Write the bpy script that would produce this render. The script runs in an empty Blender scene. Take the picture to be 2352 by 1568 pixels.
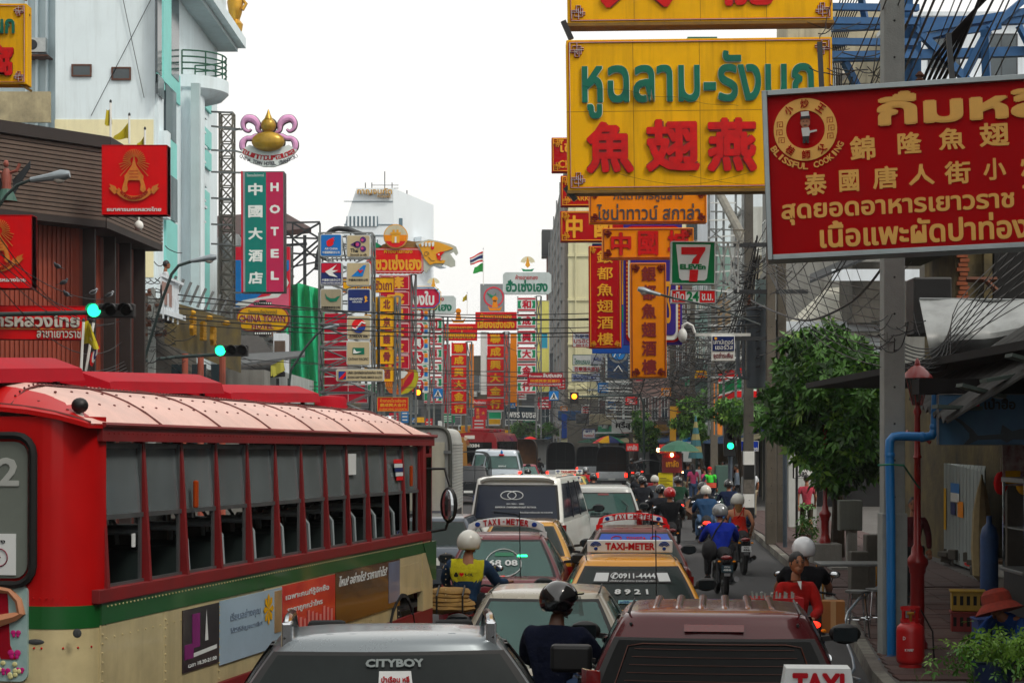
import bpy,math,random
from mathutils import Vector as V,Matrix,noise as mnoise
random.seed(7)
R=math.radians
sc=bpy.context.scene
COL=sc.collection
# ---------------------------------------------------------------- camera, sky, sun
F,CX,HY,HC=4219.0,1176.0,1012.0,2.78
cam=bpy.data.cameras.new('camera');co=bpy.data.objects.new('camera',cam);COL.objects.link(co)
co.location=(0,0,HC);co.rotation_euler=(R(90),0,0)
cam.sensor_width=36;cam.lens=36*F/2352
cam.shift_y=(HY-784)/2352.0
cam.clip_start=.1;cam.clip_end=6000
sc.camera=co
SUN_EL,SUN_ROT=R(50),R(132)
w=bpy.data.worlds.new('World');sc.world=w;w.use_nodes=True
nt=w.node_tree;nt.nodes.clear()
sky=nt.nodes.new('ShaderNodeTexSky');sky.sky_type='NISHITA';sky.sun_disc=False
sky.sun_elevation=SUN_EL;sky.sun_rotation=SUN_ROT;sky.dust_density=6;sky.air_density=1.2
hs=nt.nodes.new('ShaderNodeHueSaturation');hs.inputs['Saturation'].default_value=.35
mx=nt.nodes.new('ShaderNodeMix');mx.data_type='RGBA';mx.inputs[0].default_value=.72
mx.inputs[7].default_value=(13.0,12.8,12.2,1)
bg=nt.nodes.new('ShaderNodeBackground');bg.inputs[1].default_value=.1
wo=nt.nodes.new('ShaderNodeOutputWorld')
nt.links.new(sky.outputs[0],hs.inputs['Color']);nt.links.new(hs.outputs[0],mx.inputs[6])
nt.links.new(mx.outputs[2],bg.inputs[0]);nt.links.new(bg.outputs[0],wo.inputs[0])
sl=bpy.data.lights.new('sun','SUN');sl.energy=1.5;sl.angle=R(11);sl.color=(1,.93,.82)
so=bpy.data.objects.new('sun',sl);COL.objects.link(so);so.location=(0,0,60)
_d=V((math.sin(SUN_ROT)*math.cos(SUN_EL),math.cos(SUN_ROT)*math.cos(SUN_EL),math.sin(SUN_EL)))
so.rotation_euler=_d.to_track_quat('Z','Y').to_euler()
sc.view_settings.view_transform='Standard';sc.view_settings.look='None'
sc.view_settings.exposure=.12;sc.view_settings.gamma=1;sc.view_settings.use_curve_mapping=False
sc.cycles.max_bounces=6;sc.cycles.diffuse_bounces=3;sc.cycles.glossy_bounces=3;sc.cycles.transparent_max_bounces=12
sc.cycles.transmission_bounces=4;sc.cycles.volume_bounces=1;sc.cycles.caustics_reflective=False;sc.cycles.caustics_refractive=False
def P(u,v,Y):return V(((u-CX)/F*Y,Y,HC-(v-HY)/F*Y))
def PX(n,Y):return n/F*Y
# ---------------------------------------------------------------- materials
_M={}
def lin(c):
 if isinstance(c,str):
  c=[int(c[i:i+2],16)/255 for i in(1,3,5)]
  c=[x/12.92 if x<=.04045 else((x+.055)/1.055)**2.4 for x in c]
 return tuple(c[:3])
def mat(key,c='#888888',rough=.6,metal=0,var=.12,sc_=3.0,bump=0,bs=30,coat=0,emit=0,spec=.5,streak=0,alpha=1,c2=None,trans=0):
 if key in _M:return _M[key]
 m=bpy.data.materials.new(key);_M[key]=m;m.use_nodes=True
 n=m.node_tree;b=n.nodes['Principled BSDF'];L=n.links.new
 c=lin(c);tc=n.nodes.new('ShaderNodeTexCoord')
 b.inputs['Roughness'].default_value=rough;b.inputs['Metallic'].default_value=metal
 b.inputs['Specular IOR Level'].default_value=spec
 b.inputs['Coat Weight'].default_value=coat;b.inputs['Coat Roughness'].default_value=.06
 if trans:b.inputs['Transmission Weight'].default_value=trans
 if alpha<1:b.inputs['Alpha'].default_value=alpha
 if emit:
  b.inputs['Emission Color'].default_value=(*c,1);b.inputs['Emission Strength'].default_value=emit
 if var>0:
  nz=n.nodes.new('ShaderNodeTexNoise');nz.inputs['Scale'].default_value=sc_;nz.inputs['Detail'].default_value=6
  nz.inputs['Roughness'].default_value=.65
  L(tc.outputs['Object'],nz.inputs['Vector'])
  rp=n.nodes.new('ShaderNodeMapRange');rp.inputs[1].default_value=.3;rp.inputs[2].default_value=.7
  L(nz.outputs['Fac'],rp.inputs[0])
  mm=n.nodes.new('ShaderNodeMix');mm.data_type='RGBA'
  a_=lin(c2)if c2 else tuple(x*(1-var)for x in c)
  mm.inputs[6].default_value=(*a_,1);mm.inputs[7].default_value=(*[min(1,x*(1+var*(0 if c2 else.7)))for x in c],1)
  L(rp.outputs[0],mm.inputs[0]);out=mm.outputs[2]
  if streak:
   mp=n.nodes.new('ShaderNodeMapping');mp.inputs['Scale'].default_value=(2.2,2.2,.16)
   L(tc.outputs['Object'],mp.inputs[0])
   n2=n.nodes.new('ShaderNodeTexNoise');n2.inputs['Scale'].default_value=1.6;n2.inputs['Detail'].default_value=8
   n2.inputs['Roughness'].default_value=.7
   L(mp.outputs[0],n2.inputs['Vector'])
   r2=n.nodes.new('ShaderNodeMapRange');r2.inputs[1].default_value=.48;r2.inputs[2].default_value=.78
   r2.inputs[3].default_value=0;r2.inputs[4].default_value=streak
   L(n2.outputs['Fac'],r2.inputs[0])
   m2=n.nodes.new('ShaderNodeMix');m2.data_type='RGBA'
   m2.inputs[7].default_value=(c[0]*.3+.012,c[1]*.29+.011,c[2]*.26+.009,1)
   L(r2.outputs[0],m2.inputs[0]);L(out,m2.inputs[6]);out=m2.outputs[2]
  L(out,b.inputs['Base Color'])
  rr=n.nodes.new('ShaderNodeMapRange');rr.inputs[3].default_value=max(.02,rough-.1*min(1,rough*2));rr.inputs[4].default_value=min(1,rough+.12*min(1,rough*2))
  L(nz.outputs['Fac'],rr.inputs[0]);L(rr.outputs[0],b.inputs['Roughness'])
 else:b.inputs['Base Color'].default_value=(*c,1)
 if bump:
  nb=n.nodes.new('ShaderNodeTexNoise');nb.inputs['Scale'].default_value=bs;nb.inputs['Detail'].default_value=4
  L(tc.outputs['Object'],nb.inputs['Vector'])
  bp=n.nodes.new('ShaderNodeBump');bp.inputs['Strength'].default_value=bump;bp.inputs['Distance'].default_value=.02
  L(nb.outputs['Fac'],bp.inputs['Height']);L(bp.outputs[0],b.inputs['Normal'])
 return m
def sgn(key,c='#888888',**k):
 d=dict(rough=.5,var=.10,sc_=1.3,streak=.28,spec=.1);d.update(k);return mat(key,c,**d)
RED=sgn('sign_red','#a80410');REDB=sgn('sign_red_bright','#d00810',streak=.12);CRIM=sgn('sign_crimson','#b8082c')
YEL=sgn('sign_yellow','#e0a806',streak=.5,rough=.75);ORA=sgn('sign_orange','#e8890c',streak=.15);GOLDP=sgn('gold_paint','#e0a02c',streak=.1)
GOLD=mat('gold_leaf','#c8962a',.35,.6,.2);WHT=sgn('sign_white','#dcdfdc',streak=.1);WHITE=mat('white_paint','#e4e6e2',.45,0,.08,streak=.12)
GRN=sgn('sign_green','#0a8a5c');GRN7=sgn('sign_leaf_green','#0a7a44',streak=.05);NAVY=sgn('sign_navy','#1c2c66');SKYB=sgn('sign_sky_blue','#1976c0')
BEIGE=sgn('sign_beige','#cfc4a4');BLK=mat('black_paint','#0c0c0d',.5,0,.2);INK=mat('dark_ink','#20150f',.6,0,.1)
STEEL=mat('galvanised_steel','#7c8080',.45,.7,.25,8);DSTEEL=mat('dark_steel','#2e3134',.55,.4,.3,6,streak=.3);WSTEEL=mat('white_steel','#c9cdcb',.45,.1,.15,6)
BSTEEL=mat('blue_steel','#1c5486',.5,.1,.2,5,streak=.35);RUST=mat('rusty_steel','#5a3524',.85,.1,.35,5)
CHROME=mat('chrome','#d0d4d8',.12,1,.05);RUB=mat('rubber','#0b0b0b',.8,0,.2);CABLE=mat('cable_sheath','#0a0a0b',.6,0,.2)
CONC=mat('concrete','#8a8983',.9,0,.2,3,.3,40,streak=.4);CONCD=mat('dark_concrete','#55524b',.9,0,.3,2,.3,30,streak=.5)
POLEC=mat('pole_concrete','#8a8f8c',.85,0,.14,5,.25,60,streak=.25)
GLASSD=mat('tinted_glass','#16302c',.08,0,.35,1.2,spec=.45,alpha=.5);GLASSB=mat('dark_glass','#040606',.1,0,.3,1,spec=.12,alpha=.96)
WING=mat('window_glass','#23343a',.12,0,.4,.8,spec=.8);TAILR=mat('tail_light_red','#7a0a0c',.15,0,.2,20,coat=1)
LITR=mat('lit_brake_light','#ff2a18',.3,0,0,emit=3.0);LITG=mat('lit_green_lamp','#26ffa6',.3,0,0,emit=2.2);LITA=mat('lit_amber_lamp','#ff7a12',.3,0,0,emit=7);BULB=mat('lit_bulb','#ffb070',.3,0,0,emit=14)
SKIN=mat('skin','#8a5638',.6,0,.12,8);SKINP=mat('pale_skin','#b47a58',.6,0,.12,8);HAIR=mat('black_hair','#0e0b0a',.5,0,.3,30);HAIRB=mat('blonde_hair','#7a5426',.5,0,.3,30)
DENIM=mat('denim','#2c4568',.85,0,.25,12);KHAKI=mat('khaki_cloth','#8c826a',.85,0,.15,12);BLKC=mat('black_cloth','#101014',.85,0,.2,12);SHOE=mat('dark_shoe','#16161a',.6,0,.2)
# ---------------------------------------------------------------- objects
def tag(o,label=None,cat=None,group=None,kind=None):
 if label:o['label']=label
 if cat:o['category']=cat
 if group:o['group']=group
 if kind:o['kind']=kind
 return o
def thing(name,label,cat,loc=(0,0,0),rz=0,group=None,rot=None):
 o=bpy.data.objects.new(name,None);COL.objects.link(o);o.empty_display_size=.2
 o.location=loc;o.rotation_euler=rot if rot else(0,0,rz)
 return tag(o,label,cat,group)
def link(name,me,m,parent=None,label=None):
 o=bpy.data.objects.new(name,me);COL.objects.link(o)
 if parent is not None:o.parent=parent
 if m is not None and not me.materials:me.materials.append(m)
 if label:o['label']=label
 return o
def kids(o):return[c for c in bpy.data.objects if c.parent is o]
def copy_thing(o,loc=None,rz=None,label=None,scale=None,_p=None,km=None):
 if km is None:
  km={}
  for c in bpy.data.objects:
   if c.parent:km.setdefault(c.parent.name,[]).append(c)
 n=o.copy();COL.objects.link(n)
 if _p is not None:n.parent=_p
 for c in km.get(o.name,[]):copy_thing(c,_p=n,km=km)
 if loc is not None:n.location=loc
 if rz is not None:n.rotation_euler.z=rz
 if label:n['label']=label
 if scale:n.scale=scale
 return n
_TX={}
_ts=bpy.data.scenes.new('scratch')
def evalmesh(o):
 _ts.collection.objects.link(o);vl=_ts.view_layers[0];vl.update();return bpy.data.meshes.new_from_object(o.evaluated_get(vl.depsgraph))
def textgeo(s,bold=.0,res=2,spacing=1.0):
 k=(s,bold,res,spacing)
 if k in _TX:return _TX[k]
 c=bpy.data.curves.new('t','FONT');c.body=s;c.resolution_u=res;c.offset=.004;c.extrude=.5;c.space_character=spacing
 c.align_x='LEFT';c.space_line=.95
 o=bpy.data.objects.new('t',c);me=evalmesh(o)
 vs=[tuple(v.co)for v in me.vertices];fs=[tuple(p.vertices)for p in me.polygons]
 bpy.data.objects.remove(o);bpy.data.curves.remove(c);bpy.data.meshes.remove(me)
 x0=min(v[0]for v in vs);x1=max(v[0]for v in vs);y0=min(v[1]for v in vs);y1=max(v[1]for v in vs)
 if any('\u0e00'<ch<'\u0e7f' for ch in s):
  nf=[]
  for i,f in enumerate(fs):
   if all(vs[k][2]>.49 for k in f):o_=len(vs);vs+=[(vs[k][0],vs[k][1],vs[k][2]+.004*(i%9))for k in f];nf.append(tuple(range(o_,o_+len(f))))
   else:nf.append(f)
  fs=nf
 q=0 if bold<.008 else(4 if bold<.026 else 8);bb_=bold*.85;v0,f0=vs,fs;vs,fs=list(v0),list(f0)
 for i in range(q):
  a=2*math.pi*(i+.5)/q;o_=len(vs);vs+=[(x+bb_*math.cos(a),y+bb_*math.sin(a),z*(1-.04*(i+1)))for x,y,z in v0];fs+=[tuple(k+o_ for k in f)for f in f0]
 x0-=bb_;x1+=bb_;y0-=bb_;y1+=bb_
 vs=[((a-x0)/(x1-x0),(b-y0)/(y1-y0),z+.5)for a,b,z in vs]
 _TX[k]=(vs,fs);return _TX[k]
class MB:
 def __init__(s):s.v=[];s.f=[]
 def add(s,vs,fs):
  o=len(s.v);s.v+=[tuple(p)for p in vs];s.f+=[tuple(i+o for i in f)for f in fs];return s
 def box(s,c,d,rot=None,taper=1):
  hx,hy,hz=d[0]/2,d[1]/2,d[2]/2;c=V(c)
  pts=[V((x*hx*(taper if z>0 else 1),y*hy*(taper if z>0 else 1),z*hz))for z in(-1,1)for x,y in((-1,-1),(1,-1),(1,1),(-1,1))]
  if rot is not None:
   m=rot if isinstance(rot,Matrix)else Matrix.Rotation(rot,3,'Z');pts=[m@p for p in pts]
  return s.add([p+c for p in pts],[(3,2,1,0),(4,5,6,7),(0,1,5,4),(1,2,6,5),(2,3,7,6),(3,0,4,7)])
 def bb(s,x0,x1,y0,y1,z0,z1):return s.box(((x0+x1)/2,(y0+y1)/2,(z0+z1)/2),(abs(x1-x0),abs(y1-y0),abs(z1-z0)))
 def bar(s,p,q,r=.03,n=4,r2=None):
  p,q=V(p),V(q);d=(q-p)
  if d.length<1e-6:return s
  d.normalize();a=d.cross(V((0,0,1)))
  if a.length<.01:a=V((1,0,0))
  a.normalize();b=d.cross(a);r2=r if r2 is None else r2;ph=math.pi/n
  vs=[p+(a*math.cos(ph+i*2*math.pi/n)+b*math.sin(ph+i*2*math.pi/n))*r for i in range(n)]+[q+(a*math.cos(ph+i*2*math.pi/n)+b*math.sin(ph+i*2*math.pi/n))*r2 for i in range(n)]
  return s.add(vs,[(i,(i+1)%n,n+(i+1)%n,n+i)for i in range(n)]+[tuple(range(n))[::-1],tuple(range(n,2*n))])
 def tube(s,pts,r=.03,n=6,rs=None,cap=True):
  pts=[V(p)for p in pts];m=len(pts);vs=[];a=None
  for i,p in enumerate(pts):
   d=(pts[min(i+1,m-1)]-pts[max(i-1,0)]);d.normalize()
   if a is None:
    a=d.cross(V((0,0,1)))
    if a.length<.05:a=d.cross(V((1,0,0)))
   a=a-d*a.dot(d);a.normalize();b=d.cross(a);rr=rs[i]if rs else r
   vs+=[p+(a*math.cos(k*2*math.pi/n)+b*math.sin(k*2*math.pi/n))*rr for k in range(n)]
  fs=[(i*n+k,i*n+(k+1)%n,(i+1)*n+(k+1)%n,(i+1)*n+k)for i in range(m-1)for k in range(n)]
  if cap:fs+=[tuple(range(n))[::-1],tuple(range((m-1)*n,m*n))]
  return s.add(vs,fs)
 def prism(s,pts,y0,y1):
  n=len(pts);vs=[(x,y0,z)for x,z in pts]+[(x,y1,z)for x,z in pts]
  return s.add(vs,[tuple(range(n)),tuple(range(2*n-1,n-1,-1))]+[(i,i+n,(i+1)%n+n,(i+1)%n)for i in range(n)])
 def prismz(s,pts,z0,z1):
  n=len(pts);vs=[(x,y,z0)for x,y in pts]+[(x,y,z1)for x,y in pts]
  return s.add(vs,[tuple(range(n))[::-1],tuple(range(n,2*n))]+[(i,(i+1)%n,(i+1)%n+n,i+n)for i in range(n)])
 def prismx(s,pts,x0,x1):
  n=len(pts);vs=[(x0,y,z)for y,z in pts]+[(x1,y,z)for y,z in pts]
  return s.add(vs,[tuple(range(n)),tuple(range(2*n-1,n-1,-1))]+[(i,i+n,(i+1)%n+n,(i+1)%n)for i in range(n)])
 def lathe(s,prof,c=(0,0,0),n=16,M=None):
  vs=[];c=V(c)
  for r,z in prof:
   for k in range(n):
    p=V((r*math.cos(2*math.pi*k/n),r*math.sin(2*math.pi*k/n),z))
    if M is not None:p=M@p
    vs.append(p+c)
  m=len(prof);fs=[(i*n+k,i*n+(k+1)%n,(i+1)*n+(k+1)%n,(i+1)*n+k)for i in range(m-1)for k in range(n)]
  fs+=[tuple(range(n))[::-1],tuple(range((m-1)*n,m*n))]
  return s.add(vs,fs)
 def grid(s,fn,nu,nv,close=False):
  vs=[fn(i/nu,j/nv)for j in range(nv+1)for i in range(nu+1)]
  return s.add(vs,[(j*(nu+1)+i,j*(nu+1)+i+1,(j+1)*(nu+1)+i+1,(j+1)*(nu+1)+i)for j in range(nv)for i in range(nu)])
 def slab(s,fn,nu,nv,off):
  off=V(off);s.grid(fn,nu,nv);s.grid(lambda a,b:V(fn(1-a,b))+off,nu,nv)
  for f2 in(lambda a,b:V(fn(a,0))+off*(1-b),lambda a,b:V(fn(a,1))+off*b):s.grid(f2,nu,1)
  for f2 in(lambda a,b:V(fn(0,a))+off*b,lambda a,b:V(fn(1,a))+off*(1-b)):s.grid(f2,nv,1)
  return s
 def ell(s,c,r,nu=12,nv=8,M=None):
  c=V(c);pr=[(math.sin(math.pi*j/nv),-math.cos(math.pi*j/nv))for j in range(nv+1)];vs=[]
  for a,z in pr:
   for k in range(nu):
    p=V((a*math.cos(2*math.pi*k/nu)*r[0],a*math.sin(2*math.pi*k/nu)*r[1],z*r[2]))
    vs.append((M@p if M is not None else p)+c)
  return s.add(vs,[(j*nu+k,j*nu+(k+1)%nu,(j+1)*nu+(k+1)%nu,(j+1)*nu+k)for j in range(nv)for k in range(nu)])
 def text(s,t,x0,x1,z0,z1,y,th=.02,bold=.012,res=2,fit=True,M=None,spacing=1.0):
  vs,fs=textgeo(t,bold,res,spacing);vv=[]
  for a,b,d in vs:
   p=V((x0+a*(x1-x0),y-d*th,z0+b*(z1-z0)))
   vv.append(M@p if M is not None else p)
  return s.add(vv,fs)
 def build(s,name,m,parent=None,world=False,smooth=False,label=None,loc=None,bevel=0,kind=None,sharp=35):
  if not s.v:return None
  if world and parent is not None:
   o=parent.location;s.v=[(a-o.x,b-o.y,c-o.z)for a,b,c in s.v]
  if loc is not None:s.v=[(a-loc[0],b-loc[1],c-loc[2])for a,b,c in s.v]
  me=bpy.data.meshes.new(name);me.from_pydata(s.v,[],s.f);me.update()
  if smooth:
   me.shade_smooth()
   if sharp<180:me.set_sharp_from_angle(angle=R(sharp))
  o=link(name,me,m,parent,label)
  if loc is not None:o.location=loc
  if bevel:
   b=o.modifiers.new('bevel','BEVEL');b.width=bevel;b.segments=2;b.limit_method='ANGLE';b.angle_limit=R(40)
  if kind:o['kind']=kind
  return o
def circ(cx,cz,r,n=24,a0=0,a1=360,rz=None):return[(cx+r*math.cos(R(a0+(a1-a0)*i/(n if a1-a0==360 else n-1))),cz+(rz or r)*math.sin(R(a0+(a1-a0)*i/(n if a1-a0==360 else n-1))))for i in range(n)]
def rrect(x0,z0,x1,z1,r,n=4):
 o=[]
 for cx,cz,a in((x1-r,z0+r,-90),(x1-r,z1-r,0),(x0+r,z1-r,90),(x0+r,z0+r,180)):
  o+=[(cx+r*math.cos(R(a+90*i/n)),cz+r*math.sin(R(a+90*i/n)))for i in range(n+1)]
 return o
# ---------------------------------------------------------------- signs (local frame: x right, y depth, z up; root at the bottom centre)
class Sign:
 def __init__(s,name,label,Y,u0,v0,u1,v1,th=.25,yaw=0,roll=0,group=None,cat='sign',parent=None):
  s.Y=Y;s.uc=(u0+u1)/2;s.v1=v1;s.th=th;s.e=(u0,v0,u1,v1)
  c=P(s.uc,v1,Y)
  s.root=thing(name,label,cat,c,group=group,rot=(0,-R(roll),R(yaw)))
 def x(s,u):return(u-s.uc)/F*s.Y
 def z(s,v):return(s.v1-v)/F*s.Y
 def yf(s,lay):return-s.th/2-lay
 def panel(s,m,e=None,name='panel',bevel=.012,y0=None,y1=None):
  e=e or s.e;b=MB().bb(s.x(e[0]),s.x(e[2]),s.yf(0)if y0 is None else y0,s.th/2 if y1 is None else y1,s.z(e[3]),s.z(e[1]))
  s.body=b.build(name,m,s.root,bevel=bevel);return s.body
 def seams(s,step,m=None):
  b=MB();X0,X1,Z1=s.x(s.e[0]),s.x(s.e[2]),s.z(s.e[1]);n=max(2,int((X1-X0)/step))
  for i in range(1,n):b.bb(X0+(X1-X0)*i/n-.004,X0+(X1-X0)*i/n+.004,s.yf(.003),s.yf(0),.02,Z1-.02)
  b.bb(X0,X1,s.yf(.0025),s.yf(0),Z1*.52,Z1*.52+.008);return b.build('panel_seam',m or mat('seam_grime','#6a4a10',.9),s.root,kind='stuff')
 def frame(s,m,wpx=3,e=None,name='frame',out=.03,lip=.0):
  e=e or s.e;b=MB();y0,y1=s.yf(out),s.th/2+out
  X0,X1,Z0,Z1=s.x(e[0]),s.x(e[2]),s.z(e[3]),s.z(e[1]);ww=PX(wpx,s.Y);l=lip
  b.bb(X0-l,X0+ww,y0,y1,Z0-l,Z1+l);b.bb(X1-ww,X1+l,y0,y1,Z0-l,Z1+l)
  b.bb(X0+ww,X1-ww,y0,y1,Z0-l,Z0+ww);b.bb(X0+ww,X1-ww,y0,y1,Z1-ww,Z1+l)
  return b.build(name,m,s.root,bevel=.006)
 def line(s,m,e,wpx=1.2,lay=.004,th=.012,name='border'):
  b=MB();ww=PX(wpx,s.Y);X0,X1,Z0,Z1=s.x(e[0]),s.x(e[2]),s.z(e[3]),s.z(e[1]);y1=s.yf(lay-.002);y0=y1-th
  b.bb(X0,X0+ww,y0,y1,Z0,Z1);b.bb(X1-ww,X1,y0,y1,Z0,Z1);b.bb(X0+ww,X1-ww,y0,y1,Z0,Z0+ww);b.bb(X0+ww,X1-ww,y0,y1,Z1-ww,Z1)
  return b.build(name,m,s.root)
 def text(s,t,e,m,lay=.003,th=.008,bold=.012,name='lettering',res=2,parent=None,spacing=1.0,back=None,bb=.03):
  X=(s.x(e[0]),s.x(e[2]),s.z(e[3]),s.z(e[1]))
  if back is not None:
   MB().text(t,X[0],X[1],X[2],X[3],s.yf(lay),th*.6,bold+bb,res,spacing=spacing).build('letter_backing',back,parent or s.root)
   lay+=th*.6+.003
  return MB().text(t,*X,s.yf(lay),th,bold,res,spacing=spacing).build(name,m,parent or s.root)
 def poly(s,pts,m,name='emblem',lay=.003,th=.015,parent=None):
  return MB().prism([(s.x(u),s.z(v))for u,v in pts],s.yf(lay+th),s.yf(lay)).build(name,m,parent or s.root)
 def polys(s,lst,m,name='emblem',lay=.003,th=.015,parent=None):
  b=MB()
  if len(lst)<=4:return[s.poly(p,m,name,lay,th,parent)for p in lst][0]
  for i,pts in enumerate(lst):b.prism([(s.x(u),s.z(v))for u,v in pts],s.yf(lay+th),s.yf(lay))
  return b.build(name,m,parent or s.root)
 def lines(s,lst,m,wpx=1.5,lay=.02,name='tubing',n=4):
  b=MB()
  for pl in lst:b.tube([(s.x(u),s.yf(lay),s.z(v))for u,v in pl],PX(wpx,s.Y)/2,n)
  return b.build(name,m,s.root)
 def arctext(s,t,cu,cv,rpx,a0,a1,hpx,m,wpx=None,lay=.003,inward=False,name='lettering',bold=.012,back=None):
  b=MB();n=len(t);lay_=lay
  for i,ch in enumerate(t):
   if ch==' ':continue
   a=R(a0+(a1-a0)*(i+.5)/n);wd=(wpx or hpx*.75)*(.45 if ch in "iI1()-'." else 1)
   rot=a-math.pi/2 if not inward else a+math.pi/2
   cx,cz=s.x(cu+rpx*math.cos(a)),s.z(cv-rpx*math.sin(a));hw,hh=PX(wd,s.Y)/2,PX(hpx,s.Y)/2
   vs,fs=textgeo(ch,bold,2);vv=[]
   for q,r_,d in vs:
    lx,lz=(q-.5)*2*hw,(r_-.5)*2*hh
    vv.append((cx+lx*math.cos(rot)-lz*math.sin(rot),s.yf(lay)-d*.012,cz+lx*math.sin(rot)+lz*math.cos(rot)))
   b.add(vv,fs)
  return b.build(name,m,s.root)
 def bars(s,lst,m=None,r=.04,name='support_bar',n=4):
  for a in lst:
   MB().bar((s.x(a[0]),a[2],s.z(a[1])),(s.x(a[3]),a[5],s.z(a[4])),r,n).build(name,m or STEEL,s.root)
def ring(cu,cv,r0,r1,n=28,a0=0,a1=360):
 o=[]
 for i in range(n):
  p,q=R(a0+(a1-a0)*i/n),R(a0+(a1-a0)*(i+1)/n)
  o.append([(cu+r0*math.cos(p),cv-r0*math.sin(p)),(cu+r1*math.cos(p),cv-r1*math.sin(p)),(cu+r1*math.cos(q),cv-r1*math.sin(q)),(cu+r0*math.cos(q),cv-r0*math.sin(q))])
 return o
def disc(cu,cv,r,n=28,rv=None):return[(cu+r*math.cos(2*math.pi*i/n),cv+(rv or r)*math.sin(2*math.pi*i/n))for i in range(n)]
def knot(cu,cv,s_,fx=1,fy=1):
 L=[[(0,10),(0,-6),(6,-6),(6,6),(-6,6),(-6,0),(10,0)],[(-10,0),(-3,0),(-3,-10),(3,-10),(3,3),(10,3)],[(-10,10),(-10,-3),(0,-3)]]
 return[[(cu+fx*a*s_,cv+fy*b*s_)for a,b in l]for l in L]
HAZE=0.0003
# ---------------------------------------------------------------- ground, road, pavements
def interp(pts,y):
 for(a,b),(c,d)in zip(pts,pts[1:]):
  if a<=y<=c:return b+(d-b)*(y-a)/(c-a)
 return pts[0][1]if y<pts[0][0]else pts[-1][1]
RK=[(-8,2.6),(10,3.2),(15,3.6),(21,4.1),(28,5.0),(40,6.0),(52,6.9),(83,8.3),(110,8.9),(125,7.0),(135,4.2),(150,1.0),(165,-5),(185,-14),(215,-40)]
LK=[(-8,-7.4),(10,-7.8),(20,-8),(50,-8.5),(83,-8),(110,-7.5),(130,-9),(150,-16),(170,-30),(215,-60)]
rk=lambda y:interp(RK,y)
lk=lambda y:interp(LK,y)
ASPH=mat('asphalt',(.034,.034,.036),.78,0,.35,1.1,.5,120,streak=0)
PAVE=mat('red_pavement_tile',(.13,.058,.048),.85,0,.35,2.5,.3,40)
PAVEG=mat('grey_pavement',(.085,.08,.074),.9,0,.3,2,.3,40)
KERB=mat('kerb_paint','#77756c',.9,0,.5,4,.4,30);KERBR=mat('kerb_worn_paint','#645f58',.9,0,.5,4,.4,30)
tag(MB().bb(-2500,2500,-400,4500,-.6,-.05).build('ground',mat('ground_dust',(.09,.085,.08),.95,0,.2,.05)),kind='structure')
ys=[-8,0,10,15,21,28,34,40,46,52,60,70,83,96,110,118,125,133,140,150,160,172,185,200,215]
b=MB();b.v=[(lk(y),y,0)for y in ys]+[(rk(y),y,0)for y in ys];n=len(ys)
b.f=[(i,n+i,n+i+1,i+1)for i in range(n-1)]
tag(b.build('road',ASPH),kind='structure')
LANEW=mat('lane_paint','#b9b9b2',.8,0,.45,6)
for fx in(.27,.5,.74):
 for y in range(14,130,9):
  xa=lk(y)+(rk(y)-lk(y))*fx;xb=lk(y+3)+(rk(y+3)-lk(y+3))*fx
  b=MB();b.v=[(xa-.06,y,.004),(xa+.06,y,.004),(xb+.06,y+3,.004),(xb-.06,y+3,.004)];b.f=[(0,1,2,3)]
  tag(b.build('lane_marking',LANEW),kind='structure')
TILEM=[mat('red_tile_%s'%k,c,.8,0,.25,4,.3,60)for k,c in(('warm',(.075,.034,.028)),('dull',(.06,.03,.026)),('worn',(.085,.05,.042)))]
def pavement(side,name,yend):
 k=rk if side>0 else lk
 b=MB();Y=[y for y in ys if y<=yend]
 W_=9
 for y0,y1 in zip(Y,Y[1:]):
  a,c=k(y0)+side*.16,k(y1)+side*.16
  vs=[(a,y0,-.04),(a+side*W_,y0,-.04),(c+side*W_,y1,-.04),(c,y1,-.04)];vs+=[(x,y,.14)for x,y,z in vs]
  b.add(vs,[(4,5,6,7),(0,1,5,4),(3,2,6,7),(0,4,7,3)])
 o=b.build(name,PAVEG);tag(o,kind='structure')
 for y0,y1 in zip(ys,ys[1:]):
  if y1>yend:break
  nn=max(1,int((y1-y0)/1.5))
  for i in range(nn):
   ya,yb=y0+(y1-y0)*i/nn,y0+(y1-y0)*(i+1)/nn-.02
   a,c=k(ya),k(yb);jz=.15+random.uniform(-.006,.008)
   MB().add([(a,ya,-.02),(a+side*.16,ya,-.02),(c+side*.16,yb,-.02),(c,yb,-.02),(a+side*.02,ya,jz),(a+side*.16,ya,jz),(c+side*.16,yb,jz),(c+side*.02,yb,jz)],
     [(4,5,6,7),(0,1,5,4),(1,2,6,5),(2,3,7,6),(3,0,4,7)]).build('kerb_stone',KERB if i%2 else KERBR,o)
 return o
pvr=pavement(1,'right_pavement',185);pvl=pavement(-1,'left_pavement',150)
tme=None
for j in range(30):
 for i in range(9):
  y=20.4+j*.42;x=rk(y)+.42+i*.42
  if tme is None:
   t0=MB().bb(-.205,.205,-.205,.205,-.03,.018).build('paving_tile',TILEM[0],pvr);tme=[t0.data]
   for q in(1,2):
    d=t0.data.copy();d.materials.clear();d.materials.append(TILEM[q]);tme.append(d)
   t0.location=(x,y,.145);continue
  t=bpy.data.objects.new('paving_tile',random.choice(tme));COL.objects.link(t);t.parent=pvr
  t.location=(x,y,.145+random.uniform(-.004,.005));t.rotation_euler.z=random.uniform(-.008,.008)
b=MB()
for y in[33.1+i*.42 for i in range(86)]:
 for i in range(6):b.bb(rk(y)+.22+i*.5,rk(y)+.22+i*.5+.485,y,y+.405,.13,.158+random.uniform(0,.004))
b.build('paving_tiles_far',TILEM[1],pvr,kind='stuff')
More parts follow.
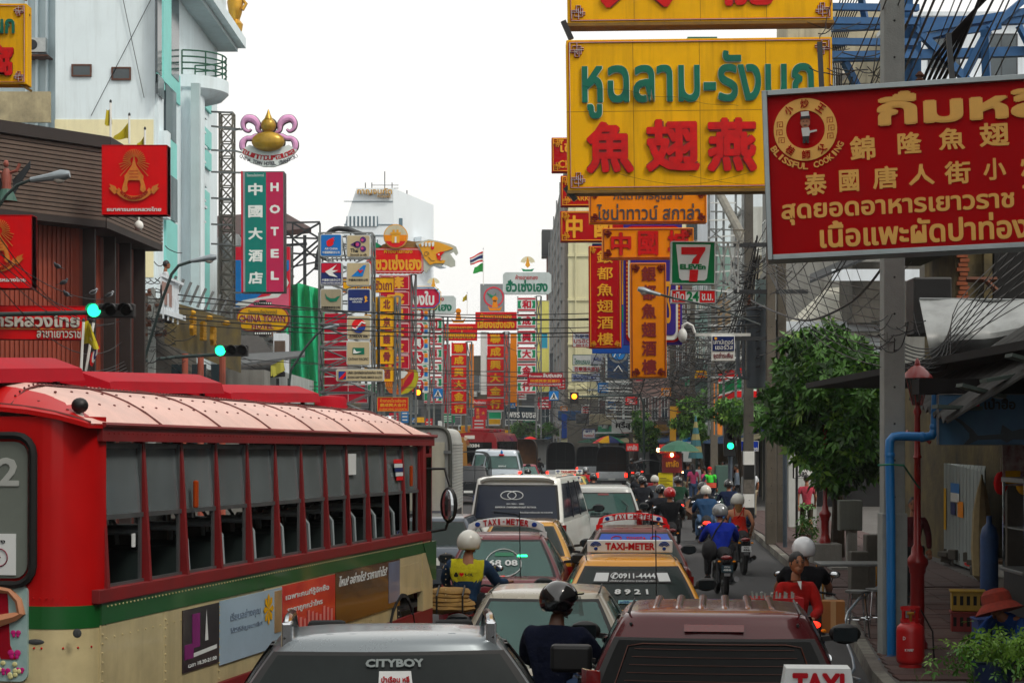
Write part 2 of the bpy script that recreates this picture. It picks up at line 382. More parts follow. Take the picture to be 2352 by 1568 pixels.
# ---------------------------------------------------------------- generic shophouse
WALLS=[mat('wall_'+k,c,.85,0,.2,.8,.15,12,streak=.75)for k,c in
  (('cream','#a39a80'),('grey','#7b7b76'),('white','#b3b6b2'),('ochre','#96784a'),('teal','#6f9088'),('brown','#5f4e42'),('pink','#93746c'),('pale','#a9b2b0'))]
AWN=[mat('awning_'+k,c,.8,0,.25,4,streak=.4)for k,c in(('green','#1f5a44'),('grey','#55585a'),('blue','#27507c'),('rust','#5c3528'),('cream','#a09878'),('red','#8a1c20'))]
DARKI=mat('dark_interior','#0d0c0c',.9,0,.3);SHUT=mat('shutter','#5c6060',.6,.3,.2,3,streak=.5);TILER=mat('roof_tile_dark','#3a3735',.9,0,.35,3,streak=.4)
_wm={}
def window(parent,x,z,w_,h,y=0,fm=None,gm=None,rows=1,cols=2,sill=True):
 key=(round(w_,2),round(h,2),rows,cols,fm,gm,sill)
 if key not in _wm:
  fr=MB();t=.06
  fr.bb(-w_/2,w_/2,-.05,0,0,t);fr.bb(-w_/2,w_/2,-.05,0,h-t,h);fr.bb(-w_/2,-w_/2+t,-.05,0,t,h-t);fr.bb(w_/2-t,w_/2,-.05,0,t,h-t)
  for i in range(1,cols):fr.bb(-w_/2+w_*i/cols-.02,-w_/2+w_*i/cols+.02,-.045,0,t,h-t)
  for i in range(1,rows):fr.bb(-w_/2+t,w_/2-t,-.043,0,h*i/rows-.02,h*i/rows+.02)
  a=fr.build('window',fm or WSTEEL,parent);p=MB().bb(-w_/2+t,w_/2-t,-.02,-.004,t,h-t).build('pane',gm or WING,a)
  s_=MB().bb(-w_/2-.08,w_/2+.08,-.14,0,-.09,-.003).build('sill',CONC,a)if sill else None
  _wm[key]=(a.data,p.data,s_.data if s_ else None)
 else:
  d=_wm[key];a=link('window',d[0],None,parent);link('pane',d[1],None,a)
  if d[2]:link('sill',d[2],None,a)
 a.location=(x,y,z);return a
_acm=[]
def ac_unit(parent,x,y,z,rz=0):
 if not _acm:
  a=MB().bb(-.42,.42,-.3,0,0,.55).build('air_conditioner',WSTEEL,parent,bevel=.02)
  g=MB().lathe([(.2,0),(.2,.02),(.05,.03)],(0,0,0),14,Matrix.Rotation(R(90),3,'X')).build('fan_grille',DSTEEL,a);g.location=(-.1,-.302,.28)
  _acm.extend([a,g])
 else:
  a=link('air_conditioner',_acm[0].data,None,parent);g=link('fan_grille',_acm[1].data,None,a);g.location=(-.1,-.302,.28)
 a.location=(x,y,z);a.rotation_euler.z=rz;return a
def shophouse(label,A,B,depth,floors,fh=3.3,wm=None,seed=0,group=None,shop=True,roof='flat',name='shophouse',z0=.14,win=True,top=.9,balc=.3,side_win=False):
 rnd=random.Random(seed);A=V((A[0],A[1],0));B=V((B[0],B[1],0));L=(B-A).length;th=math.atan2(B.y-A.y,B.x-A.x)
 r=thing(name,label,'building',(A.x,A.y,z0),th,group)
 Hh=floors*fh+top;wm=wm or rnd.choice(WALLS)
 MB().bb(0,L,0,depth,3.0 if shop else 0,Hh).build('wall',wm,r)
 if shop:
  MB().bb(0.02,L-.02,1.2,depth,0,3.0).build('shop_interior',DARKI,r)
  for x in(0,L):MB().bb(max(0,x-.18),min(L,x+.18),0,1.2,0,3.0).build('pillar',wm,r)
  MB().bb(.25,L-.25,-.12,0,3.05,3.75).build('signboard',rnd.choice([RED,NAVY,WHT,YEL,GRN,AWN[0],SHUT]),r,bevel=.02)
  am=rnd.choice(AWN);b=MB();nn=int(L/.18)
  for i in range(nn):
   x0,x1=.1+(L-.2)*i/nn,.1+(L-.2)*(i+.9)/nn;dz=.025*(i%2)
   b.add([(x0,-.02,3.0+dz),(x1,-.02,3.0+dz),(x1,-1.7,2.55+dz),(x0,-1.7,2.55+dz),(x0,-.02,2.96+dz),(x1,-.02,2.96+dz),(x1,-1.7,2.5+dz),(x0,-1.7,2.5+dz)],
    [(0,1,2,3),(7,6,5,4),(2,6,7,3),(0,4,5,1),(1,5,6,2),(0,3,7,4)])
  b.build('awning',am,r)
  if rnd.random()<.6:MB().bb(.3,L*rnd.uniform(.3,.6),.3,.36,0,2.9).build('shutter',SHUT,r)
 if win:
  nb=max(1,int(L/1.9));fm=rnd.choice([WSTEEL,RUST,DSTEEL,None]);h=fh*.5
  for f in range(1,floors):
   z=f*fh+.75
   MB().bb(-.02,L+.02,-.1,0,f*fh-.1,f*fh+.12).build('ledge',wm,r)
   hasb=rnd.random()<balc
   for i in range(nb):
    window(r,L*(i+.5)/nb,z,min(1.5,L/nb*.72),h,-.002,fm,rows=2,cols=2)
   if hasb:
    b=MB();b.bb(.1,L-.1,-.9,-.1,f*fh-.12,f*fh);bo=b.build('balcony',wm,r)
    b=MB();zz=f*fh
    for i in range(int(L/.16)):b.bar((.15+i*.16,-.85,zz),(.15+i*.16,-.85,zz+.9),.012,3)
    b.bar((.1,-.85,zz+.9),(L-.1,-.85,zz+.9),.025);b.build('railing',DSTEEL,bo)
   if rnd.random()<.7:ac_unit(r,rnd.uniform(.8,L-.8),-.02 if not hasb else-.15,f*fh+rnd.uniform(.2,.3))
 if roof=='flat':
  b=MB();b.bb(-.05,L+.05,-.12,.15,Hh,Hh+.12);b.build('cornice',wm,r)
  if rnd.random()<.7:
   x=rnd.uniform(1,max(1.2,L-1));MB().lathe([(.55,0),(.6,.3),(.6,1.2),(.45,1.45),(.1,1.5)],(x,rnd.uniform(1.5,3),Hh),12).build('water_tank',STEEL,r,smooth=True)
  if rnd.random()<.6:
   x=rnd.uniform(.5,L-.5);b=MB().bar((x,1,Hh),(x,1,Hh+3),.02)
   for q in range(5):b.bar((x-.5+q*.05,1,Hh+2.2+q*.17),(x+.5-q*.05,1,Hh+2.2+q*.17),.01,3)
   b.build('antenna',DSTEEL,r)
 elif roof=='gable':
  rh=depth*.22;b=MB().prismx([(-.6,Hh-.1),(depth/2,Hh+rh),(depth+.6,Hh-.1),(depth+.6,Hh-.02),(depth/2,Hh+rh+.1),(-.6,Hh-.02)],-.3,L+.3);b.build('roof',TILER,r)
  MB().prismx([(0,Hh),(depth,Hh),(depth/2,Hh+rh-.05)],.05,L-.05).build('gable_wall',wm,r)
 return r
RL=[(26,9.3),(60,10.4),(108,12.1),(125,10.6),(143,6.5)]
rl=lambda y:interp(RL,y)
rlab=['grey shophouse','stained cream shophouse','weathered white shophouse','ochre shophouse','pale green shophouse','brown shophouse','faded pink shophouse','pale shophouse']
rids=[1,0,2,3,4,5,6,7]
yy=74;k=0
for w_,fl in((8,4),(8,3),(9,4),(9,3),(8,4),(8,4),(9,3),(9,4)):
 wi=rids[k%8]
 shophouse('%s storey %s at right, %s'%(['two','three','four'][fl-2],rlab[k%8],['behind the walking man in pink','beside the transformer pole','behind the blue traffic sign','behind the queue of pedestrians','behind the roast chestnut stall','beyond the stall with the yellow board','behind the white slats','beside the tree near the red neon sign','behind the grey covered pickup','by the rainbow umbrella'][k]),
   (rl(yy+w_),yy+w_),(rl(yy),yy),11,fl,wm=WALLS[wi],seed=k+3,balc=.5)
 yy+=w_+.02;k+=1
xl=lambda y:lk(y)-3.2
yy=84;k=0
for w_,fl in((8,3),(8,2),(9,3),(9,3),(8,3)):
 shophouse('%s storey %s at left, %s'%(['two','three','four'][fl-2],rlab[(k+4)%8],['next to the green netting','behind the airline sign boxes','behind the yellow soup sign','behind the dragon gold shop sign','behind the green and red character column'][k]),
   (xl(yy),yy),(xl(yy+w_),yy+w_),11,fl,wm=WALLS[(k*3+1)%8],seed=k+50)
 yy+=w_+.02;k+=1
bk=[(-34,176,-25,184,3),(-25,184,-15.6,190,3),(-15.6,190,-7,193,2),(-7,193,1.0,190,3),(1.0,190,4.2,186,3)]
for i,(a,b_,c,d,fl)in enumerate(bk):
 shophouse('%s storey %s closing the far bend, %s'%(['two','three'][fl-2],rlab[(i*3+1)%8],['farthest left','behind the red taxi signs','behind the small red menu sign','behind the dark framed billboard','behind the clipped green tree','behind the hotel name plates'][i]),
   (a,b_),(c,d),12,fl,fh=3.5,wm=mat('shade_dark_wall_%d'%(i%2),['#4a4c4e','#58503f'][i%2],.9,0,.3,.6,streak=.6),seed=i+80)  # far walls coloured darker to imitate shadow and haze at the bend
# ---------------------------------------------------------------- bank with brown slats (front left)
SLAT=mat('brown_slat','#5c4c42',.7,0,.2,3,streak=.3);MAROON=mat('maroon_panel','#8e3c26',.6,0,.15,2,streak=.35);DBR=mat('dark_brown_metal','#281f1c',.7,0,.2)
bank=thing('bank_building','brown slatted bank building with maroon ribbed walls at the street corner','building',(-8.46,38,.14))
c0,c1,c2,c3=(-10.06,36.1),(-8.46,38),(-8.2,42.7),(-13.5,32)
def wallface(A,B,z0,z1,name,m,parent,n=(0,0),th=.25,**k):
 A,B=V((A[0],A[1],0)),V((B[0],B[1],0));d=(B-A).normalized();nn=V((d.y,-d.x,0))*th
 vs=[A-nn*0,B,B-nn,A-nn];b=MB();b.add([(p.x,p.y,z0)for p in vs]+[(p.x,p.y,z1)for p in vs],[(3,2,1,0),(4,5,6,7),(0,1,5,4),(1,2,6,5),(2,3,7,6),(3,0,4,7)])
 return b.build(name,m,parent,world=True,**k)
faces=[(c3,c0),(c0,c1),(c1,c2)]
for A,B in faces:
 d=V((B[0]-A[0],B[1]-A[1],0));L=d.length;d.normalize();nn=V((d.y,-d.x,0))
 wallface(A,B,7.3,8.98,'fascia',DBR,bank)
 for i in range(19):
  z=7.32+i*.087;m_=V((A[0],A[1],0))+d*(L/2)+nn*.04
  MB().box((m_.x,m_.y,z+.037),(L,.09,.066),Matrix.Rotation(math.atan2(d.y,d.x),3,'Z')).build('slat',SLAT,bank,world=True)
 m_=V((A[0],A[1],0))+d*(L/2)+nn*.08
 MB().box((m_.x,m_.y,8.93),(L+.1,.2,.24),Matrix.Rotation(math.atan2(d.y,d.x),3,'Z')).build('coping',DBR,bank,world=True)
 in_=nn*-.55;a2=(A[0]+in_.x,A[1]+in_.y);b2=(B[0]+in_.x,B[1]+in_.y)
 wallface(a2,b2,0,7.35,'wall',MAROON,bank)
 b=MB();q=int(L/.11)
 for i in range(q):
  p=V((a2[0],a2[1],0))+d*(L*(i+.5)/q)+nn*.012
  b.box((p.x,p.y,3.66),(.055,.04,7.3),Matrix.Rotation(math.atan2(d.y,d.x),3,'Z'))
 b.build('ribbing',MAROON,bank,world=True,kind='stuff')
 b=MB();b.box((m_.x-nn.x*.3,m_.y-nn.y*.3,7.26),(L,.6,.16),Matrix.Rotation(math.atan2(d.y,d.x),3,'Z'));b.build('soffit',DBR,bank,world=True)
for t in(0.02,.35,.62,.88):
 p=V((c1[0],c1[1],0)).lerp(V((c2[0],c2[1],0)),t);MB().bb(p.x-.45,p.x-.2,p.y,p.y+.12,0,7.3).build('fin',DBR,bank,world=True)
MB().bb(-13.4,-9.1,38.4,43,8.8,8.95).build('roof',CONCD,bank,world=True)
MB().bb(-13.4,-8.9,42.75,43,0,8.8).build('rear_wall',CONCD,bank,world=True)
cc=thing('security_camera','white dome security camera under the brown slatted soffit','camera',P(318,770,40));cc.location=P(319,513,39.5)
MB().bar((0,0,0),(0,0,.25),.02).build('bracket',WHITE,cc);MB().ell((0,0,-.05),(.1,.1,.11)).build('dome',WHITE,cc,smooth=True)
# ---------------------------------------------------------------- pale green high building
PG=mat('pale_blue_wall','#dbe9ee',.85,0,.08,.4,.1,8,streak=.32);CRM=mat('cream_wall','#e6deb4',.85,0,.1,.8,streak=.2);TEAL=mat('teal_panel','#86d2cc',.7,0,.1,.7,streak=.12);GRW=mat('grey_wall','#b8c8cc',.85,0,.12,.6,streak=.25)
gb=thing('high_building','tall pale building with teal street front and round balcony behind the bank','building',(-17.4,70,.14))
W=lambda b,nm,m,par=None,**k:b.build(nm,m,par or gb,world=(par is None),**k)
XR=-13.6
W(MB().bb(-17.4,XR,70,84,0,26),'wall',PG)
W(MB().bb(-17.42,XR-.06,69.97,70,9,P(0,275,70).z),'painted_band',CRM)
W(MB().bb(-28,-17.42,72,84,0,26),'side_wall',GRW)
W(MB().bb(XR,XR+.12,70.05,84,0,26),'street_front',PG)
for u,v,w_,h in((188,158,68,38),(279,165,66,40)):
 p=P(u,v+h/2,70);window(gb,p.x+17.4,p.z-.14,PX(w_*.68,70),PX(h*.75,70),-.03,RUST,sill=False,cols=1)
def gy(u,X=XR+.12):return X*F/(u-CX)
def front(u0,u1,v0,v1,m,nm,th=.1,x=XR+.12):
 y0,y1=gy(u0,x),gy(u1,x);z0=HC-(v1-HY)*y0/F;z1=HC-(v0-HY)*y0/F
 return W(MB().bb(x,x+th,y0,y1,z0,z1),nm,m)
front(357,367,-60,165,WING,'window',.08);front(370,388,-80,185,TEAL,'teal_panel',.1);front(389,407,-40,170,WING,'window',.08)
front(358,411,118,190,TEAL,'teal_panel',.06);front(358,372,170,215,WING,'window',.09);front(376,400,190,310,WING,'window',.09);front(376,402,310,420,TEAL,'teal_panel',.08);front(366,374,300,500,PG,'pilaster',.3)
front(384,402,400,500,WING,'window',.1);front(376,402,500,640,TEAL,'teal_panel',.1)
for v in(185,260,330,420,470):front(447,462,v,v+24,WING,'window',.1);front(446,463,v-8,v-2,PG,'window_hood',.25);front(446,463,v+26,v+31,PG,'sill',.2)
for v in(205,290,340):front(464,480,v,v+40,TEAL,'teal_panel',.12)
front(448,478,420,700,TEAL,'teal_panel',.08)
cy=gy(424);W(MB().lathe([(.75,0),(.75,P(0,205,cy).z)],(XR+.2,cy,0),20),'column',PG,smooth=True);W(MB().bb(XR+.6,XR+.95,cy-1.3,cy-1,0,P(0,205,cy).z),'fin',GRW);W(MB().bb(XR+.3,XR+.5,cy+1,cy+1.8,0,P(0,205,cy).z),'fin',DSTEEL)
zb=P(0,180,cy).z
W(MB().lathe([(.9,zb-.9),(1.4,zb-.75),(1.65,zb-.5),(1.65,zb)],(XR+.15,cy+.8,0),28),'round_balcony',PG,smooth=True)
b=MB()
for h in(.25,.5,.75,1.0):b.tube([(XR+.15+1.55*math.cos(a),cy+.8+1.55*math.sin(a),zb+h)for a in[R(-90+i*12)for i in range(16)]],.035,5)
for i in range(6):
 a=R(-90+i*36);b.bar((XR+.15+1.55*math.cos(a),cy+.8+1.55*math.sin(a),zb),(XR+.15+1.55*math.cos(a),cy+.8+1.55*math.sin(a),zb+1.0),.035)
W(b,'balcony_railing',AWN[0])
zc=P(0,60,80).z
W(MB().bb(XR-.2,XR+1.3,72,84.5,25,26.2),'cornice',PG);W(MB().bb(XR-.2,XR+1.0,72.5,84.4,zc-.2,zc),'cornice',GRW);W(MB().bb(XR-.2,XR+1.35,72.5,84.6,zc,zc+.45),'cornice',PG);W(MB().bb(XR,XR+.5,72.6,84.2,zc+.45,zc+5),'parapet',PG)
b=MB()
for x in(-19.0,-18.6,-18.2):b.bar((x,71.9,6),(x,71.9,26),.06,6)
W(b,'drain_pipe',PG,kind=None)
ac_unit(gb,-18.55+17.4,-.3+2,P(0,135,72).z);W(MB().bb(-19.4,-18.0,71.2,72,P(0,139,72).z,P(0,135,72).z),'bracket',RUST)
W(MB().bar(P(377,-60,69.9),P(209,316-50,69.9),.015,3).bar(P(270,-60,69.9),P(331,225,69.9),.015,3),'guy_wire',DSTEEL)
W(MB().bb(-19.9,-17.5,69.6,69.75,P(0,285,70).z,P(0,215,70).z),'plywood_screen',mat('plywood','#a39878',.9,0,.4,1.5,streak=.4))
st=thing('gilded_statue','gilded figure standing on the upper cornice corner of the pale building','statue',(XR+1.1,83,zc+.45));bs=MB().lathe([(.3,0),(.35,.3),(.2,.5),(.3,.8),(.38,1.3),(.26,1.7),(.1,1.85),(.16,2.0),(.15,2.2),(.03,2.45)],(0,0,0),10);bs.build('figure',GOLD,st,smooth=True);MB().tube([(.25,0,1.5),(.5,-.1,1.2),(.35,-.2,.9)],.08).build('arm',GOLD,st)
# ---------------------------------------------------------------- far white office tower with slanted side
TW=mat('far_white_wall','#dfe7ec',.85,0,.06,.1,streak=.08);TWD=mat('far_window_band','#4a6672',.3,0,.2)
Yt=235;tb=thing('office_tower','white office tower with slanted left side and gold roof letters far behind','building',(P(880,0,Yt).x,Yt,.14))
def TP(u,v,y=0):p=P(u,v,Yt);return(p.x-tb.location.x,p.z-.14)
pl=[TP(620,1010),TP(792,515),TP(819,432),TP(903,432),TP(903,1010)]
MB().prism(pl,0,22).build('wall',TW,tb)
q0,q1=TP(903.6,432),TP(903.6,1010);q2=TP(975,458)
b=MB();x0,x1=TP(903.2,0)[0],TP(976,0)[0]
b.add([(x0,0,q1[1]),(x1,26,q1[1]),(x1,26,q2[1]+2.6),(x0,0,q0[1]),(x0,22,q1[1]),(x0,22,q0[1])],[(0,1,2,3),(0,4,1),(3,2,5),(1,4,5,2)]);b.build('side_wall',TW,tb)
for v0,v1 in((497,520),(551,574)):
 a,c=TP(796,v1),TP(868,v0);MB().bb(a[0],c[0],-.15,.02,a[1],c[1]).build('window_band',TWD,tb)
 for i in range(8):MB().bb(a[0]+(c[0]-a[0])*(i+.5)/8-.12,a[0]+(c[0]-a[0])*(i+.5)/8+.12,-.3,-.16,a[1],c[1]).build('mullion',TW,tb)
for v in(462,515,540,585):a,c=TP(790,v+1.5),TP(903,v);MB().bb(a[0],c[0],-.12,.02,a[1],c[1]).build('joint_line',TWD,tb)
for u,v in((915,506),(915,548)):a,c=TP(u-2,v+7),TP(u+3,v-6);MB().box(((a[0]+c[0])/2,3.7,(a[1]+c[1])/2),(.6,.8,1.4)).build('window',TWD,tb)
for v in(540,570):
 a,c=TP(940,v),TP(975,v+8);MB().add([(a[0],12.5,a[1]),(c[0]+1,23.5,c[1]),(c[0]+2,22.5,c[1]),(a[0]+1,11.5,a[1])]+[(a[0],12.5,a[1]+1.1),(c[0]+1,23.5,c[1]+1.1),(c[0]+2,22.5,c[1]+1.1),(a[0]+1,11.5,a[1]+1.1)],[(0,1,2,3),(4,5,6,7),(3,2,6,7),(0,3,7,4),(1,2,6,5)]).build('balcony',TW,tb)
a,c=TP(821,450),TP(901,433);MB().text('กาญจนทัต',a[0],c[0],a[1],c[1],-.2,.5,.02).build('roof_lettering',GOLD,tb)
a,c=TP(868,455),TP(898,448);MB().text('ทาวเวอร์',a[0],c[0],a[1],c[1],-.2,.4,.0).build('roof_lettering',GOLD,tb)
b=MB()
for u,h in((835,0),(850,0),(880,22),(897,0)):p=TP(u,432);b.bar((p[0],3,p[1]),(p[0],3,p[1]+1.1+h/15),.08)
p=TP(885,418)
for i in range(4):b.bar((p[0]-2+i*.3,3,p[1]-i*.4),(p[0]+1.5,3,p[1]-i*.4),.05)
p=TP(968,460);b.bar((p[0]-3,20,p[1]-2),(p[0]-3,20,p[1]+4),.1);b.build('roof_masts',DSTEEL,tb)
# ---------------------------------------------------------------- cream high-rise at the bend
YC=150;cb=thing('apartment_block','tall cream apartment block with brown scaffolded side behind the red signs','building',(4.59,YC,.14))
BRW=mat('brown_side_wall','#77706a',.9,0,.12,.3,streak=.4);CRB=mat('cream_block_wall','#d2cda6',.85,0,.08,.4,streak=.25)
MB().bb(4.6,24,YC,212,0,25.6).build('wall',CRB,cb,world=True);MB().bb(4.3,4.59,YC+.5,211,3,25.2).build('side_wall',BRW,cb,world=True);MB().bb(4.0,5.6,210,214,17.5,26.3).build('stair_tower',WALLS[6],cb,world=True);MB().bb(3.4,5.2,209,212.5,23.8,26.8).build('stair_roof',DSTEEL,cb,world=True)
MB().bb(4.52,24,YC-.5,YC-.01,0,6.2).build('shop_band',CONCD,cb,world=True)
for k in range(14):
 z=4+k*1.5;MB().bar((4.22,YC+6,z+.2),(4.22,205,z+1.2),.06,3).build('scaffold_pole',STEEL,cb,world=True)
for k in range(5):y=YC+8+k*12;MB().bar((4.15,y,2),(4.15,y,25),.08,3).build('scaffold_pole',STEEL,cb,world=True)
for f in range(6):
 MB().bb(4.55,16,YC-.12,YC,3.4+f*3.6,3.6+f*3.6).build('ledge',CRB,cb,world=True)
 for i in range(4):window(cb,2.1+i*2.6+.4,4.6+f*3.6,1.3,1.5,-.003,DSTEEL)
for x in(5.2,7.3):MB().bar((x,YC-.15,1),(x,YC-.15,25),.06,5).build('drain_pipe',CRB,cb,world=True)
# ---------------------------------------------------------------- right: white villa with tiled roofs, seen behind the blue truss
Yv=112;wv=thing('white_building','white building with blue grey tiled roofs behind the blue steel truss','building',(P(1640,0,Yv).x,Yv,.14))
RT=mat('blue_grey_roof_tile','#5d6c74',.7,0,.15,3,streak=.2);VW=mat('villa_wall','#d0d8de',.85,0,.1,.5,streak=.3);WINE=mat('wine_fascia','#5e3038',.7,0,.15)
def vb(u0,u1,v0,v1,y0,y1,nm,m,Y=Yv):
 a,c=P(u0,v1,Y),P(u1,v0,Y);return MB().bb(a.x,c.x,Y+y0,Y+y1,a.z,c.z).build(nm,m,wv,world=True)
vb(1640,1920,128,1000,0,10,'wall',VW);vb(1920,2110,272,1000,1,10,'lower_wall',mat('violet_wall','#6c6474',.85,0,.15));vb(2090,2500,12,1000,3,14,'tall_wall',VW);vb(2080,2510,4,14,2.6,14,'cornice',VW);vb(1700,1990,90,128,6,10,'upper_wall',mat('villa_cream','#c8bfae',.85,0,.1,streak=.25));vb(1860,2090,-60,125,9,14,'back_wall',WALLS[0])
vb(2085,2500,168,178,2.2,3,'ledge',VW);vb(2085,2500,222,236,1.8,3,'ledge',VW);vb(1930,2110,258,276,.4,1,'fascia',WINE)
for u,v in((2168,110),(2300,130)):
 p=P(u,v+48,Yv+3);window(wv,p.x-wv.location.x,p.z-.14,PX(74,115),PX(100,115),2.995,DSTEEL,rows=2)
def tiledroof(u0,u1,vt,vb_,Y,run,hip,nm='roof'):
 A,B_=P(u0,vb_,Y),P(u1,vb_,Y);zt=P(0,vt,Y).z;r_=MB();n_=int((B_.x-A.x)/.35)
 f=lambda s,t:V((A.x+(B_.x-A.x)*(hip*t+s*(1-2*hip*t)),Y+run*t,A.z+(zt-A.z)*t))
 o=MB().slab(f,1,1,(0,0,-.12)).build(nm,RT,wv,world=True);
 for i in range(n_):r_.bar(f(i/n_,0)+V((0,0,.04)),f(i/n_,1)+V((0,0,.04)),.05,5)
 r_.build('tile_roll',RT,wv,world=True,kind='stuff');MB().tube([f(0,0)+V((0,0,.06)),f(0,1)+V((0,0,.1)),f(1,1)+V((0,0,.1)),f(1,0)+V((0,0,.06))],.09,5).build('ridge',VW,wv,world=True)
tiledroof(1640,1960,72,95,111,6,.08);tiledroof(1925,2080,208,262,111,4,.05)
vb(1590,1660,60,90,3,8,'green_roof',mat('green_glazed_tile','#1a5a3a',.4,0,.3,4))
OLD=mat('peeling_plaster','#74663f',.95,0,.35,1.3,.5,10,streak=.9,c2='#302c24');BRK=mat('brick','#8a4a2c',.9,0,.3,6)
nb=thing('old_building','old stained yellow plaster building with orange shutters above the dark awning','building',(7.4,34,.14))
MB().bb(8.2,14,34,36.5,3.4,8.6).build('wall',OLD,nb,world=True);MB().bb(9.75,14,34.4,36.4,0,3.4).build('ground_wall',OLD,nb,world=True)
MB().bb(7.86,14,33.7,34,8.3,8.6).build('ledge',CONCD,nb,world=True)
for i in range(14):
 MB().bb(8.22+.03*(i%3),8.42+.03*((i+1)%2),33.93,34,5.4+i*.085,5.465+i*.085).build('brick',BRK,nb,world=True)
for x,w_ in((8.9,.55),(9.6,.7)):MB().bb(x,x+w_,33.9,34,5.2,6.6).build('window',DARKI,nb,world=True)
MB().bb(8.7,8.85,33.85,34,5.0,6.8).build('pilaster',OLD,nb,world=True)
b=MB()
for i in range(12):b.bb(9.62,10.6,33.86-(i%2)*.02,33.9,5.1+i*.14,5.22+i*.14)
b.build('orange_shutter',mat('orange_shutter_paint','#8a4416',.8,0,.2),nb,world=True)
MB().bb(7.3,8.0,33.0,36,6.2,7.4).build('dark_loft',CONCD,nb,world=True)
b=MB().tube([P(2220,642,33.4),P(2290,642,33.4)],.05,4).tube([P(2262,642,33.3),P(2290,668,33.3)],.05,4);b.build('steel_bracket',RUST,nb,world=True)
gh=thing('white_gable_house','white house with pale shed roof seen above the large tree','building',(P(1810,0,72).x,72,.14))
def gw(u0,u1,v0,v1,y0,y1,nm,m,Y=72):a,c=P(u0,v1,Y),P(u1,v0,Y);return MB().bb(a.x,c.x,Y+y0,Y+y1,a.z,c.z).build(nm,m,gh,world=True)
gw(1830,2060,762,1000,0,8,'wall',VW);gw(1850,1880,800,860,-.05,0,'window',DARKI);gw(1930,1975,770,860,-.05,0,'window',DARKI)
a=[P(1785,765,71.5),P(2060,765,71.5),P(2060,640,74),P(1900,660,74)]
MB().slab(lambda s,t:(a[0].lerp(a[1],s)).lerp(a[3].lerp(a[2],s),t),10,1,(0,0,-.1)).build('roof',mat('pale_roof_sheet','#a8a79c',.7,0,.15,2,streak=.3),gh,world=True)
gw(1795,2060,740,762,-.6,-.5,'fascia',VW)
gw(1870,2060,640,665,-4,-3.9,'fascia',VW);a2=[P(1860,645,68),P(2060,560,68),P(2060,540,70),P(1860,630,70)]
MB().slab(lambda s,t:(a2[0].lerp(a2[1],s)).lerp(a2[3].lerp(a2[2],s),t),2,1,(0,0,-.1)).build('upper_roof',DSTEEL,gh,world=True)
b_=P(1960,590,70);MB().bb(b_.x,b_.x+3,70.2,73,P(0,740,70).z,P(0,600,70).z).build('upper_wall',CONCD,gh,world=True)
rb=thing('unseen_street_block','plain dark shop block continuing the right pavement beside the camera','building',(9,10,.14));MB().bb(7.6,18,-30,19.5,3.4,15).build('wall',WALLS[1],rb,world=True);MB().bb(8.6,18,-30,19.5,0,3.4).build('shop_interior',DARKI,rb,world=True)  # out of view, added to darken the right foreground
lb=thing('unseen_street_block','plain dark shop block continuing the left pavement beside the bus','building',(-13,5,.14));MB().bb(-24,-12.5,-30,28,0,14).build('wall',WALLS[5],lb,world=True)  # out of view, added to cut sky light from the left
# ---------------------------------------------------------------- signs over the right side
def trim(S,e,tube=None,k=1.0,off=6,corners=((0,0),(1,0),(0,1),(1,1)),red=None):
 u0,v0,u1,v1=e
 red=red or RED;L=[[(u0+off,v0+off),(u1-off,v0+off),(u1-off,v1-off),(u0+off,v1-off),(u0+off,v0+off)]]
 S.lines(L,red,3.2*k,.012,'border');S.lines([[(a+.8,b+.8)for a,b in L[0]]],tube or WSTEEL,1.2*k,.035,'neon_tube')
 for cx,cy in corners:
  kn=knot(u0+off+18*k if cx==0 else u1-off-18*k,v0+off+18*k if cy==0 else v1-off-18*k,1.55*k,1 if cx==0 else-1,1 if cy else-1)
  S.lines(kn,red,4.2*k,.012,'corner_knot');S.lines(kn,tube or WSTEEL,1.3*k,.04,'neon_tube')
NEON=mat('unlit_neon_tube','#cfd6c0',.25,0,.1,coat=.5)
CHG=mat('letter_green','#0a6450',.6,0,.2,3,streak=.3,spec=.2);CHR=mat('letter_red','#c40a0e',.6,0,.25,6,streak=.25,spec=.2);DRED=mat('letter_dark_red','#7c100c',.5,0,.2,6)
def gantry(S,u,v0,v1,uend,m=BSTEEL,r=.09):
 for v in(v0,v1):MB().bar((S.x(u),0,S.z(v)),(S.x(uend),.4,S.z(v-6)),r,4).build('support_beam',m,S.root)
e=(1304,-170,1909,56);S=Sign('shop_sign','topmost yellow restaurant sign cut by the top of the picture',35.2,*e,th=.4,roll=.7,group='yellow restaurant signs with neon lettering')
S.panel(YEL);S.seams(1.1);trim(S,e);S.text('大',(1378,-160,1545,24),CHR,lay=.02,th=.02,bold=.05,back=DRED);S.text('龍',(1655,-160,1775,22),CHR,lay=.02,th=.02,bold=.045,back=DRED)
MB().bb(S.x(1302),S.x(1911),-.24,.24,-.06,-.002).build('lower_beam',mat('rusty_gold_edge','#7a5a1c',.7,.2,.3,4),S.root);gantry(S,1909,20,52,2120)
e=(1304,94,1911,437);S=Sign('shop_sign','large yellow sign with green and red neon letters for shark fin restaurant',35,*e,th=.4,roll=.7,group='yellow restaurant signs with neon lettering')
S.panel(YEL);S.seams(1.1);trim(S,e,corners=((0,0),(1,0),(0,1)))
S.text('หูฉลาม-รังนก',(1338,122,1868,276),CHG,lay=.02,th=.02,bold=.022,back=NEON,bb=.008)
for t,a in(('魚',(1346,282,1455,400)),('翅',(1482,278,1606,398)),('燕',(1622,276,1736,400)),('窩',(1775,276,1885,400))):S.text(t,a,CHR,lay=.02,th=.025,bold=.036,back=DRED,name='neon_character')
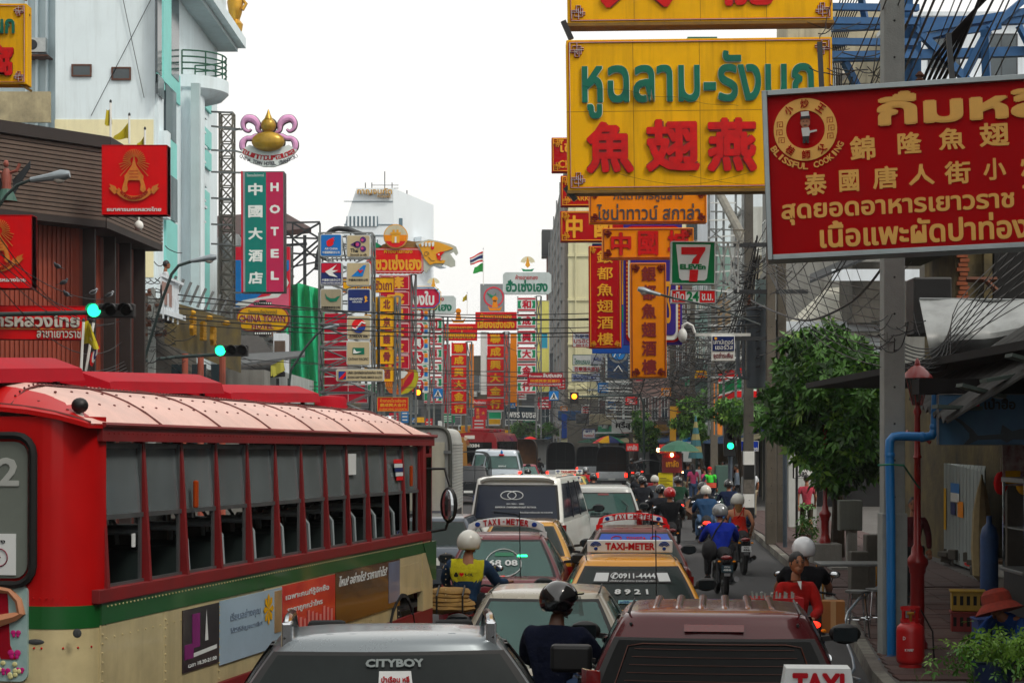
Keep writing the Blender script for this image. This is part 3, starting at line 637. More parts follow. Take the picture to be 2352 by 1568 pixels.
MB().bb(S.x(1302),S.x(1911),-.24,.24,-.06,-.002).build('lower_beam',mat('rusty_gold_edge'),S.root);gantry(S,1911,100,130,2120);S.bars([(1298,48,-.1,1316,90,-.1),(1298,428,-.1,1322,458,-.1)],BLK,.07,'bracket')
S.lines([[(1340+i*6,200+3*math.sin(i*.3)+i*.9)for i in range(60)],[(1420+i*5,402+26*math.sin(i/60*3.14))for i in range(61)],[(1580+i*5,408+22*math.sin(i/60*3.14))for i in range(61)]],CABLE,.9,.09,'loose_wire',3)
YR=19.5;e=(1766,203,2440,584);S=Sign('billboard','big red restaurant billboard in a silver frame with round chef emblem',YR,*e,th=.35,yaw=-9,roll=2.0)
S.root.location+=V((PX(5,YR),0,PX(3,YR)))
S.panel(mat('billboard_red','#b4040c',.6,0,.08,3,streak=.12,spec=.08));S.frame(mat('aluminium_frame','#8a9294',.3,.85,.25,2),8,out=.07,lip=.02)
OC=mat('ochre_print','#f2ba5e',.7,0,.06,8)
S.polys(ring(1858,292,44,72,40),OC,'emblem_ring')
for t,a in(('小',128),('炒',90),('王',52)):S.arctext(t,1858,292,59,a,a,20,mat('billboard_red'),19,lay=.022)
for t,a in(('桂',232),('師',270),('父',308)):S.arctext(t,1858,292,58,a,a,20,mat('billboard_red'),19,lay=.022,inward=True)
gk=[(-5,5),(-5,-5),(5,-5),(5,4),(-1,4),(-1,-1),(1,-1)]
b_=S.lines([[(1858+59*math.cos(R(a))+p*1.25,292-59*math.sin(R(a))+q*1.25)for p,q in gk]for a in(0,18,-18,166,184,202)],mat('billboard_red'),1.6,.02,'key_pattern')
S.poly([(1849,252),(1867,251),(1868,264),(1850,265)],WHT,'chef_hat',.02);S.poly(disc(1858,276,11,14,13),SKINP,'face',.02);S.poly([(1847,270),(1848,263),(1869,262),(1870,270),(1864,267),(1852,267)],HAIR,'hair',.036)
S.poly([(1849,289),(1866,288),(1868,296),(1884,294),(1884,298),(1868,301),(1866,308),(1851,308)],WHT,'jacket',.02);S.poly([(1851,308),(1866,308),(1865,324),(1860,324),(1859,312),(1857,324),(1851,324)],BLK,'trousers',.02)
S.polys([disc(1854,274,1.3,6),disc(1862,274,1.3,6),[(1854,282),(1862,282),(1861,284),(1855,284)]],INK,'eyes_and_mouth',.036,.004)
S.arctext('BLISSFUL COOKING',1860,290,86,206,336,15,OC,12,inward=True,bold=.03)
S.text('กิ๋มหลี',(2020,218,2405,296),OC,bold=.05,th=.03)
for t,a in(('錦',(1957,314,2014,370)),('隆',(2064,312,2118,362)),('魚',(2156,308,2214,358)),('翅',(2246,302,2312,356)),('酒',(2350,298,2410,350))):S.text(t,a,OC,bold=.028)
for t,a in(('泰',(1852,392,1902,444)),('國',(1930,390,1975,440)),('唐',(2006,386,2062,438)),('人',(2086,386,2144,434)),('街',(2166,384,2224,436)),('小',(2252,382,2302,432)),('炒',(2334,378,2390,428))):S.text(t,a,OC,bold=.028)
S.text('สุดยอดอาหารเยาวราช ใจ',(1797,446,2385,510),OC,bold=.03);S.text('เนื้อแพะผัดปาท่องโก๋',(1882,504,2405,566),OC,bold=.03)
S.bars([(1900,190,.3,1900,60,.6),(2200,190,.3,2200,60,.6)],DSTEEL,.04,'hanger')
def frame_sign(label,Y,e,m,lett,texts,group,border=None,bold=.03,roll=.3,back=None,th=.3,kn=.55):
 S=Sign('shop_sign',label,Y,*e,th=th,roll=roll,group=group);S.panel(m);trim(S,e,tube=border or DRED,k=kn,off=3,red=border or DRED)
 for t,a in texts:S.text(t,a,lett,bold=bold,back=back,lay=.01,name='lettering')
 return S
G='orange and red boards of the restaurant front'
frame_sign('orange sign with two rows of Thai text under the yellow sign',42,(1353,436,1622,514),ORA,mat('letter_slate','#3a3a44',.5),[('ภัตตาคารหูฉลาม',(1408,441,1568,466)),('ไชน่าทาวน์ สกาล่า',(1370,470,1607,507))],G,bold=.012)
frame_sign('orange sign with three big red characters above the convenience store sign',41,(1383,525,1592,596),ORA,CHR,[('中',(1402,535,1449,588)),('國',(1464,532,1511,588)),('城',(1532,530,1582,588))],G,back=DRED)
CH6='銀都魚翅酒樓'
frame_sign('tall orange sign with a column of dark red characters',40.5,(1448,605,1530,868),ORA,DRED,[(c,(1473,613+i*42.5,1507,648+i*42.5))for i,c in enumerate(CH6)],G,bold=.035)
frame_sign('tall red sign with a column of gold characters left of the orange column',46,(1353,566,1427,800),RED,GOLDP,[(c,(1371,577+i*37.5,1408,606+i*37.5))for i,c in enumerate(CH6)],G,border=GOLDP,bold=.014,kn=.4)
frame_sign('red sign with gold characters half hidden behind the orange three character sign',47,(1287,486,1500,556),RED,GOLDP,[('中',(1299,496,1338,548)),('國',(1364,494,1406,548)),('城',(1430,494,1475,548))],G,border=GOLDP,bold=.04)
frame_sign('red sign with English lettering peeking out below the yellow sign',47.5,(1288,405,1480,475),RED,GOLDP,[("SHARK'S FIN",(1302,451,1392,463)),('魚翅',(1310,412,1400,445))],G,border=GOLDP,bold=.02)
frame_sign('small high red sign at the left edge of the big yellow sign',48,(1267,318,1400,397),RED,GOLDP,[('ไชน่า',(1282,322,1350,352)),('CHINA',(1283,370,1348,388))],G,border=GOLDP,bold=.02)
PUR=sgn('sign_purple','#3c2c86')
S=Sign('shop_sign','tall white board with purple and red scrolled rim behind the orange column',44,1432,514,1566,792,th=.2,group=G);S.panel(PUR);S.poly(rrect(1437,520,1561,786,14),RED,'rim',.002);S.poly(rrect(1442,525,1556,781,12),WHT,'face',.02);S.poly(rrect(1447,545,1551,770,10),PUR,'inner_field',.04)
S.polys([disc(1439.5,560+i*9,2.2,6)for i in range(24)]+[disc(1558.5,560+i*9,2.2,6)for i in range(24)],GOLDP,'scrollwork',.02)
S.text('銀都',(1470,640,1540,760),GOLDP,lay=.06)
S=Sign('shop_sign','blue board edge below the tall red sign',47.6,1360,560,1452,812,th=.15,group=G);S.panel(sgn('sign_royal_blue','#1c4ea0'));S.poly([(1428,570),(1440,570),(1440,700),(1428,700)],YEL,'yellow_band');S.poly([(1428,704),(1440,704),(1440,740),(1428,740)],GRN,'green_band')
Y7=36;S=Sign('convenience_store_sign','square green white and red convenience store sign with a large seven',Y7,1540,556,1641,654,th=.22,roll=-.4)
S.panel(GRN7);S.frame(WSTEEL,2.2);S.poly([(1551,563),(1630,563),(1622,640),(1617,645),(1564,645),(1559,640)],WHT,'face',.003)
R7=sgn('seven_red','#d4181c',streak=0)
S.polys([[(1563,569.5),(1618,569),(1618,576),(1610,588),(1605,598),(1603,607),(1586,607),(1590,596),(1600,586),(1563,586)],[(1583,621),(1602,621),(1600,648),(1581,648)]],R7,'numeral',.02)
S.text('ELEVEn',(1560,608,1619,620),GRN7,lay=.03,bold=.05)
S.bars([(1641,556,.05,1706,556,.05),(1641,654,.05,1706,654,.05),(1646,654,.05,1672,558,.05),(1672,654,.05,1646,558,.05),(1672,558,.05,1694,654,.05),(1694,558,.05,1672,654,.05),(1696,540,.05,1696,670,.05),(1686,525,.2,1712,525,.2),(1686,525,.2,1700,555,.2),(1712,525,.2,1696,560,.2)],WSTEEL,.022)
S=Sign('opening_hours_sign','small red and white sign reading open twenty four hours below the seven',Y7,1541,667,1642,697,th=.2,roll=-.4);S.panel(WHT);S.frame(WSTEEL,1.2)
S.polys([[(1543,669),(1573,669),(1573,695),(1543,695)],[(1606,669),(1640,669),(1640,695),(1606,695)]],R7,'red_field',.003);S.text('24',(1576,670,1604,693),GRN7,bold=.04,lay=.006);S.text('เปิด',(1546,671,1570,692),WHT,lay=.02,bold=.02);S.text('ช.ม.',(1610,675,1636,691),WHT,lay=.02,bold=.02)
S=Sign('payment_counter_sign','blue and white bill payment sign hanging from a pipe beside the transformer',44,1634,771,1687,829,th=.15);S.panel(WHT);S.poly([(1636,773),(1685,773),(1685,806),(1636,806)],NAVY,'blue_field');S.text('เคาน์เตอร์',(1638,780,1683,791),WHT,lay=.02);S.text('เซอร์วิส',(1642,792,1682,803),WHT,lay=.02);S.text('จุดชำระเงิน',(1638,810,1682,826),sgn('print_maroon','#7c1430',streak=0),lay=.006);S.poly(disc(1643,777.5,3.2,12),GOLDP,'moon',.02);S.bars([(1598,768,.1,1725,768,.1)],WSTEEL,.05)
S=Sign('blue_direction_sign','blue sign with white text half hidden by tree leaves',55,1690,1012,1742,1036,th=.08);S.panel(sgn('sign_direct_blue','#1238a8'));S.frame(WSTEEL,1.2,out=.01);S.text('Cane',(1712,1024,1740,1034),WHT)
S.bars([(1705,1036,0,1705,1180,0),(1732,1036,0,1732,1180,0)],STEEL,.05,'post')
S=Sign('striped_store_awning','orange white green striped store fascia beside the transformer',62,1688,846,1740,912,th=.6,yaw=0)
for i,m in enumerate((R7,WHT,GRN7,WHT,R7)):
 h=[0,19,24,48,52,66];MB().bb(S.x(1690),S.x(1735),-.3,.3,S.z(846+h[i+1]),S.z(846+h[i])).build('stripe',m,S.root)
 z0,z1=S.z(846+h[i+1]),S.z(846+h[i]);x0,x1=S.x(1658),S.x(1689)
 MB().add([(x0,.9,z0-.15),(x1,-.25,z0),(x1,-.1,z0),(x0,1.05,z0-.15),(x0,.9,z1-.15),(x1,-.25,z1),(x1,-.1,z1),(x0,1.05,z1-.15)],[(0,1,5,4),(3,2,6,7),(4,5,6,7),(0,1,2,3),(0,3,7,4),(1,2,6,5)]).build('stripe',m,S.root)
# ---------------------------------------------------------------- middle signs
def plate(label,Y,e,m,texts=(),frame=None,th=.15,group=None,name='sign',roll=0,yaw=0,fw=1.0):
 S=Sign(name,label,Y,*e,th=th,roll=roll,yaw=yaw,group=group);S.panel(m)
 if frame:S.frame(frame,fw)
 for t in texts:S.text(t[0],t[1],t[2],bold=t[3]if len(t)>3 else.02,lay=.004)
 return S
BLUEP=sgn('print_blue','#1c3c8c',streak=0);REDP=sgn('print_red','#b01824',streak=0);GRNP=sgn('print_green','#0c6a50',streak=0);BLKP=sgn('print_black','#1c1c20',streak=0)
GH='hotel name plates stacked on the cream block'
plate('white and pink hotel plate, topmost of the stack on the cream block',128,(1315,765,1358,797),WHT,[('百樂滙',(1320,768,1353,777),BLUEP),('บรอด',(1318,779,1355,788),REDP),('旅社',(1322,790,1350,796),REDP)],REDP,group=GH)
plate('green plate with white Thai hotel text',127,(1315,814,1358,838),WHT,[('โรงแรมบ',(1319,823,1355,836),GRNP,.03)],GRNP,group=GH)
plate('grey plate overlapping the green hotel plate',125,(1357,814,1386,836),sgn('sign_grey','#a8acb4'),[('BALI',(1364,820,1380,828),BLUEP)],group=GH)
plate('white hotel plate with red Chinese characters',126,(1315,840,1381,855),WHT,[('百樂滙大旅社',(1319,842,1377,853),REDP,.03)],group=GH)
plate('white hotel plate with bold blue English lettering',124,(1313,858,1378,876),sgn('sign_pale_blue','#c0ccdc'),[('BROADWAY HOT',(1317,861,1371,873),BLUEP,.05)],BLUEP,group=GH)
plate('red medicine shop sign hanging over the street',95,(1211,856,1292,887),CRIM,[('ร้านขายยา',(1215,860,1245,868),WHT),('ลิ้มซุ่นเฮง',(1247,856,1290,869),WHT,.03),('林順興參茸藥行',(1217,871,1286,878),GOLDP),('LIM SOON HENG NATURAL MEDICINE',(1215,880,1288,885),WHT,.01)],REDP,roll=-.5)
plate('dark framed billboard with white script above the street',140,(1156,932,1236,965),sgn('board_slate','#22343e'),[('เพชร งขชล',(1164,946,1231,959),WHT,.03)],WSTEEL,roll=-1.2,fw=1.8)
plate('white sign with large dark Thai letters below slatted balconies',116,(1405,963,1452,992),WHT,[('ศรีสุ',(1414,967,1448,987),BLKP,.04)])
plate('small white plate with red text under a beige canopy',120,(1338,985,1367,1006),WHT,[('ทองแท้',(1341,995,1365,1003),REDP),('金行',(1344,987,1360,993),BLUEP)],BLUEP)
plate('red shop sign with white Thai lettering between the gold columns',150,(1081,917,1119,931),REDB,[('ฮั่วเซ่งฮง',(1085,919,1116,929),WHT,.02)])
plate('small dark red menu sign with gold characters',145,(1090,935,1118,963),CRIM,[('金',(1094,937,1101,944),GOLDP),('行',(1094,946,1101,953),GOLDP),('四',(1094,954,1101,961),GOLDP),('大',(1106,944,1114,953),GOLDP)],REDP)
plate('red goldsmith sign with golden trilingual text low beside the bus roof',75,(867,912,938,944),REDB,[('ห้างทองโซวเซ่งเฮง',(873,915,933,924),GOLDP),('蘇成興大金行',(873,926,933,934),GOLDP,.03),('SO SENG HENG GOLDSMITH',(871,937,934,942),GOLDP)],GOLDP)
plate('green and white shop board behind the travel agency plate',92,(842,882,885,902),GRN,[('เยาวราช',(850,885,880,896),WHT)])
plate('blue tall poster board near the clipped tree',128,(1290,950,1302,1006),sgn('poster_blue','#2a52a8'))
plate('yellow small board far down the left pavement',150,(958,958,975,970),YEL);plate('two white small plates on a post beyond the red bus roof',160,(1006,966,1021,980),WHT)
for lb,u,v,Y in(('left blue pedestrian crossing sign hanging before the green character column',1006,903,92),('right blue pedestrian crossing sign under the medicine sign',1272,909,92),('small blue pedestrian crossing sign above the dark billboard',1178,931,130),('lowest blue crossing sign over the red bus',951,965,125)):
 s_=11 if Y<100 else 6;S=Sign('pedestrian_sign',lb,Y,u-s_,v-s_,u+s_,v+s_,th=.06,group='blue pedestrian crossing signs');S.panel(SKYB,bevel=0)
 S.poly([(u,v-s_*.8),(u+s_*.85,v+s_*.7),(u-s_*.85,v+s_*.7)],WHT,'triangle',.003);S.polys([disc(u,v-s_*.3,s_*.14,8),[(u-s_*.15,v-s_*.15),(u+s_*.2,v-s_*.15),(u+s_*.15,v+s_*.2),(u+s_*.4,v+s_*.6),(u+s_*.2,v+s_*.6),(u,v+s_*.3),(u-s_*.35,v+s_*.6),(u-s_*.5,v+s_*.55),(u-s_*.15,v+s_*.2)]],BLKP,'walking_figure',.02)
# ---------------------------------------------------------------- gold shop columns
def column(label,Y,u0,u1,v0,pitch,h,chars,style,group,extra=None,r0=2.0):
 S=Sign('gold_shop_column_sign',label,Y,u0,v0,u1,v0+pitch*(len(chars)-1)+h,th=.5,group=group);w_=u1-u0;cx=(u0+u1)/2
 v_end=v0+pitch*(len(chars)-1)+h
 for uu in(u0+1.5,u1-1.5):MB().bar((S.x(uu),.3,S.z(v_end+40)),(S.x(uu),.3,S.z(v0-3)),.07).build('mast',STEEL,S.root)
 for i,c in enumerate(chars):
  a=v0+pitch*i;e=(u0,a,u1,a+h)
  if style=='gold':
   p=S.panel(REDB,e);S.text(c,(cx-w_*.33,a+h*.1,cx+w_*.33,a+h*.9),YEL,bold=.045,name='character',lay=.01)
   MB().bb(S.x(u0),S.x(u1),-.2,.2,S.z(a+pitch-.5),S.z(a+h+.5)).build('white_rail',WHT,S.root)
  elif style=='green':
   S.panel(WHT,e);S.polys([[(u0+1,a+h*.06),(u1-1,a+h*.06),(u1-1,a+h*.16),(u0+1,a+h*.16)],[(u0+1,a+h*.84),(u1-1,a+h*.84),(u1-1,a+h*.94),(u0+1,a+h*.94)]],CRIM,'red_stripe')
   S.polys([[(u0+1.5,a+h*.24),(u0+w_*.22,a+h*.24),(u0+w_*.16,a+h*.5),(u0+w_*.22,a+h*.76),(u0+1.5,a+h*.76)],[(u1-1.5,a+h*.24),(u1-w_*.22,a+h*.24),(u1-w_*.16,a+h*.5),(u1-w_*.22,a+h*.76),(u1-1.5,a+h*.76)]],GRN,'green_field')
   S.text(c,(cx-w_*.24,a+h*.2,cx+w_*.24,a+h*.8),CRIM,bold=.05,name='character',lay=.01)
  elif style=='red':
   S.panel(CRIM,e);S.line(WHT,(u0+2,a+2,u1-2,a+h-2),.8);S.text(c,(cx-w_*.3,a+h*.1,cx+w_*.32,a+h*.9),GOLDP,bold=.05,name='character',lay=.01)
  elif style=='yellow':
   S.panel(YEL,e);S.frame(GOLDP,.9,e);S.text(c,(cx-w_*.27,a+h*.17,cx+w_*.27,a+h*.83),DRED,bold=.045,name='character',lay=.01)
  elif style=='hex':
   S.panel(WHT,e);S.poly([(u0+2,a+2),(u0+w_*.62,a+2),(u0+w_*.74,a+h*.3),(u0+w_*.74,a+h*.7),(u0+w_*.62,a+h-2),(u0+2,a+h-2)],CRIM,'red_field');S.text(c,(u0+w_*.16,a+h*.15,u0+w_*.6,a+h*.85),WHT,bold=.05,lay=.02,name='character')
   S.poly([(u0+w_*.78,a+h*.2),(u1-1,a+h*.2),(u1-1,a+h*.5),(u0+w_*.78,a+h*.5)],ORA,'orange_block');S.poly([(u0+w_*.78,a+h*.55),(u1-1,a+h*.55),(u1-1,a+h*.85),(u0+w_*.78,a+h*.85)],SKYB,'blue_block')
   S.polys([[(u0+w_*.66,a+1),(u0+w_*.86,a+1),(u1-1,a+h*.14),(u0+w_*.76,a+h*.14)]],GRN,'green_block')
 b=MB();zz=S.z(v_end+30);zt=S.z(v0-4);n_=max(3,int((zt-zz)/1.6))
 for i in range(n_):
  a_,c_=zz+(zt-zz)*i/n_,zz+(zt-zz)*(i+1)/n_;x0,x1=S.x(u1+1),S.x(u1+12)
  b.bar((x0,.4,a_),(x1,.4,c_),.035,3);b.bar((x1,.4,a_),(x0,.4,c_),.035,3);b.bar((x0,.4,c_),(x1,.4,c_),.035,3)
 b.bar((S.x(u1+1),.4,zz-2),(S.x(u1+1),.4,zt),.07).bar((S.x(u1+12),.4,zz-2),(S.x(u1+12),.4,zt),.07);b.build('lattice_mast',STEEL,S.root)
 return S
GC='column signs of gold shops'
C6='和成興大金行';D6='聯成興大金行'
column('right column of white green and red panels under the high white sign',118,1188,1231,683,37.7,33,C6,'green',GC)
column('left column of white green and red panels next to the pink sign',112,974,1016,730,33.2,30.5,C6,'green',GC)
column('right column of red panels with golden characters',130,1119,1157,765,30,26,D6,'gold',GC)
column('left column of red panels with golden characters',126,1037,1071,788,27.6,24,D6,'gold',GC)
column('red column with thin white outlines behind the yellow soup signs',84,872,942,633,36.4,34,'蘇成興大金行','red',GC)
column('hexagon patterned column in many colours with white characters',98,944,984,708,32.5,31,'蘇成興大金行','hex',GC)
column('right column of small square yellow bird nest panels',78,874,905,683,40,33,'北京護骨酒','yellow',GC)
column('left column of small square yellow panels mostly hidden by airline boxes',78.5,838,868,683,40,33,'仙山豆真酒','yellow',GC)
GB='gold shop name boards'
def board(label,Y,e,m,l1,l2,m1,m2,e1,e2,name='gold_shop_sign',frame=None,oct_=0):
 S=Sign(name,label,Y,*e,th=.5,group=GB)
 if oct_:
  u0,v0,u1,v1=e;k=oct_;pts=[(u0+k,v0),(u1-k,v0),(u1,v0+k),(u1,v1-k),(u1-k,v1),(u0+k,v1),(u0,v1-k),(u0,v0+k)];S.poly(pts,m,'panel',-.5,.5)
 else:S.panel(m)
 if frame:S.line(frame,(e[0]+2.5,e[1]+2.5,e[2]-2.5,e[3]-2.5),1)
 if l1:S.text(l1,e1,m1,bold=.02,lay=.01)
 S.text(l2,e2,m2,bold=.045,lay=.01);return S
S=board('high white sign with green Thai name and golden crest',118,(1155,626,1266,676),sgn('sign_cool_white','#bcc8c8'),'ห้างขายทอง','ฮั่วเซ่งเฮง',REDP,GRNP,(1184,632,1235,643),(1162,643,1258,671),oct_=6)
def crest(S,cu,cv,k):
 S.polys(ring(cu,cv,6*k,15*k,13,15,165)[::1],mat('crest_cream','#d8d2b0'),'crest_rays');S.poly([(cu,cv-15*k),(cu+5*k,cv+3*k),(cu,cv+8*k),(cu-5*k,cv+3*k)],GOLDP,'crest_flame',.02)
 S.poly([(cu-13*k,cv+9*k),(cu-9*k,cv+15*k),(cu+9*k,cv+15*k),(cu+13*k,cv+9*k),(cu+5*k,cv+11*k),(cu-5*k,cv+11*k)],GRN,'crest_base',.01)
crest(S,1212,607,1.15)
S=board('lower white sign with green Thai name half hidden by the pink sign',112,(940,680,1047,720),sgn('sign_cool_white'),'ขายทอง','ฮั่วเซ่งเฮง',REDP,GRNP,(975,684,1020,692),(948,693,1038,715),oct_=5);crest(S,996,654,1.0)
S=board('right red board with yellow Thai gold shop name',130,(1092,717,1187,758),REDB,'ห้างขายทอง','เลี่ยงเซ่งเฮง',YEL,YEL,(1103,720,1175,732),(1097,734,1182,754))
S2=board('left red board with yellow Thai gold shop name',126,(1017,744,1096,782),REDB,'ห้างขายทอง','เลี่ยงเซ่งเฮง',YEL,YEL,(1024,747,1086,757),(1021,759,1092,778))
for s_,cu,cv in((S,1137,714),(S2,1053,742)):
 s_.polys([disc(cu,cv-27,6.5,14),[(cu-4,cv-24),(cu+4,cv-24),(cu+7,cv-7),(cu-7,cv-7)],[(cu-17,cv-11),(cu-10,cv-6),(cu+10,cv-6),(cu+17,cv-11),(cu+12,cv),(cu-12,cv)]],ORA,'emblem_figure')
S=plate('grey billboard back with pink ring emblem',134,(1103,652,1159,716),sgn('board_grey','#868c90'));S.polys(ring(1134,682,20,23.5,26),sgn('pink_ring','#d4384c'),'ring');S.polys([[(1118,672),(1134,680),(1140,672),(1134,690)]],GRN,'leaf',.02)
S=board('pink hexagonal sign with white Thai letters and coloured rim',98,(930,664,1008,706),sgn('sign_pink_red','#c41440'),None,'ทองใบ',WHT,WHT,None,(934,669,998,702),oct_=9)
S.lines([[(940,662),(998,662),(1010,673),(1010,695),(996,708),(930,708)]],SKYB,2.2,.05,'blue_rim');S.lines([[(940,659),(1000,659),(1013,672),(1013,697),(999,711),(930,711)]],YEL,1.6,.05,'yellow_rim');crest(S,996,645,.01)
S=plate('yellow Thai noodle shop board beside the airline boxes',80,(788,637,906,672),YEL,[('ข้าวต้มซัวเถา',(815,642,901,667),DRED,.03)],REDP)
S=board('red dragon gold shop sign with round fort emblem',84,(843,571,973,628),REDB,'ห้างขายทอง','โซวเซ่งเฮง',YEL,GOLDP,(883,573,948,583),(853,586,969,622),frame=WHT,oct_=6)
SCL=sgn('dragon_scale_brown','#8a6a3c');
S.poly([(868,572),(880,562),(900,556),(930,552),(955,556),(990,552),(1010,556),(1035,574),(1030,590),(985,596),(973,580)],SCL,'dragon_neck',-.3,.2)
S.poly([(845,560),(862,556),(878,566),(872,574),(845,574)],GRN,'dragon_tail',-.3,.2)
S.poly([(955,560),(985,551),(1012,556),(1035,562),(1048,568),(1053,582),(1048,588),(1042,580),(1034,584),(1046,600),(1046,612),(1036,615),(1020,608),(1012,613),(1000,610),(988,616),(980,628),(973,622),(973,590)],sgn('dragon_silver','#b4b8ac'),'dragon_outline',-.1,.12)
S.poly([(962,563),(985,555),(1008,558),(1030,566),(1042,572),(1030,577),(1012,580),(1003,588),(1012,598),(1024,600),(1020,606),(1000,606),(988,610),(976,596)],GOLDP,'dragon_head',.03,.04)
S.polys([disc(994,571,4,10),[(1002,585),(1012,580),(1022,580),(1012,590),(1016,600),(1006,598)]],R7,'dragon_mouth',.075,.02);S.polys([[(1006,586),(1010,584),(1010,589)],[(1012,597),(1016,595),(1014,600)]]+[[(968+i*8,561-i*.5),(974+i*8,558-i*.3),(974+i*8,566),(970+i*8,569)]for i in range(4)],WHT,'dragon_teeth',.09,.02)
S.lines([[(980+3*math.cos(a)*(1+a/6),585+3*math.sin(a)*(1+a/6))for a in[i*.5 for i in range(14)]],[(965,570),(972,560),(985,562)],[(985,592),(992,600),(1000,600)]],SCL,1.2,.09,'dragon_curls')
S.poly(disc(910,545,28,36),GOLDP,'emblem_rim',.02,.1);S.poly(disc(910,545,26,36),sgn('dusk_sky','#c8bfa4'),'emblem_sky',.13,.02)
S.poly([(884,542),(936,542),(934,556),(886,556)],ORA,'emblem_field',.155,.01);S.poly(disc(910,545,25.4,40)[1:20],R7,'emblem_ground',.15,.01);S.polys([[(901,540),(919,540),(919,560),(901,560)],[(898,536),(922,536),(922,541),(898,541)],[(903,530),(908,530),(908,536),(903,536)],[(912,530),(917,530),(917,536),(912,536)]],GOLDP,'fort',.17,.01);S.poly([(908,546),(912,546),(912,560),(908,560)],WHT,'fort_gate',.185,.005)
S.lines([[(845+i*5,629+(i%2)*3)for i in range(27)]],WHT,1.2,.02,'bead_fringe')
S=Sign('dragon_tail_sign','round scrolled dragon tail board in orange and yellow at the foot of the red column',84,884,848,962,906,th=.4)
S.poly([(884,856),(900,850),(930,848),(955,850),(962,866),(956,885),(938,900),(915,906),(895,902),(886,890)],sgn('tail_orange','#c8641c'),'panel',-.4,.4);S.poly([(950,848),(960,852),(962,870),(955,888),(938,902),(918,907),(930,896),(946,880),(952,864)],sgn('tail_green','#b0a820'),'rim',.01);S.poly([(940,862),(952,852),(950,870),(942,882),(926,895),(912,899),(925,885)],CRIM,'belly',.01)
S.poly([(888,854),(930,850),(938,856),(928,868),(910,872),(896,866)],WHT,'cloud',.02);S.lines([[(892+i*4,872+(i%3)*2),(890+i*4.2,884),(888+i*3.6,896-abs(i-4))]for i in range(10)],YEL,1,.02,'fur_line')
# ---------------------------------------------------------------- airline boxes
GA='airline sign boxes'
TAN=sgn('box_tan','#b4a684');frames=[]
def abox(label,e,m,Y=66):
 S=Sign('airline_sign',label,Y,*e,th=.35,group=GA);u0,v0,u1,v1=e
 S.poly(rrect(u0,v0,u1,v1,4),WSTEEL,'casing',-.35,.35);S.poly(rrect(u0+1.6,v0+1.6,u1-1.6,v1-1.6,3),m,'face',.003);return S
S=abox('blue airline box with red phoenix, top left of the cluster',(737,539,786,590),sgn('box_blue','#1568b4',streak=0));S.poly([(752,565),(751,556),(757,551),(770,546),(766,552),(770,553),(766,558),(768,561),(763,566),(756,568)],R7,'phoenix',.02);S.text('AIR CHINA',(747,570,777,575),WHT,lay=.02);S.text('中國國際航空公司',(742,578,781,584),WHT,lay=.02)
S=abox('tan airline box with purple orchid emblem, top right of the cluster',(797,541,851,592),TAN);PU=sgn('orchid_purple','#4c2c68',streak=0)
S.polys([disc(822,563,8,16),[(806,563),(818,556),(818,570)],disc(835,552,7,14),disc(835,573,7,14)],PU,'orchid',.02);S.polys([disc(822,563,4,12),disc(833,553,3.4,10),disc(833,572,3.4,10)],sgn('orchid_pink','#c0407c',streak=0),'orchid_heart',.04);S.text('Thai',(806,572,824,581),BLKP,lay=.02,bold=.03);S.text('Smooth as silk',(806,583,844,589),BLKP,lay=.02,bold=0)
S=abox('red and navy airline box with white swallow',(737,603,787,656),NAVY);S.poly([(740,606),(784,606),(784,627),(740,627)],CRIM,'red_half',.02);S.poly([(748,625),(756,621),(775,609),(764,622),(778,622),(765,628),(777,638),(758,634)],WHT,'swallow',.045);S.text('中國東方航空公司',(741,641,783,647),WHT,lay=.02);S.text('CHINA EASTERN AIRLINES',(740,649,784,653),WHT,lay=.02)
S=abox('tan airline box with blue tail fin',(797,604,851,657),TAN);S.poly([(808,636),(836,610),(842,610),(834,636)],SKYB,'tail_fin',.02);S.polys([disc(829,625,3,10),disc(825,622,2,8),disc(833,622,2,8)],R7,'flower',.04);S.text('中國南方航空公司',(802,641,846,647),BLKP,lay=.02)
S=abox('grey tan airline box with green bird emblem',(737,664,786,717),sgn('box_greytan','#948c74'));S.poly([(748,674),(750,686),(760,694),(774,693),(783,680),(776,682),(770,686),(760,686),(752,682)],GRNP,'green_bird',.02);S.text('中國雲南航空公司',(740,704,782,710),BLKP,lay=.02)
S=abox('navy airline box with gold bird',(799,664,852,717),NAVY);S.poly([(838,682),(842,680),(845,685),(842,688),(846,692),(838,696),(840,690)],GOLDP,'bird',.02);S.text('SINGAPORE',(804,685,834,690),WHT,lay=.02);S.text('AIRLINES',(810,692,832,696),WHT,lay=.02)
S=abox('tan airline box with red and blue disc',(798,726,852,780),TAN);cu,cv=825,749;S.poly(disc(cu,cv,16,28),R7,'disc',.02);S.poly([(cu+16*math.cos(R(a)),cv+16*math.sin(R(a)))for a in range(0,181,12)]+[(cu-8+8*math.cos(R(a)),cv-7*math.sin(R(a))+0)for a in range(180,361,24)][1:-1][::1],BLUEP,'blue_half',.04);S.lines([[(cu-15,cv+5),(cu-7,cv+8),(cu,cv),(cu+7,cv-8),(cu+15,cv-5)]],WHT,4,.05,'white_wave');S.text('KOREAN AIR',(804,770,846,776),BLKP,lay=.02,bold=.03)
S=abox('tan airline box with green brush wing',(797,784,851,839),TAN);S.poly([(811,799),(838,799),(838,814),(811,814)],GRNP,'green_field',.02);S.poly([(814,801),(820,808),(832,808),(820,812),(812,812)],WHT,'wing',.04);S.text('CATHAY PACIFIC',(801,822,847,828),BLKP,lay=.02,bold=.01)
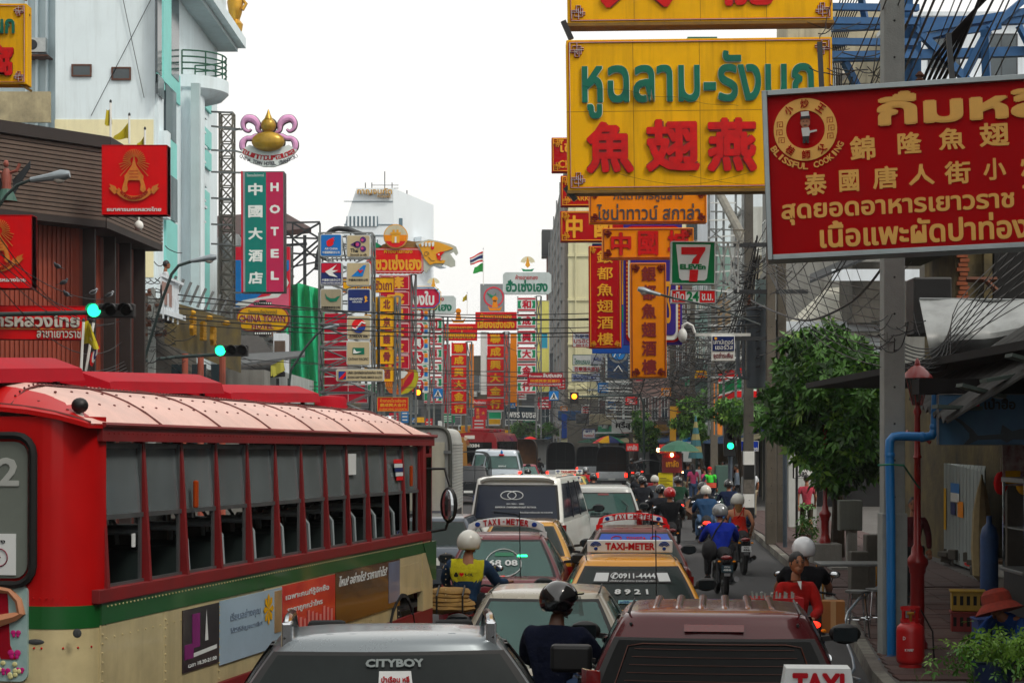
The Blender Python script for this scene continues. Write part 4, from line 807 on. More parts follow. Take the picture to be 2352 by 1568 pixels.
S=abox('long tan travel agency plate at the bottom of the airline boxes',(773,848,882,876),TAN);S.poly([(779,853),(796,853),(796,871),(779,871)],BLUEP,'logo_field',.02);S.poly([(779,871),(796,853),(796,862),(788,871)],R7,'logo_stripe',.04);S.text('บริษัท รุ่งทรัพย์การท่องเที่ยว จำกัด',(800,852,878,861),BLKP,lay=.02);S.text('ROONG SARP TRAVEL SERVICE CO.,LTD',(800,864,878,870),BLKP,lay=.02)
def lattice(label,Y,u0,u1,v0,v1,dep=1.0,step=30,r=.045,m=STEEL,name='steel_tower',group=None,faces_=4,kind=None):
 p=P((u0+u1)/2,v1,Y);t=thing(name,label,'steel tower',p,group=group);h=P(0,v0,Y).z-p.z;w_=PX(u1-u0,Y)/2
 cs=[(-w_,0),(w_,0),(w_,dep),(-w_,dep)]
 for x,y in cs:MB().bar((x,y,0),(x,y,h),r).build('upright',m,t)
 n_=max(1,int((v1-v0)/step))
 for i in range(n_):
  a,c=h*i/n_,h*(i+1)/n_;b=MB()
  for j in range(faces_):
   p0,p1=cs[j],cs[(j+1)%4];b.bar((*p0,a),(*p1,c),r*.6,3);b.bar((*p1,a),(*p0,c),r*.6,3);b.bar((*p0,c),(*p1,c),r*.7,3)
  b.build('cross_bracing',m,t)
 return t
lattice('steel frame carrying the airline sign boxes',67,733,855,535,1005,1.2,52,.05)
# ---------------------------------------------------------------- left side signs
e=(-60,14,67,198);S=Sign('shop_sign','yellow neon sign with green Thai and red character at the left picture edge',33,*e,th=.35,group='yellow restaurant signs with neon lettering');S.panel(YEL);trim(S,e,k=.7,off=5,corners=((1,0),(1,1)))
S.text('รังนก',(-52,38,41,84),CHG,lay=.02,th=.02,bold=.03,back=NEON,bb=.008);S.text('窩',(-26,108,39,180),CHR,lay=.02,th=.025,bold=.04,back=DRED,name='neon_character');S.bars([(30,185,-.1,76,212,-.1),(60,0,0,20,-20,.3),(67,35,0,-60,-20,2)],mat('rusty_gold_edge'),.03)
BANKG=mat('bank_gold','#c87420',.45,.1,.25,12)
def banksign(label,Y,e,yaw=0):
 S=Sign('bank_sign',label,Y,*e,th=.35,yaw=yaw,group='square red bank signs');S.panel(REDB);S.frame(RED,1.5,out=.01)
 u0,v0,u1,v1=e;k=(u1-u0)/151;X=lambda a:u0+a*k;Z=lambda b:v0+b*k;ray=[]
 for i in range(25):
  a=R(-48+i*276/24);r0,r1=9,26+(10 if i<4 or i>20 else 0)+(12 if i in(0,24)else 0);d=.9
  ray.append([(X(75+r0*math.cos(a)-d*.5*math.sin(a)),Z(36-r0*math.sin(a)-d*.5*math.cos(a))),(X(75+r1*math.cos(a)-d*math.sin(a)),Z(36-r1*math.sin(a)-d*math.cos(a))),(X(75+r1*math.cos(a)+d*math.sin(a)),Z(36-r1*math.sin(a)+d*math.cos(a))),(X(75+r0*math.cos(a)+d*.5*math.sin(a)),Z(36-r0*math.sin(a)+d*.5*math.cos(a)))])
 S.polys(ray,BANKG,'sunray_emblem')
 sh=[(75,20),(77,36),(80,48),(85,56),(92,66),(97,72),(96,80),(101,96),(103,108),(95,110),(89,104),(91,92),(88,82)];sh=sh+[(150-a,b)for a,b in sh[::-1]][:-1]
 S.poly([(X(a),Z(b))for a,b in sh],BANKG,'throne_emblem',.02);S.polys([[(X(66+i*3-1),Z(60+j*7)),(X(66+i*3+1),Z(60+j*7)),(X(66+i*3+1),Z(62+j*7)),(X(66+i*3-1),Z(62+j*7))]for i in range(7)for j in range(3)],RED,'throne_carving',.036,.004)
 arc=[(75+46*math.cos(R(a)),92+38*math.sin(R(a)))for a in range(24,157,12)];arc2=[(75+38*math.cos(R(a)),86+32*math.sin(R(a)))for a in range(156,23,-12)]
 S.poly([(X(a),Z(b))for a,b in arc+arc2],BANKG,'ribbon',.02);S.polys([[(X(a),Z(b))for a,b in l]for l in([(112,108),(118,96),(132,90),(128,98),(133,100),(120,114)],[(38,108),(32,96),(18,90),(22,98),(17,100),(30,114)])],BANKG,'ribbon_tail',.02)
 S.arctext('ธนาคารนครหลวงไทย',X(75),Z(89),34.5*k,212,330,7*k,RED,4.5*k,.04,inward=True);S.text('ธนาคารนครหลวงไทย',(X(12),Z(v1-v0-17*k if False else 143),X(137),Z(153)),WHT,bold=.03)
banksign('upper red bank sign with golden throne emblem on the slatted corner',36.8,(238,336,388,496));banksign('lower red bank sign with golden emblem at the left picture edge',33.5,(-72,496,79,664))
S=Sign('bank_sign','wide red bank fascia with silver Thai letters and gold line',34.5,-200,702,194,780,th=.3,yaw=9);S.panel(REDB);S.frame(RED,2,out=.01);S.text('ธนาคารนครหลวงไทย',(-160,718,180,752),mat('silver_letter','#c8c4b8',.35,.3),bold=.04,th=.06);S.poly([(-160,754),(183,754),(183,757),(-160,757)],BANKG,'gold_line');S.text('สาขาเยาวราช',(84,759,183,776),mat('silver_letter'),bold=.02,th=.03)
S=Sign('hotel_sign','tall green and crimson hotel sign with white characters on the lattice tower',76,558,397,656,673,th=.8,roll=.2)
S.panel(sgn('hotel_grey_edge','#9a9aa0'));S.poly([(567,399),(615,399),(615,672),(567,672)],sgn('hotel_green','#08746a',streak=.1),'green_field');S.poly([(615,399),(654,399),(654,672),(615,672)],sgn('hotel_crimson','#b0204c',streak=.1),'crimson_field');S.frame(BLK,.9,out=.02)
MB().bb(S.x(558),S.x(562),-.46,.4,0,S.z(397)).build('edge_panel',CRIM,S.root)
for i,c in enumerate('中國大酒店'):S.text(c,(574,424+i*50.5,607,452+i*50.5),WHT,lay=.02,bold=.04,name='character')
for i,c in enumerate('HOTEL'):S.text(c,(625 if c!='O' else 623,423+i*50.5,644 if c!='O' else 647,443+i*50.5),WHT,lay=.02,bold=.05,name='character')
S.text('โรงแรมไชน่าทาวน์',(571,402,610,409),WHT,lay=.02,bold=0)
S=Sign('hotel_emblem_sign','gourd emblem sign with pink ribbons and curved hotel name above the green sign',76,550,262,690,384,th=.3);HW=sgn('emblem_white','#d4dcda',streak=.05)
S.poly([(556,345),(574,334),(618,350),(664,334),(683,346),(660,374),(630,384),(606,384),(575,374),(556,352)],HW,'name_panel',-.2,.2)
PK=sgn('ribbon_pink','#dca0cc',streak=0)
def loop(pts,ws):
 n=len(pts);q=[];r_=[]
 for i in range(n-1):
  p0,p1,p2,p3=[V((*pts[max(0,min(n-1,k))],0))for k in(i-1,i,i+1,i+2)]
  for k in range(5):t=k/5;c=.5*((2*p1)+(p2-p0)*t+(2*p0-5*p1+4*p2-p3)*t*t+(3*p1-p0-3*p2+p3)*t**3);q.append((S.x(c.x),0,S.z(c.y)));r_.append(1.25*PX(ws[i]*(1-t)+ws[i+1]*t,76)/2)
 MB().tube([(x,.02,z)for x,y,z in q],.1,10,[r+PX(1.6,76)for r in r_]).build('ribbon_outline',INK,S.root,smooth=True);MB().tube([(x,-.06,z)for x,y,z in q],.1,10,r_).build('ribbon',PK,S.root,smooth=True)
for sg in(1,-1):
 f=lambda a:(618+sg*(a[0]-618),a[1])
 loop([f(p)for p in[(604,306),(594,300),(592,286),(582,275),(568,273),(559,283),(561,296),(571,302),(578,296)]],[3,7,11,14,13,9,6,4,2])
 loop([f(p)for p in[(600,310),(588,313),(578,318),(566,319),(558,328),(558,340),(566,346),(577,344),(582,336)]],[4,8,8,8,11,10,7,5,2])
gd=mat('gourd_gold','#a8841c',.3,.35,.35,2.5)
MB().ell((S.x(618),-.3,S.z(328)),(PX(38,76),.3,PX(23,76)),24,14).build('gourd_body',gd,S.root,smooth=True);MB().ell((S.x(618),-.2,S.z(290)),(PX(17.5,76),.26,PX(17,76)),18,10).build('gourd_top',gd,S.root,smooth=True);MB().lathe([(.18,0),(.08,.22),(.02,.4)],(S.x(618),-.2,S.z(276)),12).build('gourd_tip',gd,S.root,smooth=True)
S.polys([disc(618,328,38.5,32,23),disc(618,289,19.5,26,19)],INK,'gourd_outline',-.16,.02)
S.arctext('ไชน่าทาวน์โฮเต็ล',618,250,114,238,301,11,REDP,9,.01,inward=True,bold=.01);S.arctext('CHINA TOWN HOTEL (BANGKOK)',618,250,127,239,302,8.5,mat('letter_slate'),6,.01,inward=True,bold=.02)
lattice('tall narrow lattice tower between the pale building and the hotel sign',77.5,504,534,258,1000,.6,33,.05,mat('weathered_steel','#77746a',.7,.3,.3))
t=thing('sign_bracket','row of steel brackets from lattice tower to hotel signs','bracket',P(534,700,77))
for u0,v0,u1,v1 in((485,257,534,259),(485,290,556,298),(485,345,534,347),(534,345,560,352),(485,395,560,397),(485,455,534,457),(485,515,534,517),(534,300,552,296),(485,560,534,562),(534,672,560,672)):MB().bar(P(u0,v0,77.3),P(u1,v1,77.3),.05).build('steel_bar',STEEL,t,world=True)
S=Sign('hotel_oval_sign','yellow oval hotel sign with dark red English lettering over the street',60,545,705,665,761,th=.3)
S.poly(rrect(545,705,665,761,27,8),DRED,'rim',-.3,.3);S.poly(rrect(547.5,707.5,662.5,758.5,25.5,8),sgn('oval_yellow','#c8980c'),'panel',.003)
S.text('โรงแรมไชน่าทาวน์',(572,712,638,722),mat('oval_text','#6a5a14',.5),lay=.02,bold=.03);S.text('CHINA TOWN',(551,724,657,741),DRED,lay=.02,bold=.04,back=WHT,bb=.025);S.text('HOTEL',(580,744,630,756),DRED,lay=.02,bold=.04,back=WHT,bb=.025)
for v,s_ in((698,1),(766,-1)):
 S.polys([[(584,v-4),(625,v-4),(625,v+4),(584,v+4)],[(597,v-8*s_),(612,v-8*s_),(612,v-4*s_),(597,v-4*s_)]],BLK,'ornament',-.1,.1)
 S.polys([[(587+i*5,v-2),(589.5+i*5,v-2),(589.5+i*5,v+2),(587+i*5,v+2)]for i in range(8)],WHT,'ornament_key',.01)
S.bars([(532,700,0,532,762,0),(532,707,0,560,707,0),(532,761,0,560,761,0)],STEEL,.04)
S=Sign('billboard','red blue and white drink billboard behind the hotel sign',81,536,568,666,708,th=.3);S.panel(sgn('poster_red','#d41c38',streak=.05));S.poly([(537,598),(665,598),(665,620),(610,670),(560,707),(537,707)],SKYB,'blue_field');S.poly([(540,700),(560,690),(620,680),(660,640),(665,650),(640,700),(560,707)],WHT,'white_swoosh',.02);S.poly([(565,707),(590,690),(640,684),(665,660),(665,707)],sgn('poster_pink','#d8607c',streak=.05),'pink_swoosh',.04)
lattice('steel grid behind the drink billboard',81.8,536,666,566,1000,.6,45,.05)
GS_='tall strips and panels between the gold shop columns'
for lb,e,Y,m in(('white tall panel behind the right red column',(1104,762,1118,906),137,WHT),('orange strip right of the right red column',(1172,766,1187,932),133,ORA),('pink strip hugging the right red column',(1159,768,1169,930),134,sgn('strip_pink','#d8604c')),('orange strip between the two red columns',(1078,790,1088,936),129,ORA),('pale yellow panel right of the right green column',(1233,690,1262,900),146,sgn('panel_pale_yellow','#d2cc6c')),('cyan small plate right of the pale yellow panel',(1242,766,1258,800),120,sgn('plate_cyan','#38a8c8')),('red strip left of the left green column',(1018,790,1034,950),132,CRIM),('grey billboard panel behind the hexagon column',(905,905,960,950),125,sgn('panel_smoke','#5a6468')),('dark red board low behind the airline frame',(800,880,845,925),90,CRIM),('green board low left of the dark billboard',(1122,945,1152,962),142,GRN),('yellow board under the right red column',(1122,946,1150,975),160,YEL)):
 plate(lb,Y,e,m,(),WSTEEL if m is not ORA else None,th=.3,group=GS_)
# ---------------------------------------------------------------- vehicles (local frame: y forward, rear bumper at y=0, x right, z up)
def carmat(key,c='#888888',**k):
 d=dict(rough=.28,var=.05,sc_=1.5,coat=.55,spec=.4);d.update(k);return mat(key,c,**d)
def rr_ring(w_,yb,yf,r,z,bow=.05,m=5):
 pts=[]
 for i in range(m+1):
  t=-1+2*i/m;pts.append((t*(w_-r),yb+bow*t*t,z))
 for i in range(1,4):a=R(-90+90*i/4);pts.append((w_-r+r*math.cos(a),yb+bow+r+r*math.sin(a),z))
 for i in range(m+1):t=i/m;pts.append((w_-.02*(2*t-1)**2,yb+bow+r+(yf-yb-2*bow-2*r)*t,z))
 for i in range(1,4):a=R(90*i/4);pts.append((w_-r+r*math.cos(a),yf-bow-r+r*math.sin(a),z))
 for i in range(m+1):t=1-2*i/m;pts.append((t*(w_-r),yf-bow*t*t,z))
 for i in range(1,4):a=R(90+90*i/4);pts.append((-w_+r+r*math.cos(a),yf-bow-r+r*math.sin(a),z))
 for i in range(m+1):t=1-i/m;pts.append((-w_+.02*(2*t-1)**2,yb+bow+r+(yf-yb-2*bow-2*r)*t,z))
 for i in range(1,4):a=R(180+90*i/4);pts.append((-w_+r+r*math.cos(a),yb+bow+r+r*math.sin(a),z))
 return pts
def loft(rings,capb=True,capt=True):
 b=MB();n=len(rings[0])
 for r in rings:b.v+=[tuple(p)for p in r]
 for i in range(len(rings)-1):
  for k in range(n):b.f.append((i*n+k,i*n+(k+1)%n,(i+1)*n+(k+1)%n,(i+1)*n+k))
 if capb:b.f.append(tuple(range(n))[::-1])
 if capt:b.f.append(tuple(range((len(rings)-1)*n,len(rings)*n)))
 return b
def car(name,label,cat,loc,heading,L=4.4,Wd=1.70,Hh=1.46,belt=.93,cy=(.55,.95,2.75,3.55),rw=.56,bm=None,roofm=None,glass=None,rear_t=(.12,.9),rear_k=.86,sills=.24,lights='low',lit=False,group=None,crown=.05,mirrors=True,mirm=None,side_n=2,spoiler=False,handle=True,tailh=.42,tz=None,deck=None,plate=True,trim=None,ants=False,bumper=None):
 """cy = cabin rear at belt, roof rear, roof front, cabin front at belt"""
 t=thing(name,label,cat,(loc[0],loc[1],0),-heading,group)
 w_=Wd/2;glass=glass or GLASSD;trim=trim or BLK
 zs=[(sills,.93,.06),(sills+.1,.985,.02),(.55,1,0),(.72,.995,.0),(belt-.06,.965,.02),(belt,.93,.05)]
 b=loft([rr_ring(w_*k,o,L-o*1.5,.22,z)for z,k,o in zs]+[rr_ring(w_*k,o,L-o,.18,belt+h)for k,o,h in((.86,.12,.02),(.55,.5,.03))])
 b.build('body',bm,t,smooth=True,sharp=50)
 zr=Hh-crown;cb_,rb,rf,cf=cy
 def cab(tt):
  e=max(0,tt)**1.25;return w_*.955+(rw-w_*.955)*e,cb_+(rb-cb_)*tt,cf+(rf-cf)*tt
 rings=[]
 for i in range(11):
  tt=i/10;a,yb,yf=cab(tt);rings.append(rr_ring(a,yb,yf,.14+.06*tt,belt-.03+(zr-belt+.03)*tt,.05))
 for k,h in((.97,.35),(.9,.62),(.7,.88),(.35,.98),(.08,1)):
  a,yb,yf=cab(1);mid=(yb+yf)/2;rings.append(rr_ring(a*k,mid+(yb-mid)*(1-(1-k)*.9),mid+(yf-mid)*(1-(1-k)*.9),.2*k,zr+crown*h,.05*k))
 cb=loft(rings);keep=[]
 for i in range(len(rings)-1):
  for k in range(36):
   tm=(i+.5)/10;hole=i<10 and((k<5 and rear_t[0]+.04<tm<rear_t[1]-.04)or((10<=k<=12 or 28<=k<=30)and.16<tm<.84)or(18<=k<23 and.14<tm<.86))
   if not hole:keep.append(cb.f[i*36+k])
 cb.f=keep+cb.f[-2:];cb.build('cabin',roofm or bm,t,smooth=True,sharp=60)
 def zt(tt):return belt-.03+(zr-belt+.03)*tt
 def rear(s,q,off=.012):
  tt=rear_t[0]+(rear_t[1]-rear_t[0])*q;a,yb,yf=cab(tt);x=(2*s-1);xx=x*(a-.03)*rear_k
  return V((xx,yb+.05*(xx/(a-.15))**2*.8-off,zt(tt)))
 MB().slab(lambda s,q:rear(s*1.06-.03,q*1.1-.05,.006),8,4,(0,.02,0)).build('window_seal',trim,t,smooth=True)
 MB().slab(lambda s,q:rear(s,q,.016),8,4,(0,.02,0)).build('rear_window',glass,t,smooth=True)
 MB().slab(lambda s,q:V(((2*s-1)*(cab(.06+.88*q)[0]-.04),cab(.06+.88*q)[2]+.012-.05*(2*s-1)**2,zt(.06+.88*q))),6,3,(0,-.01,0)).build('windscreen',glass,t,smooth=True)
 im=mat('seat_cloth_dark','#1c1e20',.9,0,.2);b=MB();ry,fy=cb_+.45+(.35 if cb_<.2 else 0),(cb_+cf)/2+.1
 b.bb(-w_*.72,w_*.72,ry,ry+.14,belt-.05,belt+.1).build('rear_seat',im,t,bevel=.03)
 for sx in(-1,1):
  MB().box((sx*w_*.42,ry+.06,belt+.17),(.24,.08,.16)).build('headrest',im,t,bevel=.03);fs_=MB().box((sx*w_*.42,fy,belt+.05),(.46,.12,.4)).build('front_seat',im,t,bevel=.04);MB().box((sx*w_*.42,fy,belt+.33),(.24,.08,.15)).build('headrest',im,fs_,bevel=.03)
 MB().bb(-w_*.8,w_*.8,cf-.55,cf-.3,belt-.05,belt+.04).build('dashboard',im,t)
 for sg in(-1,1):
  for i in range(1,side_n):MB().slab(lambda s,q:V((sg*(cab(.06+.88*q)[0]+.017),cab(.06+.88*q)[1]+.28+(cab(.06+.88*q)[2]-cab(.06+.88*q)[1]-.58)*i/side_n+.035*(2*s-1),zt(.06+.88*q))),1,3,(-sg*.02,0,0)).build('door_pillar',trim,t)
  for i in range(side_n):
   f0,f1=(i+.0)/side_n,(i+1.0)/side_n
   def side(s,q,off=.012):
    tt=.1+.8*q;a,yb,yf=cab(tt);y0,y1=yb+.28,yf-.3;f=f0+(f1-f0)*s;return V((sg*(a-.02*(2*f-1)**2+off),y0+(y1-y0)*f,zt(tt)))
   MB().slab(side,4,3,(-sg*.02,0,0)).build('side_window',glass,t,smooth=True)
  if lights=='low':MB().slab(lambda s,q:V((sg*(w_*.58+w_*.4*s),-.012+.24*max(0,s-.55)**1.6+.02,belt-.34+.22*q)),6,2,(0,.04,0)).build('tail_light',LITR if lit else TAILR,t,smooth=True)
  elif lights=='tall':MB().slab(lambda s,q:V((sg*(w_*.84+w_*.15*s),.0+.14*s**2+.05*q,(belt-.3 if tz is None else tz)+tailh*q)),4,4,(0,.05,0)).build('tail_light',LITR if lit else TAILR,t,smooth=True)
  if mirrors:
   mm=MB().ell((sg*(w_+.16),cf-.15,belt+.09),(.13,.07,.085),10,8);mo=mm.build('mirror',mirm or BLK,t,smooth=True)
   MB().box((sg*(w_+.16),cf-.215,belt+.09),(.19,.012,.11)).build('mirror_glass',mat('mirror_dark','#2a3236',.15,.6,.1),mo);MB().bar((sg*(w_*.92),cf-.12,belt+.04),(sg*(w_+.1),cf-.14,belt+.06),.03).build('mirror_arm',mirm or BLK,t)
 loft([rr_ring(w_*1.0,-.07,.6,.2,z)for z in(.3,.34,.5,.55)]).build('rear_bumper',bumper or bm,t,smooth=True)
 if plate:MB().bb(-.2,.2,-.09,-.075,.62,.75).build('license_plate',WHT,t)
 for sx in(-1,1):
  for y in(.85,L-.85):
   M_=Matrix.Rotation(R(90),3,'Y');wh=MB().lathe([(.2,-.1),(.3,-.1),(.31,-.07),(.31,.07),(.3,.1),(.2,.1)],(sx*(w_-.1),y,.31),18,M_).build('wheel',RUB,t,smooth=True)
   MB().lathe([(.03,-.115),(.19,-.11),(.2,-.1),(.2,.1),(.19,.11),(.03,.115)],(sx*(w_-.1),y,.31),12,M_).build('rim',STEEL,wh)
 for sg in(-1,1):MB().tube([(sg*(cab(1)[0]*.9),cab(1)[1]+.1+(cab(1)[2]-cab(1)[1]-.2)*i/6,zr+crown*.62+.004)for i in range(7)],.008,4).build('roof_gutter',trim,t)
 if ants:MB().bar((.25,cb_-.1,belt),(.24,cb_-.15,Hh+.35),.008,4).build('antenna',BLK,t)
 return t,cab,zt,rear
def ctext(t,s,x0,x1,z0,z1,y,m,bold=.03,par=None,name='lettering',tiltfn=None,th=.006):
 b=MB().text(s,x0,x1,z0,z1,0,th,bold)
 if tiltfn:b.v=[tuple(tiltfn(x,z,yy))for x,yy,z in b.v]
 else:b.v=[(x,yy+y,z)for x,yy,z in b.v]
 return b.build(name,m,par or t)
def onrear(rear,zt_,rt,k=1):
 return lambda x,z,d:rear(x,z,.03)+V((0,d,0))
def gtext(t,rear,s,x0,x1,z0,z1,m,bold=.02,par=None,name='lettering'):
 b=MB().text(s,x0,x1,z0,z1,0,.006,bold);b.v=[tuple(rear(x,z,.03)+V((0,y,0)))for x,y,z in b.v];return b.build(name,m,t)
def glabel(t,rear,x0,x1,z0,z1,m,name='sticker',off=.022,n=6):return MB().slab(lambda a,b:rear(x0+(x1-x0)*a,z0+(z1-z0)*b,off+.004),n,2,(0,.004,0)).build(name,m,t)
def at(u,Y):return((u-CX)/F*Y,Y)
STK=mat('sticker_white','#d8dcdc',.5,0,.05);GLM=mat('gold_car_paint','#b88414',.25,.3,.05,coat=1)
def taxi_roofsign_board(t,z,y,wd,h,m=None,text='TAXI-METER'):
 r=MB().bb(-wd/2,wd/2,y,y+.1,z,z+h).build('roof_sign',m or STK,t,bevel=.01)
 ctext(t,text,-wd*.29,wd*.29,z+h*.2,z+h*.8,y-.003,REDP,.05,r)
 b=MB()
 for sx in(-1,1):
  for q in range(3):
   rad=h*(.2+.12*q);b.tube([(sx*wd*.4+rad*math.cos(R(a)),y-.008,z+h*.42+rad*math.sin(R(a)))for a in range(20,165,18)],.006,4)
  b.ell((sx*wd*.4,y-.004,z+h*.3),(h*.16,.006,h*.14),10,6)
 b.build('radio_emblem',BLUEP,r);return r
def taxi_arch(t,z,y,wd,h,m,legm=None):
 f=lambda s,q:V(((2*s-1)*wd/2*(1-.06*q),y,z+.03+h*.75*max(0,1-(2*s-1)**2)**.7*(.55+0*q)+h*.48*q))
 r=MB().slab(f,16,2,(0,.1,0)).build('roof_sign',m,t,smooth=True,sharp=40)
 MB().slab(lambda s,q:V((f(.07+s*.86,.12+q*.76).x,y-.006,f(.07+s*.86,.12+q*.76).z)),14,1,(0,.004,0)).build('sign_face',STK,r)
 b=MB()
 for i,ch in enumerate('TAXI-METER'):
  s0=.2+i*.06;c=f(s0+.03,.5);vs,fs=textgeo(ch,.04,2);sl_=(f(s0+.06,.5).z-f(s0,.5).z)/(f(s0+.06,.5).x-f(s0,.5).x);a_=math.atan(sl_);w2=wd*.05*(.5 if ch in 'I-' else 1);h2=h*(.36 if ch!='-' else.08)
  b.add([(c.x+(p[0]-.5)*w2*math.cos(a_)-(p[1]-.5)*h2*math.sin(a_),y-.012-p[2]*.005,c.z+(p[0]-.5)*w2*math.sin(a_)+(p[1]-.5)*h2*math.cos(a_))for p in vs],fs)
 b.build('lettering',REDP,r)
 b=MB()
 for s in(.13,.87):
  c=f(s,.5);b.ell((c.x,y-.012,c.z),(h*.16,.008,h*.14),10,6)
 b.build('radio_emblem',BLUEP,r)
 for sx in(-1,1):MB().bb(sx*wd*.47-.05,sx*wd*.47+.05,y,y+.1,z-.04,z+.04).build('sign_foot',m,t)
 return r
hd=lambda s:math.atan(s)
mat('teal_tint_glass','#54807a',.08,0,.3,.8,spec=.6,alpha=.6)
SLV=carmat('silver_blue_paint','#7e878c',metal=.4)
t,cab,zt,rear=car('hatchback','silver blue tall hatchback with roof rails and chrome lettered rear window, bottom centre left','car',at(893,9.85),hd(-.06),L=4.3,Wd=1.88,Hh=1.71,belt=1.26,cy=(.02,.22,1.15,3.0),rw=.64,bm=SLV,glass=mat('grey_tint_glass','#262c2c',.12,0,.2,spec=.15),rear_t=(.05,.9),rear_k=.95,crown=.06,lights='tall',side_n=3,mirrors=False)
gtext(t,rear,'CITYBOY',.40,.65,.84,.96,mat('window_script','#8a9494',.5),.05);glabel(t,rear,.46,.59,.58,.78,STK);gtext(t,rear,'บำเรือน หลี',.47,.58,.62,.71,REDP,.03)
for sx in(-1,1):
 r_=MB().tube([(sx*.56,.42,1.64),(sx*.57,.44,1.76),(sx*.57,.57,1.78),(sx*.57,.95,1.77),(sx*.565,1.15,1.66)],.026,8).build('roof_rail',CHROME,t,smooth=True)
 MB().box((sx*.565,.40,1.70),(.06,.14,.15)).build('rail_foot',CHROME,r_,bevel=.01)
for x in(-.33,-.2,.35):MB().ell((x,.42,1.70),(.03,.02,.008),8,4).build('roof_clip',SLV,t)
BGE=carmat('champagne_paint','#a8a292',metal=.3)
t,cab,zt,rear=car('sedan','dusty champagne sedan with glowing brake light behind the helmeted rider','car',at(1232,15.2),hd(.075),L=4.4,Wd=1.68,Hh=1.45,belt=.86,cy=(.55,1.05,2.25,3.5),rw=.54,bm=BGE,glass=mat('teal_tint_glass','#54807a',.08,0,.3,.8,spec=.6,alpha=.6),rear_t=(.1,.93),rear_k=.88,crown=.05,lights='low',ants=False)
glabel(t,rear,.52,.63,.1,.17,LITR,'brake_light');MB().bar((-.45,.62,.95),(-.6,.45,1.18),.012).build('antenna',BLK,t)
MRN=carmat('maroon_paint','#520612',rough=.25,metal=.1,coat=.5)
t,cab,zt,rear=car('station_wagon','dark maroon wagon with ribbed roof and high red brake light, bottom centre right','car',at(1640,12.15),hd(.11),L=4.5,Wd=1.80,Hh=1.63,belt=1.12,cy=(.0,.2,1.5,3.1),rw=.645,bm=MRN,roofm=MRN,glass=GLASSB,rear_t=(.02,.72),rear_k=.93,crown=.055,lights='tall',mirm=BLK)
MB().tube([rear(.06,.05,.03)]+[rear(.06+.88*i/12,.95 if 0<i<12 else.9,.03)for i in range(13)]+[rear(.94,.05,.03)],.004,4).build('defogger_border',mat('amber_trim','#5c2408',.5),t)
for q in range(5):MB().tube([rear(.1+.8*i/8,.25+q*.15,.03)for i in range(9)],.002,3).build('defogger_line',mat('amber_trim'),t)
for i in range(6):
 x=-.4+i*.16;MB().slab(lambda s,q:V((x+.028*(2*s-1),.42+1.1*q,1.628-.045*abs(x)**2-.02*(1-min(1,q*8))+.012*(1-(2*s-1)**2))),4,8,(0,0,-.03)).build('roof_rib',MRN,t,smooth=True)
MB().slab(lambda s,q:V(((2*s-1)*.2,.16-.02+.015*q,1.505+.045*q)),8,1,(0,.05,0)).build('brake_light',TAILR,t,bevel=.006)
MB().tube([(-.56,.24,1.54),(-.565,.9,1.575),(-.56,1.45,1.56)],.012,5).build('gutter',BLK,t);MB().tube([(.56,.24,1.54),(.565,.9,1.575),(.56,1.45,1.56)],.012,5).build('gutter',BLK,t)
MB().box((-1.02,.95,1.22),(.3,.1,.2)).build('towing_mirror',BLK,t,bevel=.03);MB().bar((-.85,1.0,1.2),(-.98,.98,1.22),.02).build('mirror_arm',BLK,t)
t,cab,zt,rear=car('taxi','taxi whose white roof sign and bare roof edge just enter the bottom right','taxi',at(2010,6.55),hd(.08),L=4.35,Wd=1.7,Hh=1.47,belt=.92,cy=(.5,.95,2.7,3.55),rw=.56,bm=carmat('grey_taxi_paint','#9a9ea0',metal=.3),ants=False)
r_=MB().slab(lambda s,q:V(((2*s-1)*(.19-.035*q),2.35-.01,1.47+.21*q)),6,3,(0,.16,0)).build('roof_sign',STK,t,bevel=.012);ctext(t,'TAXI',-.125,.125,1.555,1.66,2.335,REDP,.06,r_)
YT=carmat('yellow_taxi_paint','#e49a06')
t,cab,zt,rear=car('taxi','yellow taxi with phone number strip on the rear window and flat white roof board','taxi',at(1458,19.6),hd(.03),L=4.4,Wd=1.70,Hh=1.46,belt=.9,cy=(.5,.98,2.25,3.5),rw=.56,bm=YT,rear_t=(.08,.9),rear_k=.9,ants=True,side_n=2)
taxi_roofsign_board(t,1.5,1.5,.98,.14)
glabel(t,rear,.12,.88,.66,.93,BLK,'number_strip');glabel(t,rear,.125,.26,.7,.9,STK,'emblem_sticker',.026);glabel(t,rear,.76,.875,.7,.9,STK,'emblem_sticker',.026)
gtext(t,rear,'✆0911-4444',.28,.74,.76,.91,STK,.03);gtext(t,rear,'แท็กซี่อาสา สำนักงาน สุวรรณภูมิ บริการ',.28,.74,.68,.74,STK,0);gtext(t,rear,'8 9 2 1',.34,.64,.4,.52,STK,.04);glabel(t,rear,.38,.62,.18,.26,mat('teal_sticker','#7ab0b4',.5));gtext(t,rear,'รถใช้ก๊าซธรรมชาติ',.39,.61,.19,.25,BLUEP,.01)
PKP=carmat('copper_maroon_paint','#5c1a14',metal=.2)
t,cab,zt,rear=car('taxi','maroon and gold taxi with red arched roof sign and blue sunstrip','taxi',at(1464,27.0),hd(.02),L=4.4,Wd=1.70,Hh=1.46,belt=.9,cy=(.5,.98,2.25,3.5),rw=.56,bm=PKP,rear_t=(.08,.92),rear_k=.9,ants=True)
